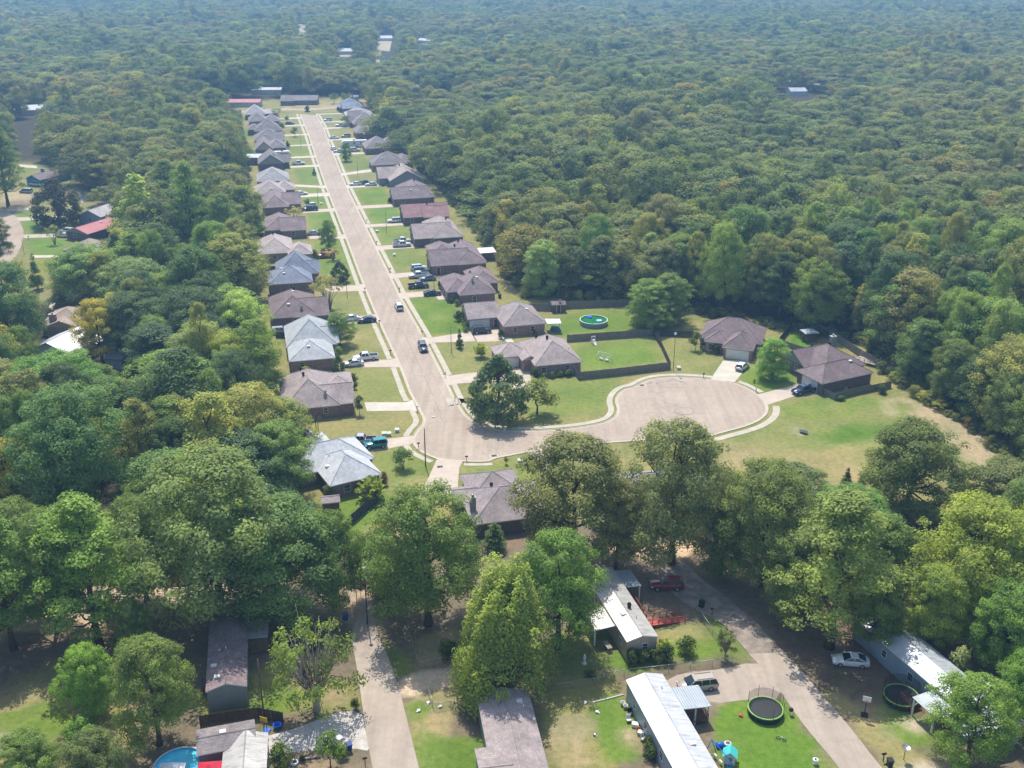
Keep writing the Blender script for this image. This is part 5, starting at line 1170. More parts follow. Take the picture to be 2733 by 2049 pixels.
fence('dark leaning fence dividing the two circle back yards',FP('e',(812,362),(850,310),(895,262)),1.8,PLANKD)
fence('short grey fence in front of the small gazebo yard',FP('e',(812,362),(870,385),(955,412)),1.5)
fence('long grey fence between the wood and the dark brick circle house',FP('e',(1000,262),(1120,330),(1250,420),(1400,510),(1480,545)),1.9)
fence('weathered fence with creepers below the dark brick circle house',FP('e',(1050,640),(1130,682),(1250,650),(1380,622),(1450,610)),1.5)
fence('dark grey fence crossing the lawn below the pale-roofed house',FP('c',(820,1395),(900,1330),(1000,1240),(1075,1178)),1.9,PLANKD)
fence('low brown fence by the side wall of the ring-pool house',FP('d',(645,545),(700,605)),1.4,PLANKB)
fence('brown board fence between the grey mobile home and the low slate building',FP('h',(375,1215),(600,1180),(800,1155),(985,1190)),1.7,PLANKB)
fence('grey fence below the slate-blue roofed house',FP('b',(200,755),(400,745),(570,725)),1.5)
fence('dark fence corner hiding a silver wagon on the left',FP('b',(262,1060),(362,1062),(360,1010)),1.5,PLANKD)
fence('rusty brown fence by the grey metal shed on the left',FP('k',(870,710),(990,702)),1.7,PLANKB)
fence('dark low fence behind the fifth left house',FP('b',(180,520),(270,515)),1.3,PLANKD)
CHAIN = None
def chain_mat():
    t = NT('chain_link'); v = t.obj(); sep = t.n('SeparateXYZ'); t.l(v, sep.inputs[0])
    w_ = t.n('TexWave', wave_type='BANDS', bands_direction='DIAGONAL'); w_.inputs['Scale'].default_value = 3.2; t.l(v, w_.inputs['Vector'])
    d = t.n('BsdfPrincipled'); d.inputs['Base Color'].default_value = lin('#8d928f'); d.inputs['Metallic'].default_value = .5; d.inputs['Roughness'].default_value = .5
    tr = t.n('BsdfTransparent'); m = t.n('MixShader'); t.l(t.ramp(w_.outputs[0],[(.6,.06),(.9,.45)]), m.inputs[0]); t.l(tr.outputs[0], m.inputs[1]); t.l(d.outputs[0], m.inputs[2]); t.l(m.outputs[0], t.out.inputs[0]); return t.mat
CHAIN = chain_mat()
def chain_fence(label, pts, h=1.15):
    ox, oy = pts[0]; r = thing('chain_link_fence', label, 'fence', (ox,oy,0)); b = MB(); tb = MB()
    for (x0,y0),(x1,y1) in zip(pts, pts[1:]):
        b.add([(x0-ox,y0-oy,.03),(x1-ox,y1-oy,.03),(x1-ox,y1-oy,h),(x0-ox,y0-oy,h)],[(0,1,2,3)]); tb.tube([(x0-ox,y0-oy,h),(x1-ox,y1-oy,h)],.03,6)
    b.build('mesh', CHAIN, r); tb.build('top_rail', MT['metal_grey'], r)
    for p in resample(pts, 3.0): MB().tube([(0,0,0),(0,0,h+.06)],.035,6).build('post', MT['metal_grey'], r, (p[0]-ox,p[1]-oy,0))
chain_fence('chain-link fence in front of the tan mobile home', FP('f',(1125,1010),(1350,978),(1745,935),(2090,895)))
chain_fence('chain-link fence behind the taupe-shingled mobile home', FP('f',(735,1100),(930,1070),(1140,1040),(1128,985)))
chain_fence('chain-link fence from the black bin to the stump along the shady drive', FP('f',(1815,500),(1950,695),(2030,780)))
chain_fence('chain-link fence corner round the bush right of the narrow lane', FP('h',(1915,560),(1985,790),(2120,770),(2230,745)))
chain_fence('chain-link gate panel by the sandy patch right of the lane', FP('h',(2045,950),(2097,1095),(2230,1072)),1.0)
# ---- poles, lamps, boxes
def pole(label, base, top_px, r0=.11, lamp=None, m=None, name='utility_pole', cat='pole', h=None):
    x, y = G(*base); t, px, py = top_px
    X, Y = pix(t,px,py)
    if h is None:                                   # height from where the pole's top is seen
        h = min(np.arange(2,14,.05), key=lambda q: abs(proj(x,y,q)[1]-Y))
    r = thing(name, label, cat, (x,y,0)); MB().tube([(0,0,-.2),(0,0,h)],[r0,r0*.7],8).build('pole', m or MT['polewood'], r)
    if lamp == 'globe': MB().lathe([(.0,h-.05),(.2,h+.05),(.3,h+.28),(.22,h+.5),(0,h+.6)],12).build('lamp_globe', MT['lampglass'], r)
    if lamp == 'arm': MB().tube([(0,0,h-.1),(1.1,.2,h+.1)],.04,6).build('arm', MT['metal_grey'], r); b = MB(); b.box(.9,1.5,.05,.35,h+.02,h+.16); b.build('lamp_head', MT['metal_grey'], r)
    return r
pole('tall lamp post with round white globe at the end of the narrow lane',('h',1607,460),('h',1570,60),.1,'globe',MT['brass'],'street_lamp','street lamp')
pole('bare grey pole standing in the lawn by the grey mobile home',('h',840,1112),('h',812,715),.1)
pole('brown utility pole on the inner side of the bend by the mailbox',('c',1465,890),('c',1477,582),.12)
pole('slim dark lamp post beside the circle with a pale round head',('e',207,512),('e',222,308),.07,'globe',MT['brass'],'street_lamp','street lamp')
for (b_, t_, lb) in [(('b',1672,1180),('b',1662,962),'slim brown pole near the slender young tree on the right lawn'),(('b',1150,212),('b',1143,42),'slim pole in front of the white wagon by the rust-red roofed house'),(('b',835,742),('b',828,512),'slim pole beside the dark round tree on the left pavement'),(('a',1402,1072),('a',1399,905),'slim pole on the lawn above the three-car driveway'),(('a',985,1372),('a',984,1165),'slim pole by the left lawn with the pale utility box'),(('a',805,780),('a',805,615),'slim pole near the middle of the left row lawns'),(('b',1533,665),('b',1533,575),'thin short post on the grass beside the navy pickup'),(('a',1240,290),('a',1236,130),'tall pole before the woods at the far right street end')]:
    pole(lb, b_, t_, .075)
for (b_, t_, lb) in [(('c',585,602),('c',570,450),'leaning grey post, left of a pair behind the corner house'),(('c',602,604),('c',590,515),'short grey post, right of a pair behind the corner house')]: pole(lb, b_, t_, .09)
pole('thin post beside the yellow warning sign at the lane end',('h',1528,300),('h',1528,130),.05)
for (b_, t_, lb, lm) in [(('j',180,1185),('j',175,1070),'wooden post by the left road bend',None),(('j',42,1390),('j',38,1320),'short lamp on the verge of the left road','globe'),(('j',308,1035),('j',303,900),'dark post by the dark magnolia on the left','globe'),(('j',10,1500),('j',0,1440),'stub pole at the left edge of the picture',None)]: pole(lb, b_, t_, .07, lm)
x, y = G('h',1560,300); r = thing('warning_sign','yellow-brown diamond sign on a post at the lane end','sign',(x,y,0)); MB().tube([(0,0,0),(0,0,2.6)],.035,6).build('post',MT['metal_grey'],r)
b = MB(); b.add([(0,-.03,1.95),(.42,-.03,2.37),(0,-.03,2.79),(-.42,-.03,2.37),(0,.0,1.95),(.42,.0,2.37),(0,.0,2.79),(-.42,.0,2.37)],[(0,1,2,3),(7,6,5,4),(0,4,5,1),(1,5,6,2),(2,6,7,3),(3,7,4,0)]); b.build('panel',mat('sign_back','#b07a2c','#96662a',3,.6),r)
def mailbox(at, label, pale=False):
    x, y = G(*at); r = thing('mailbox', label, 'mailbox', (x,y,0), STREET_ROT); MB().box(-.05,.05,-.05,.05,0,1.0).build('post', MT['polewood'], r)
    b = MB(); n = 6; pr = [(-.1,1.0),(.1,1.0)]+[(.1*cos(pi*k/n),1.13+.1*sin(pi*k/n)) for k in range(n+1)]
    vs = [(-.27,a,z) for a,z in pr]+[(.27,a,z) for a,z in pr]; q = len(pr); b.add(vs,[(i,(i+1)%q,q+(i+1)%q,q+i) for i in range(q)]+[tuple(range(q))[::-1],tuple(range(q,2*q))]); bo = b.build('box', MT['white'] if pale else MT['black'], r)
    MB().box(.05,.2,-.125,-.11,1.1,1.3).build('flag', MT['redlens'], bo)
for at, lb, pl in [(('c',1397,445),'pale mailbox at the wide pale driveway left of the corner',1),(('c',1408,742),'mailbox on the verge below the driveway with the teal off-roader',0),(('c',1795,850),'mailbox on the kerb right of the driveway south of the bend',0),(('b',1622,1375),'mailbox at the driveway of the corner lot behind the big dense tree',1),(('b',1437,1040),'mailbox above the driveway where the dark wagon drives past',0),(('b',1183,1195),'mailbox near the white crew-cab pickup on the left',0),(('b',1095,955),'mailbox just below the black saloon on the left',0),(('b',978,690),'mailbox on the left kerb opposite the navy pickup',0),(('b',1255,690),'mailbox on the right kerb by the navy pickup',0),(('b',1180,530),'mailbox on the right kerb above the six parked vehicles',0),(('b',1072,312),'mailbox below the two white pickups on the right',0),(('b',992,135),'mailbox by the rust-red roofed house drive',0),(('e',680,635),'mailbox on the circle verge by the young green tree',1),(('e',380,555),'tiny dark mailbox on the circle rim left of the garage drive',0),(('h',1450,708),'mailbox on the left edge of the narrow lane under the half-bare tree',1),(('h',1590,1500),'mailbox on the left edge of the lane at the bottom of the picture',0),(('g',1320,1378),'mailbox beside the black wheelie bin bottom right',0),(('f',1937,530),'mailbox in tree shade near the black bin on the shady drive',0),(('j',212,1075),'mailbox by the red-roofed house driveway on the left',0)]: mailbox(at, lb, pl)
def box_unit(at, label, w_=.9, d_=.8, h_=.75, m=None, name='utility_box', cat='utility box'):
    x, y = G(*at); r = thing(name, label, cat, (x,y,0), STREET_ROT*.8); MB().box(-w_/2-.1,w_/2+.1,-d_/2-.1,d_/2+.1,0,.08).build('base', MT['concrete'], r)
    b = MB(); b.add([(-w_/2,-d_/2,.08),(w_/2,-d_/2,.08),(w_/2,d_/2,.08),(-w_/2,d_/2,.08),(-w_/2,-d_/2,h_*.8),(w_/2,-d_/2,h_*.8),(w_/2,d_/2,h_),(-w_/2,d_/2,h_)],[(0,1,5,4),(1,2,6,5),(2,3,7,6),(3,0,4,7),(4,5,6,7)]); b.build('cabinet', m or MTB, r)
MTB = mat('pale_green_cabinet','#b9bfa9','#a5ab96',3,.6)
for at, lb in [(('e',238,505),'pale utility box beside the lamp post at the circle'),(('c',1170,640),'larger pale utility box on the lawn left of the bend'),(('c',1235,610),'pale utility box nearest the pavement left of the bend'),(('c',1130,640),'small low utility box left of two larger ones by the bend'),(('b',1213,400),'pale utility box on the lawn above the six parked vehicles'),(('a',1015,1365),'pale utility box on the left lawn by a slim pole'),(('b',1075,210),'pale utility box at the right pavement below the rust-red house'),(('d',565,1612),'small dark utility box on the lawn south of the bend')]: box_unit(at, lb)
for at, lb in [(('c',612,500),'air conditioner against the wall of the large corner house'),(('e',1188,618),'air conditioner behind the weathered fence by the dark brick house'),(('b',562,1312),'air conditioner by the wall of the light blue-grey roofed house'),(('b',298,690),'air conditioner by the slate-blue roofed house wall')]: box_unit(at, lb, .8,.8,.85, MT['metal_grey'], 'air_conditioner', 'air conditioner')
def wheelie(at, label, col):
    x, y = G(*at); r = thing('wheelie_bin', label, 'bin', (x,y,0), R.uniform(0,1)); b = MB(); b.add([(-.24,-.26,.08),(.24,-.26,.08),(.24,.26,.08),(-.24,.26,.08),(-.31,-.36,1.0),(.31,-.36,1.0),(.31,.36,1.0),(-.31,.36,1.0)],[(0,1,5,4),(1,2,6,5),(2,3,7,6),(3,0,4,7),(3,2,1,0),(4,5,6,7)]); m = mat('bin_plastic',col,col,2,.5); b.build('body',m,r)
    l_ = MB(); l_.box(-.34,.34,-.4,.38,1.0,1.09); l_.build('lid',m,r)
    for s in (-1,1): MB().tube([(s*.22,.3,.12),(s*.3,.3,.12)],.12,10).build('wheel',MT['rubber'],r)
wheelie(('g',1360,1412),'black wheelie bin beside a mailbox in the bottom right corner','#1c1e22'); wheelie(('h',1445,425),'blue wheelie bin under trees at the end of the narrow lane','#24488c'); wheelie(('h',1472,1390),'dark blue wheelie bin at the gravel drive by the lane','#1c3a78'); wheelie(('f',1862,470),'black wheelie bin in the shade by the chain-link fence','#15171a'); wheelie(('h',1400,1345),'pale grey bin next to the dark blue one at the gravel drive','#b9bbb8')
wheelie(('b',2062,740),'black bin by the back corner of the twin-hip house','#18191c')
# ---- trampolines
NET = None
def net_mat():
    t = NT('black_netting'); d = t.n('BsdfPrincipled'); d.inputs['Base Color'].default_value = (.02,.02,.02,1); tr = t.n('BsdfTransparent'); m = t.n('MixShader'); m.inputs[0].default_value = .38
    t.l(tr.outputs[0], m.inputs[1]); t.l(d.outputs[0], m.inputs[2]); t.l(m.outputs[0], t.out.inputs[0]); return t.mat
NET = net_mat(); PADG = mat('lime_pad','#93b85a','#7fa34a',3,.5); MAT_ = mat('black_jump_mat','#1b1d20','#25282c',3,.6); SKIRT = mat('dark_green_skirt','#16302a','#0f241f',2,.8)
def trampoline(at, rad, label, full):
    x, y = G(*at, .85); r = thing('trampoline', label, 'trampoline', (x,y,0)); n = 32
    MB().lathe([(0,.86),(rad*.84,.84)],n).build('jump_mat', MAT_, r); MB().lathe([(rad*.84,.86),(rad*.9,.9),(rad*.96,.88)],n).build('pad', SKIRT, r)
    MB().lathe([(rad*.93,.9),(rad*.97,.93),(rad,.9),(rad,.8)],n).build('rim', PADG, r); MB().lathe([(rad*.985,.84),(rad*.985,.05)],n).build('skirt', NET if full else SKIRT, r)
    for k in range(4):
        a = k*pi/2+.5; MB().tube([(rad*cos(a-.3),rad*sin(a-.3),.85),(rad*cos(a-.3),rad*sin(a-.3),.03),(rad*cos(a+.3),rad*sin(a+.3),.03),(rad*cos(a+.3),rad*sin(a+.3),.85)],.03,6).build('leg', MT['metal_grey'], r)
    K = 8
    for k in range(K):
        a = 2*pi*k/K+.2; 
        if full or k not in (4,5): MB().tube([(rad*1.02*cos(a),rad*1.02*sin(a),.3),(rad*1.02*cos(a),rad*1.02*sin(a),2.6)],.028,6).build('net_pole', MT['black'], r)
    b = MB(); a0, a1 = (0,2*pi) if full else (.35,2.8); m_ = 40
    vs = [(rad*cos(a0+(a1-a0)*i/m_),rad*sin(a0+(a1-a0)*i/m_),z) for z in (.95,2.5-(0 if full else .25)) for i in range(m_+1)]
    b.add(vs,[(i,i+1,m_+2+i,m_+1+i) for i in range(m_)]); b.build('safety_net', NET, r)
trampoline(('g',577,1042),2.2,'trampoline with lime green rim and torn half net on the bright lawn',False)
trampoline(('g',1437,960),2.2,'black trampoline with full dark net beside the blue-grey mobile home',True)
# ---- pools
BLUEW = mat('pool_water_blue',(.10,.62,.82,1),(.16,.72,.88,1),1.5,.12,.4); GREENW = mat('pool_water_green','#1f6a3c','#2a7a45',1.5,.06,.6); PWALL = mat('grey_pool_wall','#6d777c','#838c90',3,.5); LINER = mat('pool_liner','#2fa9cc','#4bbbd8',3,.4)
def pool(at, rad, h_, wall, water, label, z, rimm):
    x, y = G(*at, z); r = thing('round_pool', label, 'pool', (x,y,0)); n = 36
    MB().lathe([(rad,0),(rad,h_)],n).build('wall', wall, r); MB().lathe([(rad-.12,h_),(rad-.12,h_+.05),(rad+.06,h_+.05),(rad+.06,h_-.04)],n,smooth=False).build('rim', rimm, r)
    MB().lathe([(rad-.1,h_),(rad-.1,h_*.5)],n).build('liner', LINER if water is BLUEW else wall, r); MB().lathe([(0,h_-.25),(rad-.1,h_-.25)],n).build('water', water, r); return x, y
px_, py_ = pool(('d',1159,460),3.45,1.2,PWALL,GREENW,'ring pool with grey wall and green water on a bright lawn',1.2,MT['white'])
pool(('h',222,1500),3.0,1.2,MT['white'],BLUEW,'round swimming pool with bright blue water in the bottom left',1.2,MT['white'])
def ringfloat(x, y, z, m, label):
    b = MB(); n, k = 18, 8; vs = [((.55+.2*cos(2*pi*j/k))*cos(2*pi*i/n),(.55+.2*cos(2*pi*j/k))*sin(2*pi*i/n),.2*sin(2*pi*j/k)) for i in range(n) for j in range(k)]
    b.add(vs,[(i*k+j,((i+1)%n)*k+j,((i+1)%n)*k+(j+1)%k,i*k+(j+1)%k) for i in range(n) for j in range(k)],0,True); b.lathe([(0,-.02),(.5,0)],18); o = b.build('pool_float', m, None, (x,y,z)); tag(o, label, 'pool float')
ringfloat(px_-.9,py_+2.2,1.12,mat('blue_vinyl','#2a5fc4','#3a70d2',2,.3),'blue float at the far edge of the ring pool'); ringfloat(px_+1.3,py_-.6,1.12,mat('pale_vinyl','#a9c6e4','#c6d8ea',2,.3),'pale blue float near the right side of the ring pool')
# ------------------------------------------------------------------ yard things
WOODR = mat('red_stained_wood','#9a4a3c','#b0604f',2,.8); WOODP = mat('bleached_wood','#a5978a','#8d8176',2,.9); PLASTIC_W = mat('white_plastic','#dcdcd8','#cfcfca',3,.5); TEALP = mat('teal_plastic','#3fb0ac','#4fc0ba',3,.5); BLUEP = mat('blue_plastic','#1c55b8','#2566c8',3,.4); YELP = mat('yellow_plastic','#e0c22c','#d2b31f',3,.4); REDP = mat('red_plastic','#c2392f','#d04a3c',3,.5); ORANGE = mat('orange_plastic','#c9772c','#b5661f',3,.5)
# red ramp along the tan mobile home
o_, rr = (15.1,114.2), radians(15.5)
r = thing('wheelchair_ramp','red-stained wooden deck and ramp with railings beside the tan mobile home','ramp',(o_[0],o_[1],0),rr)
b = MB(); b.box(4.55,6.0,6.0,13,.5,.6); b.add([(5.99,5.9,.6),(11.4,6.3,.05),(11.2,7.7,.05),(5.99,7.5,.6),(5.99,5.9,.45),(11.4,6.3,-.05),(11.2,7.7,-.05),(5.99,7.5,.45)],[(0,1,2,3),(7,6,5,4),(0,4,5,1),(1,5,6,2),(2,6,7,3),(3,7,4,0)]); b.build('deck', WOODR, r)
def rail(pts, z0, z1, nb, m, parent, name='railing'):
    b = MB(); (xa,ya),(xb,yb) = pts
    for f in (.45,1.0): b.tube([(xa,ya,z0+f*.9),(xb,yb,z1+f*.9)],.05,4)
    for i in range(nb+1): f = i/nb; x, y = xa+(xb-xa)*f, ya+(yb-ya)*f; zz = z0+(z1-z0)*f; b.box(x-.05,x+.05,y-.05,y+.05,zz-.5 if zz > .3 else 0,zz+.95)
    b.build(name, m, parent)
rail([(6.0,7.5),(6.0,13)],.6,.6,5,WOODR,r); rail([(6.0,7.6),(11.2,7.8)],.6,.1,5,WOODR,r); rail([(5.2,5.9),(11.3,6.2)],.6,.1,6,WOODR,r)
x, y = G('e',1235,462); r = thing('wooden_deck','raised wooden deck with railings behind the dark brick circle house','deck',(x,y,0),radians(-42)); b = MB(); b.box(0,5.2,0,3.4,.5,.62); [b.box(px-.07,px+.07,py-.07,py+.07,0,.5) for px in (.2,2.6,5) for py in (.2,3.2)]; b.build('deck', WOODP, r)
for a, c in [((0,0),(5.2,0)),((5.2,0),(5.2,3.4)),((5.2,3.4),(0,3.4))]: rail([a,c],.62,.62,4,WOODP,r)
x, y = G('g',1500,1035); r = thing('red_steps','dark red porch steps and rail by the blue-grey mobile home','steps',(x,y,0),radians(20)); b = MB(); [b.box(-.8,.8,-.3-.32*i,.0-.32*i,0,.75-.22*i) for i in range(3)]; b.box(-.9,.9,0,1.3,0,.8); b.build('steps', mat('dark_red_wood','#5a1c18','#6d2620',2,.8), r); rail([(-.85,-.9),(-.85,1.2)],.3,.8,3,WOODR,r)
x, y = G('h',395,955); r = thing('wooden_steps','dark wooden steps on the left side of the grey mobile home','steps',(x,y,0),radians(103)); b = MB(); [b.box(-.7,.7,-.3*i-.3,-.3*i,0,1.0-.2*i) for i in range(5)]; b.build('steps', BR['wood'], r); rail([(-.7,-1.5),(-.7,0)],.2,1,3,BR['wood'],r); rail([(.7,-1.5),(.7,0)],.2,1,3,BR['wood'],r)
# basketball hoops
def hoop(base, h_, label, bd, pm, bm, tip=None):
    x, y = G(*base); r = thing('basketball_hoop', label, 'basketball hoop', (x,y,0), radians(-20)); MB().box(-.4,.4,-.5,.3,0,.18).build('base', bm, r); MB().tube([(0,0,.1),(0,0,h_-.4),(0,-.35,h_)],.05,8).build('post', pm, r)
    b = MB(); b.box(-.5,.5,-.46,-.42,h_-.3,h_+.42); b.build('backboard', bd, r); b = MB(); n = 14; [b.tube([(.22*cos(2*pi*i/n),-.7+.22*sin(2*pi*i/n),h_-.15),(.22*cos(2*pi*(i+1)/n),-.7+.22*sin(2*pi*(i+1)/n),h_-.15)],.02,4) for i in range(n)]; b.build('ring', ORANGE, r)
hoop(('g',1202,1085),2.7,'white basketball hoop on a black post on the right-hand lawn',PLASTIC_W,MT['black'],MT['black'])
hoop(('h',865,1245),2.0,'small toy basketball hoop with yellow backboard and blue base',YELP,BLUEP,BLUEP)
x, y = G('h',942,1225); r = thing('plastic_tub','blue plastic tub by the end of the brown board fence','tub',(x,y,0)); MB().lathe([(0,.05),(.4,.05),(.5,.6),(.55,.62),(.5,.64),(.38,.1)],14).build('tub', BLUEP, r)
# playhouse, swing set, toys
x, y = G('g',348,1378); r = thing('playhouse','small white playhouse with teal roof by the long white mobile home','playhouse',(x,y,0),radians(-14)); b = MB(); b.box(-.65,.65,-.6,.6,0,1.25); b.add([(-.65,-.6,1.25),(.65,-.6,1.25),(0,-.6,1.75),(-.65,.6,1.25),(.65,.6,1.25),(0,.6,1.75)],[(0,1,2),(5,4,3)]); b.build('wall', PLASTIC_W, r)
b = MB(); b.add([(-.85,-.75,1.15),(0,-.75,1.85),(0,.75,1.85),(-.85,.75,1.15),(.85,-.75,1.15),(.85,.75,1.15)],[(0,1,2,3),(1,4,5,2)]); b.build('roof', TEALP, r); window_parts(r,(0.1,-.6,.85),(0,-1),.4,.4,PLASTIC_W); b = MB(); b.box(-.655,-.645,-.3,.2,0,.95); b.build('door', BLUEP, r)
x, y = G('g',285,1390); r = thing('swing_set','blue and white metal swing set beside the teal-roofed playhouse','swing set',(x,y,0),radians(-66)); b = MB(); b.tube([(-1.9,0,2),(1.9,0,2)],.05,6)
for s in (-1.8,1.8):
    for q in (-.8,.8): b.tube([(s,0,2),(s*1.08,q,0)],.045,6)
    b.tube([(s*1.04,-.45,.95),(s*1.04,.45,.95)],.035,5)
b.build('frame', BLUEP, r)
for s in (-.9,.2): b = MB(); b.tube([(s-.2,0,2),(s-.2,0,.5)],.012,4); b.tube([(s+.2,0,2),(s+.2,0,.5)],.012,4); b.build('chain', MT['metal_grey'], r); MB().box(s-.25,s+.25,-.1,.1,.47,.51).build('seat', PLASTIC_W, r)
x, y = G('g',290,1292); r = thing('toy_barrel','blue toy barrel and white seat lying by the porch of the long white home','toy',(x,y,0)); MB().tube([(-.5,0,.35),(.4,.1,.35)],.33,12).build('barrel', BLUEP, r); MB().lathe([(0,0),(.4,.1),(.45,.5),(.3,.55)],12,0,(.9,.2)).build('seat', PLASTIC_W, r)
x, y = G('g',675,1240); r = thing('kick_bike','small silver child bike lying on the bright lawn','bike',(x,y,0),radians(-30)); 
for px in (-.35,.4):
    b = MB(); n = 14; [b.tube([(px+.24*cos(2*pi*i/n),.24*sin(2*pi*i/n),.08+.0*i),(px+.24*cos(2*pi*(i+1)/n),.24*sin(2*pi*(i+1)/n),.08)],.03,5) for i in range(n)]; b.build('wheel', MT['rubber'], r)
b = MB(); b.tube([(-.35,0,.1),(0,.3,.14),(.4,0,.1)],.035,6); b.tube([(-.1,.25,.14),(.35,.3,.14)],.03,6); b.tube([(.25,.5,.14),(.4,.05,.14)],.03,6); b.build('frame', MT['metal_grey'], r)
for at, lb, m in [(('g',418,1092),'small red toy lying on the lawn left of the torn trampoline',REDP),(('h',1985,1100),'small white post in the grass right of the lane',PLASTIC_W),(('h',2055,1042),'white bag by the sandy patch right of the lane',PLASTIC_W),(('h',2145,1070),'white jug at the foot of the chain-link gate panel',PLASTIC_W),(('f',1090,1250),'small yellow-white toy on the lawn below the white pipe',PLASTIC_W),(('f',1075,1418),'small grey lid on the lawn between two mobile homes',MT['metal_grey']),(('f',1003,1180),'white scrap beside the left end of the white pipe',PLASTIC_W),(('c',1530,494),'white sheet lying on the street at the bend',PLASTIC_W)]:
    x, y = G(*at); r = thing('garden_toy' if 'toy' in lb else 'small_object', lb, 'small object', (x,y,0.02), R.uniform(0,3)); b = MB(); b.lathe([(0,.0),(.22,.02),(.26,.16),(.16,.24),(.0,.25)],8); b.box(-.35,-.1,-.1,.12,0,.13); b.build('body', m, r)
a, c = G('f',1058,1178), G('f',1285,1120); r = thing('white_pipe','long white plastic pipe lying on the grass left of the white mobile home','pipe',(a[0],a[1],0)); b = MB(); b.tube([(0,0,.08),(c[0]-a[0],c[1]-a[1],.08)],.085,8); b.build('pipe', PLASTIC_W, r); MB().tube([(-.02,0,.08),(.25,.06,.08)],.1,8).build('coupling', PLASTIC_W, r)
# clutter along the left wall of the long white mobile home
for i, (px, py, kd, m, lb) in enumerate([(1278,1195,'pot',PLASTIC_W,'upper white bucket by the corner of the long white home'),(1298,1218,'pot',PLASTIC_W,'larger white tub just below the upper bucket'),(1335,1268,'chair',MT['black'],'dark lawn chair third along the wall of the long white home'),(1322,1318,'chair',PLASTIC_W,'pale folding chair on the grass by the long white home'),(1372,1352,'cool',PLASTIC_W,'white cool box along the wall of the long white home'),(1395,1388,'pot',ORANGE,'orange pot beside the bare sandy square'),(1415,1415,'cool',MT['metal_grey'],'grey storage tub below the orange pot'),(1428,1455,'chair',PLASTIC_W,'white chair by the leafy pots along the long white home')]):
    x, y = G('f',px,py); r = thing({'pot':'bucket','chair':'lawn_chair','cool':'storage_box'}[kd], lb, {'pot':'bucket','chair':'chair','cool':'box'}[kd], (x,y,0), R.uniform(-.5,.5))
    if kd == 'pot': MB().lathe([(0,0),(.22,0),(.3,.5),(.33,.5),(.3,.47),(.2,.1)],12).build('body', m, r); MB().tube([(-.3,0,.45),(0,0,.7),(.3,0,.45)],.015,4).build('handle', MT['metal_grey'], r)
    elif kd == 'cool': MB().box(-.4,.4,-.28,.28,0,.42).build('body', m, r); MB().box(-.43,.43,-.31,.31,.42,.5).build('lid', PLASTIC_W, r)
    else:
        MB().box(-.28,.28,-.28,.25,.4,.45).build('seat', m, r); MB().box(-.28,.28,.25,.3,.42,.95).build('backrest', m, r)
        for sx_ in (-.25,.25):
            for sy_ in (-.25,.25): MB().tube([(sx_,sy_,0),(sx_,sy_,.42)],.025,5).build('leg', MT['metal_grey'], r)
def benchy(at, rot, label):
    x, y = G(*at); r = thing('picnic_bench', label, 'bench', (x,y,0), rot); b = MB(); [b.box(-.9,.9,-.35+.24*i,-.15+.24*i,.7,.75) for i in range(3)]; b.build('tabletop', WOODP, r)
    for sx_ in (-.7,.7): b = MB(); b.tube([(sx_,-.5,0),(sx_,0,.7)],.05,5); b.tube([(sx_,.5,0),(sx_,0,.7)],.05,5); b.build('leg', WOODP, r)
benchy(('f',1165,780),radians(108),'grey wooden bench by the open lean-to of the tan mobile home')
x, y = G('f',995,890); r = thing('yard_statue','white upright garden ornament in the shade left of the tan home','ornament',(x,y,0)); MB().lathe([(0,0),(.3,0),(.25,.15),(.12,.3),(.16,.8),(.22,1.0),(.12,1.25),(.14,1.45),(0,1.6)],12).build('figure', PLASTIC_W, r); MB().box(-.35,.35,-.35,.35,0,.1).build('base', MT['concrete'], r)
x, y = G('g',1450,1368); r = thing('satellite_dish','grey satellite dish on a short pole near the bottom right bin','dish',(x,y,0)); MB().tube([(0,0,0),(0,0,1.7)],.04,6).build('pole', MT['black'], r); b = MB(); b.lathe([(0,0),(.3,.05),(.5,.16)],16); o = b.build('dish', MT['metal_grey'], r, (0,-.05,1.72)); o.rotation_euler = (radians(12),0,.4); MB().tube([(0,-.1,1.75),(.1,.1,2.2)],.02,4).build('arm', MT['metal_grey'], r)
x, y = G('g',890,1395); r = thing('bird_bath','white round ornament at the lower edge of the bright lawn','ornament',(x,y,0)); MB().lathe([(0,0),(.25,0),(.1,.1),(.09,.5),(.35,.6),(.35,.68),(0,.62)],14).build('bowl', PLASTIC_W, r); MB().lathe([(0,.62),(.1,.66),(.08,.85),(0,.9)],8).build('figure', MT['black'], r)
x, y = G('g',735,1085); r = thing('small_grill','small black grill on the grass right of the torn trampoline','grill',(x,y,0)); b = MB(); b.lathe([(0,.6),(.25,.65),(.3,.85),(.2,1.0),(0,1.05)],12); b.build('bowl', MT['black'], r); [MB().tube([(.2*cos(a),.2*sin(a),.65),(.3*cos(a),.3*sin(a),0)],.02,4).build('leg', MT['metal_grey'], r) for a in (0,2.1,4.2)]
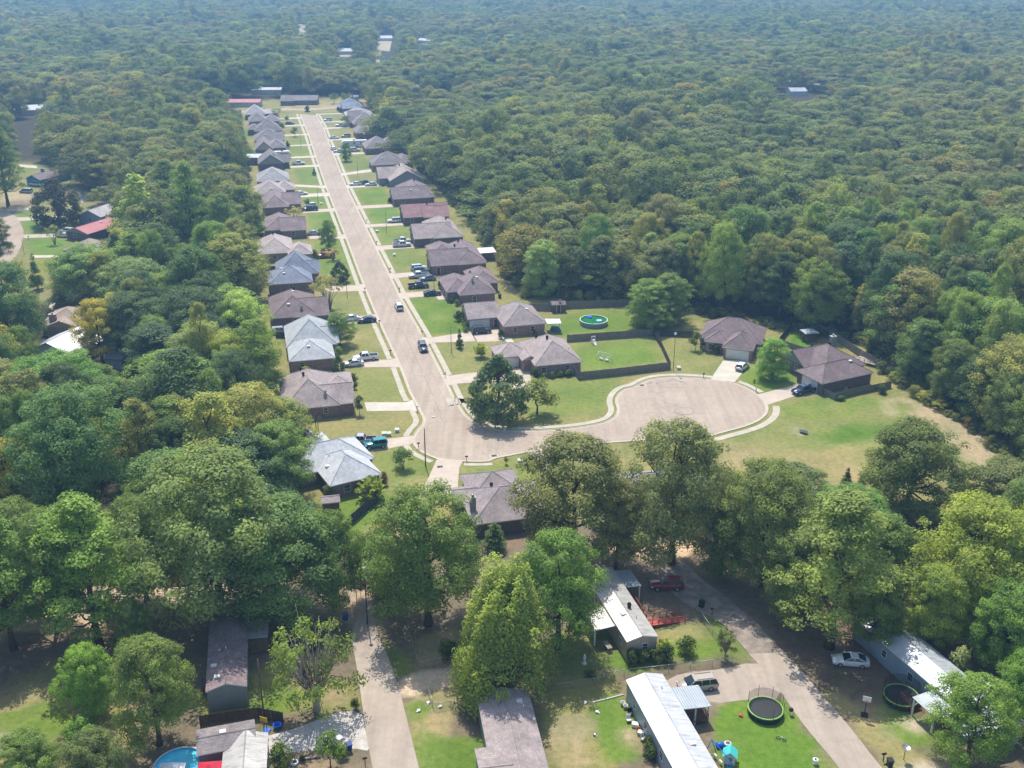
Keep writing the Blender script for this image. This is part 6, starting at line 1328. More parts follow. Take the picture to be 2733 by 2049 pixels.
# tyres
for i, (px, py, dz, lb) in enumerate([(297,1402,0,'old tyre lying apart from the others, farthest up'),(237,1422,0,'old tyre at the top of the loose heap'),(207,1438,.16,'old tyre leaning on the heap in the middle'),(183,1472,0,'old tyre third down in the heap'),(203,1500,0,'old pale tyre lying nearest the bottom')]):
    x, y = G('i',px,py); b = MB(); n, k = 20, 8; vs = [((.34+.13*cos(2*pi*j/k))*cos(2*pi*q/n),(.34+.13*cos(2*pi*j/k))*sin(2*pi*q/n),.12+.12*sin(2*pi*j/k)) for q in range(n) for j in range(k)]
    b.add(vs,[(q*k+j,((q+1)%n)*k+j,((q+1)%n)*k+(j+1)%k,q*k+(j+1)%k) for q in range(n) for j in range(k)],0,True); o = b.build('tyre', mat('worn_rubber','#3d3c3b','#6a6865',3,.9) if i != 4 else mat('pale_worn_rubber','#8a8782','#a19d97',3,.9), None, (x,y,dz)); o.rotation_euler = (.25 if dz else 0,0,0); tag(o, lb, 'tyre', 'old tyres dumped on the bare patch')
# gazebo, patio cover, play things of the back yards
x, y = G('e',980,338); r = thing('gazebo','small gazebo with pale canopy and climbing plants in the bright back yard','gazebo',(x,y,0),.2)
for px in (-1.5,1.5):
    for py in (-1.4,1.4): MB().box(px-.08,px+.08,py-.08,py+.08,0,2.3).build('post', BR['wood'], r)
b = MB(); b.add([(-1.8,-1.7,2.3),(1.8,-1.7,2.3),(1.8,1.7,2.3),(-1.8,1.7,2.3),(0,0,3.0)],[(0,1,4),(1,2,4),(2,3,4),(3,0,4)]); b.build('canopy', BR['metal'], r); b = MB(); [b.box(-1.5,1.5,-1.45,-1.4,.2+.3*i,.26+.3*i) for i in range(6)]; [b.box(-1.5+.3*i,-1.44+.3*i,-1.4,-1.36,.1,2.2) for i in range(11)]; b.build('trellis', BR['wood'], r)
pc = [G('d',785,495,2.5),G('d',900,492,2.5),G('d',885,456,2.5),G('d',765,456,2.5)]; x, y = pc[0]; r = thing('patio_cover','flat white patio cover on posts beside the ring-pool house','patio cover',(x,y,0)); b = MB(); b.prism([(p[0]-x,p[1]-y) for p in pc],2.45,2.58); b.build('roof', MT['white'], r)
for p in pc: MB().box(p[0]-x-.06,p[0]-x+.06,p[1]-y-.06,p[1]-y+.06,0,2.45).build('post', MT['white'], r)
x, y = G('d',850,545); r = thing('covered_furniture','patio furniture under a blue-grey sheet beneath the white patio cover','furniture',(x,y,0),STREET_ROT); b = MB(); b.add([(-1.3,-.8,0),(1.2,-.9,0),(1.3,.8,0),(-1.2,.9,0),(-.9,-.5,.95),(.8,-.5,.8),(.9,.5,.9),(-.8,.5,1.05)],[(0,1,5,4),(1,2,6,5),(2,3,7,6),(3,0,4,7),(4,5,6,7)]); b.build('sheet', mat('blue_grey_tarpaulin','#41576b','#4e6579',1.5,.6), r)
for s in (-1.05,1.05): MB().box(s-.05,s+.05,-.95,-.85,0,.5).build('leg', MT['black'], r)
dh('d',(820,408),'brown wooden garden shed against the old grey fence behind the ring pool',[(0,3.8,0,3,'gx',.35)],radians(6),wall='wood',roof='brown',cat='shed',name='garden_shed',eave=2.1,oh=.2,doors=[(0,'S',1.9)],vents=[(2.3,.9,'d')])
dh('b',(1905,445),'small lean-to with white metal roof behind a house on the right',[(0,5,0,4.6,'s0',.08)],radians(14),wall='dark',roof='whitemetal',cat='shed',name='shed',eave=2.4)
x, y = G('d',1155,655); r = thing('toy_slide','white and pink plastic toy slide by the fence of the grassy yard','slide',(x,y,0),radians(200)); b = MB(); b.add([(-.25,0,1.2),(.25,0,1.2),(.25,1.6,.15),(-.25,1.6,.15)],[(0,1,2,3)]); [b.box(s-.04,s+.04,-.05,.05,0,1.9) for s in (-.5,.5)]; [b.add([(s-.03,0,1.35),(s+.03,0,1.35),(s+.03,1.6,.32),(s-.03,1.6,.32),(s-.03,0,1.1),(s+.03,0,1.1),(s+.03,1.6,.1),(s-.03,1.6,.1)],[(0,1,2,3),(0,4,5,1),(1,5,6,2),(2,6,7,3),(3,7,4,0)]) for s in (-.28,.28)]; b.build('slide', PLASTIC_W, r); b = MB(); [b.box(-.5,.5,-.05-.28*i,.05-.28*i,1.0-.3*i,1.06-.3*i) for i in range(3)]; b.box(-.6,.6,-.1,.1,1.75,1.9); b.build('ladder', mat('pink_plastic','#d79aa8','#dda9b4',2,.5), r)
x, y = G('d',1245,790); r = thing('garden_swing','white metal swing frame with benches in the middle of the grassy yard','swing set',(x,y,0),radians(-38)); b = MB()
for s in (-1.7,1.7): b.tube([(s,0,1.9),(s,-.7,0)],.05,5); b.tube([(s,0,1.9),(s,.7,0)],.05,5)
b.tube([(-1.7,0,1.9),(1.7,0,1.9)],.05,5); b.build('frame', PLASTIC_W, r)
for s in (-.8,.7): b = MB(); b.box(s-.45,s+.45,-.25,.25,.42,.5); b.box(s-.45,s+.45,.22,.28,.5,.95); b.build('seat', PLASTIC_W, r); b = MB(); [b.tube([(s+q,0,1.9),(s+q,0,.5)],.015,4) for q in (-.4,.4)]; b.build('chain', MT['metal_grey'], r)
# small fittings of the street
for at, lb in [(('d',875,1350),'iron storm grate in the street below the small spreading tree'),(('d',358,1558),'iron storm grate at the south kerb of the bend'),(('d',1548,990),'iron storm grate on the near-left rim of the circle'),(('c',1580,893),'oval stain-dark manhole on the driveway south of the bend')]:
    x, y = G(*at); r = thing('storm_grate', lb, 'grate', (x,y,.036), .2); b = MB(); b.box(-.85,.85,-.6,.6,-.03,.004); b.build('frame', MT['kerb'], r); b = MB(); [b.box(-.5,.5,-.34+.14*i,-.26+.14*i,.004,.03) for i in range(6)]; [b.box(-.5+.48*i,-.46+.48*i,-.36,.5,.004,.026) for i in range(3)]; b.build('bars', MT['iron'], r)
x, y = G('a',870,388); r = thing('kerb_planter','raised round planter with a small palm at the far street end','planter',(x,y,0)); MB().lathe([(1.5,0),(1.5,.4),(1.2,.42),(0,.35)],14).build('rim', MT['brass'], r)
x, y = G('h',1068,1485); r = thing('ring_planter','white ring-shaped planter in the lawn by the gravel drive','planter',(x,y,0)); MB().lathe([(.42,0),(.5,.2),(.42,.3),(.28,.26),(.3,.05)],18).build('ring', PLASTIC_W, r); MB().lathe([(0,.1),(.29,.2)],12).build('soil', MT['bark'], r)
a, c = G('h',1000,1480), G('h',1260,1440); r = thing('low_timber_edge','low timber edging beside the gravel drive and round shrubs','edging',(a[0],a[1],0)); b = MB(); b.tube([(0,0,.15),(c[0]-a[0],c[1]-a[1],.15)],.14,6); b.build('beam', WOODP, r); [MB().box(q*(c[0]-a[0])-.07,q*(c[0]-a[0])+.07,q*(c[1]-a[1])-.25,q*(c[1]-a[1])-.12,0,.35).build('stake', BR['wood'], r) for q in (.1,.9)]
for at, ang, Lg, lb in [(('h',700,310),.2,3.6,'fallen branch on the pale dirt under the left oaks'),(('p',1400,1190),.15,6,'long pale fallen log on the dirt left of the grey home'),(('p',1330,1255),.12,5,'second pale fallen log nearer than the first'),(('f',1500,50),.3,4,'fallen branch on the sand behind the tan mobile home')]:
    x, y = G(*at); r = thing('fallen_log', lb, 'log', (x,y,0), ang); MB().tube([(-Lg/2,0,.1),(0,.15,.14),(Lg/2,0,.1)],[.16,.14,.06],6).build('log', MT['bark_pale'], r); MB().tube([(.3,.1,.12),(1.1,.7,.3)],[.07,.02],5).build('branch', MT['bark_pale'], r)
x, y = G('k',1215,470); r = thing('yellow_digger','small yellow digger half seen under the dark trees on the left','digger',(x,y,0),.4); b = MB(); b.box(-.9,.9,-.6,.6,.5,1.2); b.box(-.6,.3,-.5,.5,1.2,2.0); b.build('body', YELP, r); b = MB(); b.box(-1.1,1.1,-.8,-.5,0,.5); b.box(-1.1,1.1,.5,.8,0,.5); b.build('track', MT['rubber'], r); MB().tube([(.8,0,1.1),(1.8,0,2.2),(2.6,0,1.0)],.12,6).build('arm', YELP, r); MB().box(2.4,2.9,-.35,.35,.5,1.05).build('bucket', YELP, r)
# ---- shrubs (each one a plant of its own)
def sp(kind, at, h, w, col, label, seed=None): x, y = G(*at); return tree(kind, x, y, h, w, col, label, 'shrub', None, None, seed)
for kind, at, h, w, col, lb in [
 ('dwarf',('d',75,470),2.6,2.9,'#2f4f33','large dark round shrub at the left corner of the ring-pool garage'),('dwarf',('d',100,480),1.2,1.5,'#6a8f3e','first clipped bush in the line below the dark round shrub'),('dwarf',('d',112,500),1.2,1.5,'#6a8f3e','second clipped bush in the line below the dark round shrub'),('dwarf',('d',125,522),1.3,1.6,'#638a3a','third clipped bush in the line below the dark round shrub'),('dwarf',('d',152,530),1.5,1.7,'#4b6e38','darker clipped bush nearest the black wagon'),('dwarf',('d',132,560),1.3,1.9,'#5a8038','broad clipped bush at the drive end of the line'),
 ('dwarf',('d',418,615),2.4,2.3,'#3f5f38','tall dark shrub at the corner of the ring-pool house drive'),('dwarf',('d',690,940),2.6,2.6,'#46632f','tall shrub at the near left corner of the corner-lot house'),('dwarf',('d',762,938),1.3,2.0,'#5f8a38','first round bush under the corner-lot house wall'),('dwarf',('d',828,930),1.4,1.9,'#5f8a38','second round bush under the corner-lot house wall'),('dwarf',('d',888,920),1.4,1.9,'#5f8a38','third round bush under the corner-lot house wall'),('dwarf',('d',955,915),1.6,2.6,'#557d36','widest bush at the fence end under the corner-lot house wall'),
 ('dwarf',('b',1672,778),1.2,1.7,'#4e7036','smaller clipped bush in front of the twin-hip house'),('dwarf',('b',1720,800),1.6,2.2,'#5a8038','larger clipped bush at the corner of the twin-hip house'),('dwarf',('b',1575,655),2.0,1.2,'#2f4a30','narrow dark shrub left of the twin-hip house'),('dwarf',('b',1655,740),.9,1.2,'#8c5a50','small reddish shrub by the twin-hip house path'),('dwarf',('b',1265,118),1.6,1.5,'#3a5a34','round shrub between the white wagon and the rust-red house'),('dwarf',('a',1740,1345),1.8,2.6,'#2c4630','dark shrub at the left wall of the seventh right house'),('dwarf',('a',1665,1170),1.0,1.8,'#5a7a3c','low shrub by the grey gable house, left one'),('dwarf',('a',1720,1180),1.0,1.7,'#5a7a3c','low shrub by the grey gable house, right one'),
 ('dwarf',('b',1505,540),1.9,1.9,'#6f8f78','pale round shrub by the side door behind the six vehicles'),('cone',('b',1525,395),5.6,3.2,'#5f8a50','small conical tree left of the third right-hand garage'),('cone',('b',1738,1140),5.0,1.9,'#4f7a40','slender young tree on the lawn above the corner lot'),('dwarf',('b',1738,1146),.25,1.6,'#8a6a4a','mulch ring plants at the foot of the slender young tree'),
 ('spiky',('b',1910,1215),3.6,3.4,'#8fae5a','pale fan-leaved palm shrub beside the corner-lot house'),('small',('c',935,470),4.2,2.6,'#4f7038','little round tree at the front corner of the large corner house'),('dwarf',('c',885,215),2.2,2.2,'#5a6a3c','shrub at the back right corner of the large corner house'),('dwarf',('c',895,265),1.6,1.6,'#556b3f','shrub against the right wall of the large corner house'),
 ('small',('c',1285,905),4.0,4.8,'#5f8a44','small umbrella-shaped tree on the lawn below the teal off-roader'),('dwarf',('c',1130,1040),1.8,1.9,'#6a4038','dark red round shrub at the corner of the pale-roofed house'),('dwarf',('c',1130,970),.9,1.6,'#5a5a3c','low shrub at the pale-roofed house front corner'),('spiky',('c',1035,1150),4.4,5.2,'#7aa052','large fan palm at the end of the dark grey fence'),('dwarf',('c',800,1110),1.4,2.0,'#b0b03a','yellow-leaved shrub under the pale-roofed house wall'),('dwarf',('c',690,1150),2.6,2.6,'#6a8058','grey-green shrub at the left corner of the pale-roofed house'),('dwarf',('c',930,1090),2.0,2.4,'#4a6438','dark shrub under the right window of the pale-roofed house'),
 ('small',('e',335,395),4.6,3.4,'#55783e','bushy small tree at the left corner of the house with white double garage'),('dwarf',('e',448,415),2.4,2.8,'#3f5c34','dark shrub beside the white double garage'),('dwarf',('e',382,400),.9,1.7,'#5a7a3c','low bush below the left window of the circle house'),('dwarf',('e',1400,640),1.8,3.0,'#3f6030','creeper mound at the right end of the weathered fence'),('dwarf',('e',1160,680),1.0,2.6,'#4d7a34','creeper at the lower corner of the weathered fence'),('dwarf',('e',1012,330),1.8,1.8,'#4f7338','bush at the right side of the small gazebo'),('dwarf',('e',950,345),1.6,1.4,'#4f7338','bush at the left side of the small gazebo'),
 ('dwarf',('e',670,580),1.0,.8,'#a9b45a','small pale flowering plant on the circle verge'),('small',('d',455,1625),1.6,1.3,'#5f8a3c','tiny sapling on the lawn south of the bend'),
 ('cone',('e',1195,1170),3.6,2.2,'#4c6a34','small dark bush alone on the tan field, left'),('cone',('e',1280,1165),2.2,1.3,'#4c6a34','smaller dark bush alone on the tan field, right'),
 ('dwarf',('b',625,255),3.4,3.6,'#4a6a4a','grey-green shrub beside the red vehicle on the left'),('dwarf',('b',575,430),3.0,3.4,'#5a7a52','fan-leaved shrub right of the beige house'),('dwarf',('b',500,1345),1.6,2.6,'#8fb03a','yellow-green shrub under the light blue-grey house wall'),
 ('dwarf',('a',665,770),3.2,2.4,'#3f5a40','shrub at the right end of the steep gable house on the left'),('dwarf',('a',1480,800),2,2,'#3f5c3c','dark shrub at the slate house by the long caravan'),('dwarf',('a',1190,380),2.2,2,'#3a4f3a','shrub at the far right corner house'),('spiky',('a',870,386),3.6,3.0,'#52704a','small palm in the raised planter at the far street end'),
 ('dwarf',('f',1345,890),2.2,2.6,'#4a6a38','left bush of the leafy row before the tan mobile home'),('dwarf',('f',1420,885),2.0,2.6,'#54743e','second bush of the leafy row before the tan mobile home'),('dwarf',('f',1500,875),2.0,2.6,'#4a6a38','third bush of the leafy row before the tan mobile home'),('dwarf',('f',1595,865),2.6,2.8,'#4a6838','right bush of the leafy row before the tan mobile home'),('spiky',('f',1580,800),2.0,2.4,'#8fb04a','bright fan plant at the corner of the tan mobile home'),('dwarf',('f',1750,815),2.7,3.0,'#5a7838','round leafy shrub alone on the lawn by the red ramp'),('ragged',('f',2035,850),5.4,2.6,'#55703c','ivy-clad stump at the corner of the chain-link fence'),
 ('dwarf',('f',1475,1530),1.8,2.6,'#4c6c3e','leafy potted plants along the long white mobile home, upper'),('dwarf',('f',1490,1590),1.7,2.2,'#43603a','leafy potted plants along the long white mobile home, lower'),('dwarf',('h',2195,725),3.4,3.0,'#4a6a32','rounded dark bush inside the chain-link corner right of the lane'),('small',('h',1335,1515),5.0,4.0,'#5c8a3c','round-headed small tree by the gravel drive at the bottom'),('dwarf',('h',960,1500),3.0,3.4,'#5a8038','bright round shrub left of the timber edging'),('dwarf',('h',1430,1440),1.8,1.8,'#4f7038','low shrub right of the round-headed small tree'),('dwarf',('h',1130,1470),.8,1.0,'#4a6038','small potted plant right of the white ring planter'),
 ('dwarf',('h',1520,1085),1.6,1.4,'#4a6a34','small dark weed bush on the lane edge'),('dwarf',('f',1040,980),1.0,2.0,'#55753a','low bush in the shade left of the chain-link fence')]:
    sp(kind, at, h, w, col, lb)
# ------------------------------------------------------------------ trees one can tell apart, placed one by one (base, top and width as surveyed)
def mt(kind, xd, yb, yt, wpx, col, label, seed=None, src='D', **kw):
    x, y = G(src, xd, yb); sc_ = SRC[src][2]; Yt = pix(src, xd, yt)[1]
    h = min(np.arange(1.5,40,.1), key=lambda q: abs(proj(x,y,q)[1]-Yt)); d = proj(x,y,h*.6)[2]
    w = wpx*sc_*d/FPX*(1.06 if kind in ('oak','tall') else 1.03)
    return tree(kind, x, y, h, w, col, label, 'tree', None, None, seed, **kw)
MAN = [
 ('plume',1090,1492,1190,245,'#84a848','bright yellow-green tree of upright plumes in the middle foreground',0),
 ('oak',1205,1400,1156,195,'#63994a','rounded bright green tree directly behind the plumed one',1),
 ('oak',1237,1210,948,262,'#7a9060','dull olive broad-crowned tree below the street bend, left of two',0),
 ('oak',1450,1216,912,232,'#798f60','dull olive broad-crowned tree below the circle, right of two',2),
 ('oak',1640,1265,1003,215,'#75945a','feathery green tree right of the olive pair at the field edge',3),
 ('pine',1790,1398,1062,285,'#78985a','large spreading pine over the shady drive on the right',0),
 ('oak',1955,1114,916,225,'#6a8450','dark isolated tree with a ragged left side on the open field',1),
 ('oak',2085,1350,1083,255,'#87a346','yellow-green spreading tree at the lower right before the grey wood',2),
 ('cone',1068,1185,1128,62,'#56784c','small dark pointed tree at the wall of the house south of the bend',0),
 ('oak',925,1348,1056,245,'#648a48','leafy dark green tree between the narrow lane and the plumed tree',3),
 ('oak',600,1322,1090,300,'#629055','dark green oak, right of the largest pair above the grey mobile home',0),
 ('oak',480,1340,982,350,'#73925a','biggest light-topped oak left of centre with a thick trunk',1),
 ('oak',722,1312,1108,150,'#608a4a','slimmer green tree beside the grey board fence on the left',2),
 ('pine',215,1398,1066,265,'#7cab50','big bright-tufted pine at the lower left',1),
 ('pine',30,1402,1105,210,'#74a04e','pine at the left edge beside the bright-tufted pine',2),
 ('oak',200,1550,1398,118,'#78b848','small vivid green tree on the bright lawn at the lower left',3),
 ('oak',345,1607,1383,178,'#759f5a','rounded many-clumped tree left of the grey mobile home',0),
 ('ragged',685,1534,1330,190,'#7ba04e','half-bare tree with grey twigs beside the narrow lane',0),
 ('oak',70,1700,1588,140,'#67904c','bushy tree in the bottom left corner',1),
 ('oak',215,1730,1585,140,'#728c5a','grey-green bushy tree left of the blue pool',2),
 ('small',180,1632,1555,75,'#6aa844','small bright shrubby tree above the grey-green bushy one',0),
 ('oak',2160,1450,1265,170,'#66a04a','bright green tree at the right edge above the mobile home',3),
 ('oak',2195,1570,1415,140,'#68a444','leafy green tree at the right edge beyond the flowering one',0),
 ('oak',2085,1652,1470,185,'#78ac44','white-flowering small tree over the end of the blue-grey home',0),
 ('dwarf',2065,1470,1400,60,'#8fa884','pale silvery bush in the dark gap right of the blue-grey home',0),
 ('oak',2155,1150,1000,200,'#75905f','grey-green feathery tree at the right edge of the field',1),
 ('oak',2225,1310,1078,170,'#8aa848','yellowish tree at the right edge behind the spreading one',2),
 ('oak',1830,1195,1058,190,'#64a250','fresh green tree below the field, behind the pine',3),
 ('oak',1700,1140,1008,180,'#75966a','grey-green bushy tree at the near edge of the field',0),
 ('oak',2005,1400,1225,140,'#83a348','low yellow-green tree hanging over the blue-grey home',1),
 ('tall',1895,1320,1120,140,'#66904c','dark tree between the pine and the spreading yellow-green one',1),
 ('tall',1555,1250,1100,95,'#5f8650','slim dark tree behind the pale sand by the big trees',2),
 ('dense',1075,907,763,128,'#5f8668','large dense blue-green tree on the corner of the street bend',0),
 ('small',1160,893,820,92,'#7c9a50','low wide spreading tree beside the dense corner tree',1),
 ('tall',1395,705,605,95,'#6f9a52','bright green tree of a pair at the wood edge, left one',0),
 ('tall',1442,695,592,88,'#6d984f','bright green tree of a pair at the wood edge, right one',1),
 ('oak',1413,712,648,78,'#86a66a','pale bushy tree in front of the bright green pair',2),
 ('oak',125,1362,1105,170,'#6a9650','leafy tree between the two lower left pines',1),('oak',318,1300,1075,150,'#648c50','mid green tree between the tufted pine and the biggest oak',3),('oak',300,1440,1300,90,'#5c844a','low shaded tree behind the vivid green small one',2),('oak',60,1300,1085,160,'#719a58','tree above the pine at the left edge',0),
 ('oak',1700,1335,1150,150,'#6c8f54','low tree beside the right pine and the drive',2),('oak',1880,1400,1230,130,'#5f864c','shaded tree behind the end of the blue-grey home',1),('oak',820,1290,1150,120,'#5f8850','narrow leafy tree at the head of the narrow lane, right side',2),('oak',1330,1225,1040,120,'#7c8f60','slender olive tree between the two broad olive ones',3),
 ('oak',1560,1120,1020,110,'#74925c','bushy small tree at the near edge of the field, left',1),('tall',2195,1240,1030,120,'#6f9050','tall tree at the right edge above the spreading one',2),
 ('tall',1985,822,690,105,'#62864e','first tall tree along the worn track, beside the dark brick house',0),('oak',2052,868,735,110,'#6f9054','second tree along the worn track edge, broad and fresh',1),('tall',2112,908,768,105,'#5a7c50','third tree along the worn track edge, narrow and dark',2),('oak',2172,952,800,115,'#73935a','fourth tree along the worn track edge, light green',3),('tall',2228,1000,840,110,'#648a52','last tree along the worn track edge at the right border',1),
 ('oak',-6,575,470,80,'#5c7c54','tree cut by the left border beside the road bend',2),
 # left wood
 ('oak',222,782,648,104,'#b4ba3e','strikingly yellow-leaved tree beside the beige-roofed house',0),
 ('oak',300,772,632,150,'#50744f','very dark oak right of the yellow tree, left of two',1),
 ('oak',425,775,624,190,'#4d7052','very dark wide oak behind the yellow tree, right of two',3),
 ('oak',524,775,630,118,'#96b85c','round bright-topped tree by the fence of the slate-blue house',2),
 ('oak',440,845,700,150,'#88a878','pale greyish tree in the middle of the left wood',0),
 ('oak',505,870,722,120,'#96b646','yellowish-green tree left of the light blue-grey roof',1),
 ('tall',560,860,695,110,'#7aa64a','green tree touching the third left-hand house',3),
 ('oak',372,940,765,190,'#78ac54','fresh green many-branched tree right of the tan dirt gap',3),
 ('pine',440,960,772,170,'#72a456','drooping pine-like tree above the left oaks',0),
 ('oak',548,1020,836,180,'#96a660','tawny green broad tree left of the large corner house',0),
 ('tall',620,1000,860,120,'#7c9a58','feathery tree at the left end of the large corner house',2),
 ('oak',610,1075,915,150,'#6f9a52','green tree overhanging the pale roof from the left',1),
 ('oak',180,1140,838,250,'#578c60','large dark teal-green tree deep in the left wood',2),
 ('oak',130,935,768,215,'#639c50','green tree in front of the white metal roof on the left',3),
 ('oak',30,770,568,160,'#639668','tall blue-green tree at the left edge by the road',1),
 ('oak',40,1150,955,150,'#a2b04a','yellowish tree at the left edge above the tufted pines',0),
 ('tall',85,1010,800,130,'#7a8a54','brownish-green tree near the left edge below the white roof',0),
 ('tall',332,1100,972,85,'#8c9c50','yellow-brown slim tree left of the biggest oak',1),
 ('oak',395,1090,902,125,'#587c58','dark bluish tree above the biggest oak',3),
 ('pine',420,556,345,115,'#689856','tall bare-trunked pine in the left gap, right one',1),
 ('pine',368,482,343,105,'#648f54','tall bare-trunked pine in the left gap, left one',2),
 ('cone',312,545,370,120,'#98ba52','tall bright pyramid tree in the middle of the left wood',1),
 ('dense',128,485,383,104,'#4a5450','dark purplish magnolia beside the left road',0),
 ('pine',18,445,272,100,'#648a50','tall pine at the far left edge by the blue house',0),
 ('cone',82,625,545,34,'#689648','slender dark young tree by the left road lawn',0),
 ('small',45,655,560,62,'#98a64a','yellowish bushy tree on the verge of the left road',0),
 ('cone',175,590,520,44,'#98ba46','yellow-green pointed tree before the tan-roofed house',1),
 ('crape',119,527,488,34,'#8a9a78','tiny thin-crowned tree on the lawn of the red-roofed house',1),
 ('oak',470,640,480,110,'#72a04c','green tree left of the beige-grey multi-hipped house',0),
 ('oak',505,600,505,130,'#8ea848','olive-yellow broad tree behind the slate-blue house',1),
 ('oak',200,660,530,170,'#689a58','broad green tree below the red-roofed house',2),
 ('oak',300,690,560,160,'#74a068','mid green broad tree right of the road-side trees',3),
 ('tall',490,560,420,80,'#648f58','green tree behind the ash-grey roofs of the left row',1),
]
for k, x, yb, yt, w_, c, lb, sd in MAN: mt(k, x, yb, yt, w_, c, lb, sd)
for k, src, x, yb, yt, w_, c, lb, sd in [
 ('cone','b',112,232,-2,150,'#68b848','bright green poplar beside the mauve house on the left',0),
 ('tall','b',690,342,108,135,'#78a454','young tree on the fifth left-hand lawn',0),('dense','b',776,612,440,145,'#48684a','dark round evergreen on the left beside a slim pole',0),
 ('crape','b',690,830,555,275,'#9aa07a','pale olive vase-shaped tree before the slate-blue house',0),('oak','b',775,1118,858,245,'#6c9a54','leafy yard tree before the light blue-grey roofed house',1),
 ('crape','b',720,432,345,150,'#a0a070','thin bronze-leaved tree next to the red vehicle',1),('dense','b',765,1338,1200,110,'#527458','dark evergreen shrub-tree at the corner of the light blue-grey house',0),
 ('small','b',768,1225,1130,90,'#6a9a4a','small green tree between two front walls on the left',1),('crape','a',725,1560,1385,210,'#98a078','pale spreading tree in front of the mauve sixth left house',0),
 ('small','a',870,1385,1305,95,'#566a54','small dark tree behind the black pickup on the left',0),('small','a',740,648,548,90,'#5f8054','round yard tree alone on a left lawn near the far end',1),
 ('crape','a',560,455,350,150,'#8a9a6c','thin tree before the far left pyramid-roofed house',1),('small','a',655,500,425,75,'#6c8460','small tree by a dark saloon at the far left',0),('small','a',600,605,500,95,'#587858','dark tree at the wall of the two-light slate house',1),
 ('cone','a',945,1055,965,45,'#5c7a50','small thin tree on the left verge of the street',0),('tall','a',1282,908,715,100,'#589664','young blue-green tree with clear trunk beside the long caravan',2),
 ('crape','a',1290,545,430,150,'#6a8468','spreading tree at the wall of the fourth far right house',0),('small','a',1150,300,190,110,'#6a9060','bushy round tree before the woods at the far street end',0),
 ('tall','a',500,980,825,130,'#5a7c58','dark tree between the two left far gables and the red shed',1),('oak','a',250,880,780,180,'#689260','tree beside the red-brown shed behind the left row',1),
 ('tall','e',772,557,332,182,'#74b644','bright green young tree on the lawn between the two circle houses',0),
 ('small','b',60,250,190,60,'#68b848','small bright tree at the foot of the poplar on the left',0)]: mt(k, x, yb, yt, w_, c, lb, sd, src)
# white blossom on the flowering tree
fl = [o for o in bpy.data.objects if o.get('label','').startswith('white-flowering')][0]
rs = np.random.RandomState(9); p_ = []
for i in range(16):
    th = rs.uniform(0,6.28); rad = rs.uniform(.3,4.4); c_ = np.array((rad*cos(th),rad*sin(th),15.6-.3*rad*rad)); p_.append(c_+rs.normal(size=(26,3))*.4)
p_ = np.concatenate(p_); bm = leaf_mesh('blossom', p_, rs.normal(size=p_.shape)+[0,0,1], rs.uniform(.2,.4,len(p_)), rs.rand(len(p_)), MT['tint'])
bo = bpy.data.objects.new('blossom', bm); COL.objects.link(bo); bo.parent = fl; bo.color = lin('#dedfda')
# ------------------------------------------------------------------ the woods
def keep_pts(t, poly, step=9):
    q = np.array([(lambda s_: (s_[0],s_[1]))(pix(t,*p)) for p in poly]); x0, y0 = q.min(0); x1, y1 = q.max(0)
    X, Y = np.meshgrid(np.arange(x0,x1+1,step), np.arange(y0,y1+1,step)); m = pip(X.ravel(), Y.ravel(), [tuple(a) for a in q]); 
    return np.stack([X.ravel()[m], Y.ravel()[m]],1)
KEEP = [('D',[(520,270),(540,235),(660,228),(700,250),(760,600),(850,900),(900,960),(660,930),(625,890),(632,800),(606,720),(590,640),(580,560),(566,500),(562,420),(536,330)]),
 ('D',[(0,500),(20,430),(45,350),(100,345),(125,385),(150,480),(230,478),(236,515),(180,530),(140,560),(130,590),(20,640),(0,690)]),('D',[(70,770),(90,695),(130,668),(172,690),(160,760)]),('D',[(228,755),(262,755),(262,792),(298,800),(290,850),(272,850),(258,800),(228,785)]),
 ('D',[(385,470),(440,470),(440,522),(385,520)]),('D',[(35,240),(85,225),(85,250),(60,340),(35,330)]),
 ('c',[(560,640),(680,590),(860,640),(1060,800),(1100,940),(1080,1090),(700,1150),(620,980)]),('c',[(620,1120),(960,1110),(1150,1140),(980,1230),(820,1370)]),('n',[(1120,310),(1230,180),(1520,190),(1500,480),(1250,490)]),
 ('q',[(240,430),(520,440),(500,550),(330,560)]),('q',[(880,180),(1120,180),(1080,560),(940,560),(850,650)]),('q',[(1380,190),(1690,350),(1500,380)]),('q',[(1850,960),(2010,960),(2000,1040),(1860,1040)]),('q',[(1380,1010),(1500,1010),(1500,1090),(1400,1090)]),
 ('r',[(520,260),(1350,250),(1480,380),(900,430),(560,290)]),('a',[(20,190),(420,170),(420,320),(1450,200),(1570,330),(1480,480),(20,400)]),('l',[(1280,90),(1320,90),(1320,145),(1290,145)])]
KP = np.concatenate([keep_pts(t_, p_, 9 if t_ not in ('q','r','l','a') else 4) for t_, p_ in KEEP])
u_ = (KP[:,0]-1366.5)/FPX; v_ = -(KP[:,1]-1024.5)/FPX; KY = (cos(TH)+v_*sin(TH))*(-HCAM/(-sin(TH)+v_*cos(TH)))
def covers(x, y, h, w):
    cx, cy, d = proj(x,y,h*.6); rx = w/2*FPX/d; ry = h*.43*FPX/d
    out = np.zeros(len(x),bool)
    for i in range(0,len(x),400):
        s_ = slice(i,i+400)
        e = ((KP[None,:,0]-cx[s_,None])/rx[s_,None])**2+((KP[None,:,1]-cy[s_,None])/ry[s_,None])**2
        out[s_] = ((e < .85) & (KY[None,:] > y[s_,None]-1)).sum(1) > 1
    return out
rs = np.random.RandomState(5); cand = []
y = 88.
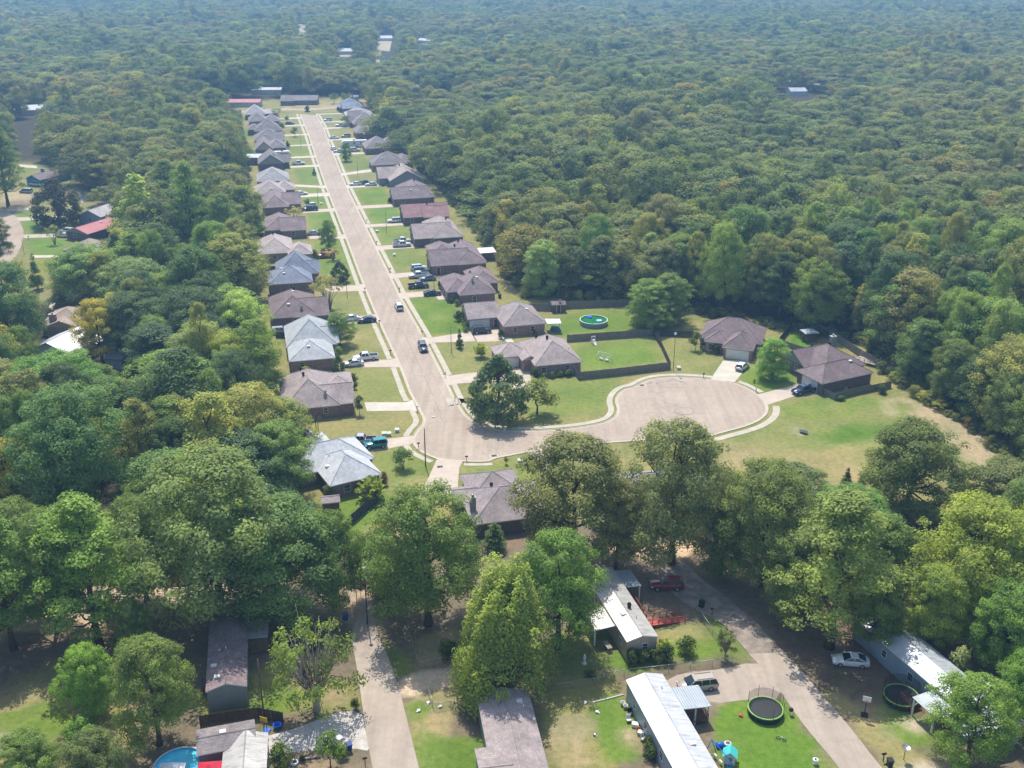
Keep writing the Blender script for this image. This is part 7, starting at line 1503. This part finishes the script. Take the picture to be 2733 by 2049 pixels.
while y < 2350:
    step = 6.8 if y < 330 else (8.8 if y < 800 else 10.5)
    hw = .53*(y+40)+25; n_ = int(2*hw/step)
    for i in range(n_): cand.append((-hw+(i+rs.rand())*step, y+rs.uniform(-.5,.5)*step))
    y += step
cand = np.array(cand); X_, Y_ = cand[:,0], cand[:,1]
CLEAR = [DEV, LN, FRONT, P('D',(-150,1150),(300,1180),(760,1110),(1130,1010),(1560,1000),(2050,1050),(2250,1010),(2600,1900),(-400,1900)), WP((395,-75),(395,38),(445,38),(450,-10),(446,-75))]
bad = np.zeros(len(X_),bool)
for p_ in CLEAR: bad |= pip(X_,Y_,p_)
cand = cand[~bad]; X_, Y_ = cand[:,0], cand[:,1]; N = len(X_)
left = (TN(X_,Y_)[1] < -30) & (Y_ < 640)
S_ = rs.choice([.68,.85,1.0,1.15,1.35,1.6],N)*rs.uniform(.92,1.08,N)
H_ = np.where(left, rs.uniform(12,20,N), rs.uniform(15.5,19.5,N)*(1+.2*np.sin(X_/37+1.3*np.sin(Y_/53))))*np.where(rs.rand(N) < .12, .62, 1)*np.where(rs.rand(N) < .1, 1.22, 1); Wd_ = np.where(left, 10.2, np.where(Y_ > 330, 12.2, 9.4))*S_
TA = np.array(TREES)
near = np.zeros(N,bool)
for (tx,ty,th,tw) in TREES:
    if th > 4: near |= np.hypot(X_-tx,Y_-ty) < max(tw*.72,2.5)
for (hx_,hy_,hr_) in HOUSES: near |= np.hypot(X_-hx_,Y_-hy_) < hr_+4.5
cov = np.zeros(N,bool); chk = Y_ < 1500; cov[chk] = covers(X_[chk],Y_[chk],H_[chk],Wd_[chk])
# where a full-size tree would hide an opening, a low one may still fit
low = cov & left & (rs.rand(N) < .8); H_[low] = rs.uniform(5,8.5,low.sum()); Wd_[low] = rs.uniform(5,7,low.sum())
c2 = np.zeros(N,bool); c2[low] = covers(X_[low],Y_[low],H_[low],Wd_[low]); ok = ((~cov) | (low & ~c2)) & ~near
X_, Y_, H_, Wd_, left = X_[ok], Y_[ok], H_[ok], Wd_[ok], left[ok]
px_, py_, d_ = proj(X_,Y_,H_*.7); inframe = (px_ > -40) & (px_ < 2773) & (py_ > -40) & (py_ < 2090)
order = np.argsort(np.where(inframe, d_-H_*2, 1e9)); NI = min(300-sum(1 for t_ in TREES if t_[2] > 3.2), int(inframe.sum())); ind = order[:NI]
print('WOOD', len(X_), 'individual', NI)
ZONES = [((-75,170),'in the left wood above the pines'),((-110,185),'at the left picture edge in the wood'),((-60,200),'beside the corner house wood'),((-95,205),'around the grey shed on the left'),((-75,250),'behind the brown house, left wood'),((-120,260),'round the left beige-roofed house'),((-95,300),'behind the beige-grey house, left wood'),((-140,330),'by the left neighbourhood road'),((-120,390),'behind the left mauve houses'),
 ((100,165),'at right below the worn track'),((92,205),'right of the worn track'),((92,240),'behind the dark brick circle house'),((70,258),'behind the small gazebo'),((46,275),'behind the white-garage house'),((18,278),'behind the ring pool'),((5,300),'behind the twin-hip house'),((-8,345),'behind the six-vehicle house'),((-20,390),'behind the rust-red house'),((110,290),'deep in the wood beyond the gazebo'),((60,320),'deep behind the white-garage house'),((30,340),'deep beyond the ring pool')]
ZP = np.array([z for z,_ in ZONES]); zi = np.array([np.argmin(np.hypot(ZP[:,0]-X_[i],ZP[:,1]-Y_[i])) for i in ind])
PAL = [('#5f9055','mid green'),('#75a052','fresh green'),('#53785a','dark blue-green'),('#8a9c62','olive'),('#7c8f68','grey-green'),('#94a658','yellowish green'),('#4f7450','dark green'),('#8a9066','brownish'),('#80a860','light green')]
ORDN = ORD+['seventeenth','eighteenth','nineteenth','twentieth','twenty-first','twenty-second','twenty-third','twenty-fourth','twenty-fifth','twenty-sixth','twenty-seventh','twenty-eighth']
for z in range(len(ZONES)):
    mine = [ind[j] for j in range(len(ind)) if zi[j] == z]; mine.sort(key=lambda i: px_[i])
    for q, i in enumerate(mine):
        c, tone = PAL[R.choice([0,0,1,1,2,3,3,4,5,6,7,8]) if not left[i] else R.choice([0,0,1,1,2,2,6,5,8,3])]
        kd = R.choice(['oak','oak','tall','tall','pine'] if left[i] else ['oak','tall','tall','oak','oak','pine']); 
        if H_[i] < 9: kd = 'oak'
        sh_ = {'oak':'broad','tall':'tall narrow','pine':'tufted pine-like'}[kd]
        tree(kd, X_[i], Y_[i], H_[i], Wd_[i]*(1.18 if kd == 'oak' else .95), c, '%s %s tree, %s from left %s' % (tone, sh_, ORDN[min(q,27)], ZONES[z][1]), 'tree', 'trees of the nearer woods')
rest = order[NI:]; M_ = len(rest); X_, Y_, H_, Wd_ = X_[rest], Y_[rest], H_[rest], Wd_[rest]
gn_scatter('far_wood', np.c_[X_,Y_,np.zeros(M_)], np.c_[np.zeros(M_),np.zeros(M_),rs.uniform(0,6.28,M_)], np.c_[Wd_/9,Wd_/9,H_/16.5], rs.choice([0,1,2,4,5,0,2,4,0,2,5,4],M_), WOODS, 'unbroken deciduous wood running to the horizon')
# brush along the wood edges
E_ = []
for pl in (boundR[:11], WP((-60,-36),(0,-37),(100,-38),(250,-38),(390,-41)), P('D',(0,1250),(300,1255),(700,1160))):
    for (x,y_) in resample(pl, 1.5): 
        for q in range(2): E_.append((x+R.uniform(-2.5,2.5), y_+R.uniform(-1.5,3.5)))
E_ = np.array(E_); n_ = len(E_); s_ = rs.uniform(.1,.24,n_)
gn_scatter('edge_brush', np.c_[E_,np.full(n_,-1.0)], np.c_[np.zeros(n_),np.zeros(n_),rs.uniform(0,6.28,n_)], np.c_[s_*1.3,s_*1.3,s_], rs.choice([0,2,4],n_), WOODS, 'low tangled brush along the edge of the woods')
# ------------------------------------------------------------------ camera, sun, sky, air
cd = bpy.data.cameras.new('camera'); cam = link(bpy.data.objects.new('camera', cd)); SC.camera = cam
cam.location = (0,0,HCAM); cam.rotation_euler = (pi/2-TH, 0, 0)
cd.sensor_fit = 'HORIZONTAL'; cd.sensor_width = 36; cd.lens = 36*FPX/2733; cd.clip_end = 9000; cd.clip_start = .5
SUN_EL, SUN_AZ = radians(62), radians(-13)      # azimuth from +Y towards +X
sx, sy, sz = sin(SUN_AZ)*cos(SUN_EL), cos(SUN_AZ)*cos(SUN_EL), sin(SUN_EL)
sd = bpy.data.lights.new('sun','SUN'); sd.energy = 3.9; sd.angle = radians(.53); sd.color = (1,.955,.88)
so = link(bpy.data.objects.new('sun', sd)); so.rotation_euler = Vector((sx,sy,sz)).to_track_quat('Z','Y').to_euler(); so.location = (0,0,200)
w = bpy.data.worlds.new('World'); SC.world = w; w.use_nodes = True
nt = w.node_tree; bg = nt.nodes['Background']; sky = nt.nodes.new('ShaderNodeTexSky'); sky.sky_type = 'NISHITA'
sky.sun_disc = False; sky.sun_elevation = SUN_EL; sky.sun_rotation = SUN_AZ; sky.air_density = 1.2; sky.dust_density = 1.5; sky.altitude = 80
nt.links.new(sky.outputs[0], bg.inputs[0]); bg.inputs[1].default_value = .15
b = MB(); b.box(-4100,4100,-760,5100,-2,112)
hz = bpy.data.materials.new('summer_haze'); hz.use_nodes = True; hn = hz.node_tree; hn.nodes.clear()
ho = hn.nodes.new('ShaderNodeOutputMaterial'); pv = hn.nodes.new('ShaderNodeVolumePrincipled')
pv.inputs['Color'].default_value = (.34,.64,1,1); pv.inputs['Density'].default_value = .00034; pv.inputs['Anisotropy'].default_value = .3
hn.links.new(pv.outputs[0], ho.inputs['Volume'])
tag(b.build('haze', hz), 'pale blue summer haze over the far woods', 'haze', None, 'stuff')
SC.view_settings.view_transform = 'Standard'; SC.view_settings.look = 'None'; SC.view_settings.exposure = .58; SC.view_settings.gamma = 1
SC.render.engine = 'CYCLES'; c = SC.cycles
c.max_bounces = 5; c.diffuse_bounces = 3; c.glossy_bounces = 2; c.transmission_bounces = 3; c.transparent_max_bounces = 4; c.volume_bounces = 0
c.use_denoising = True; c.sample_clamp_indirect = 4; c.caustics_reflective = False; c.caustics_refractive = False
try: c.denoiser = 'OPENIMAGEDENOISE'; c.denoising_input_passes = 'RGB_ALBEDO_NORMAL'
except Exception: pass
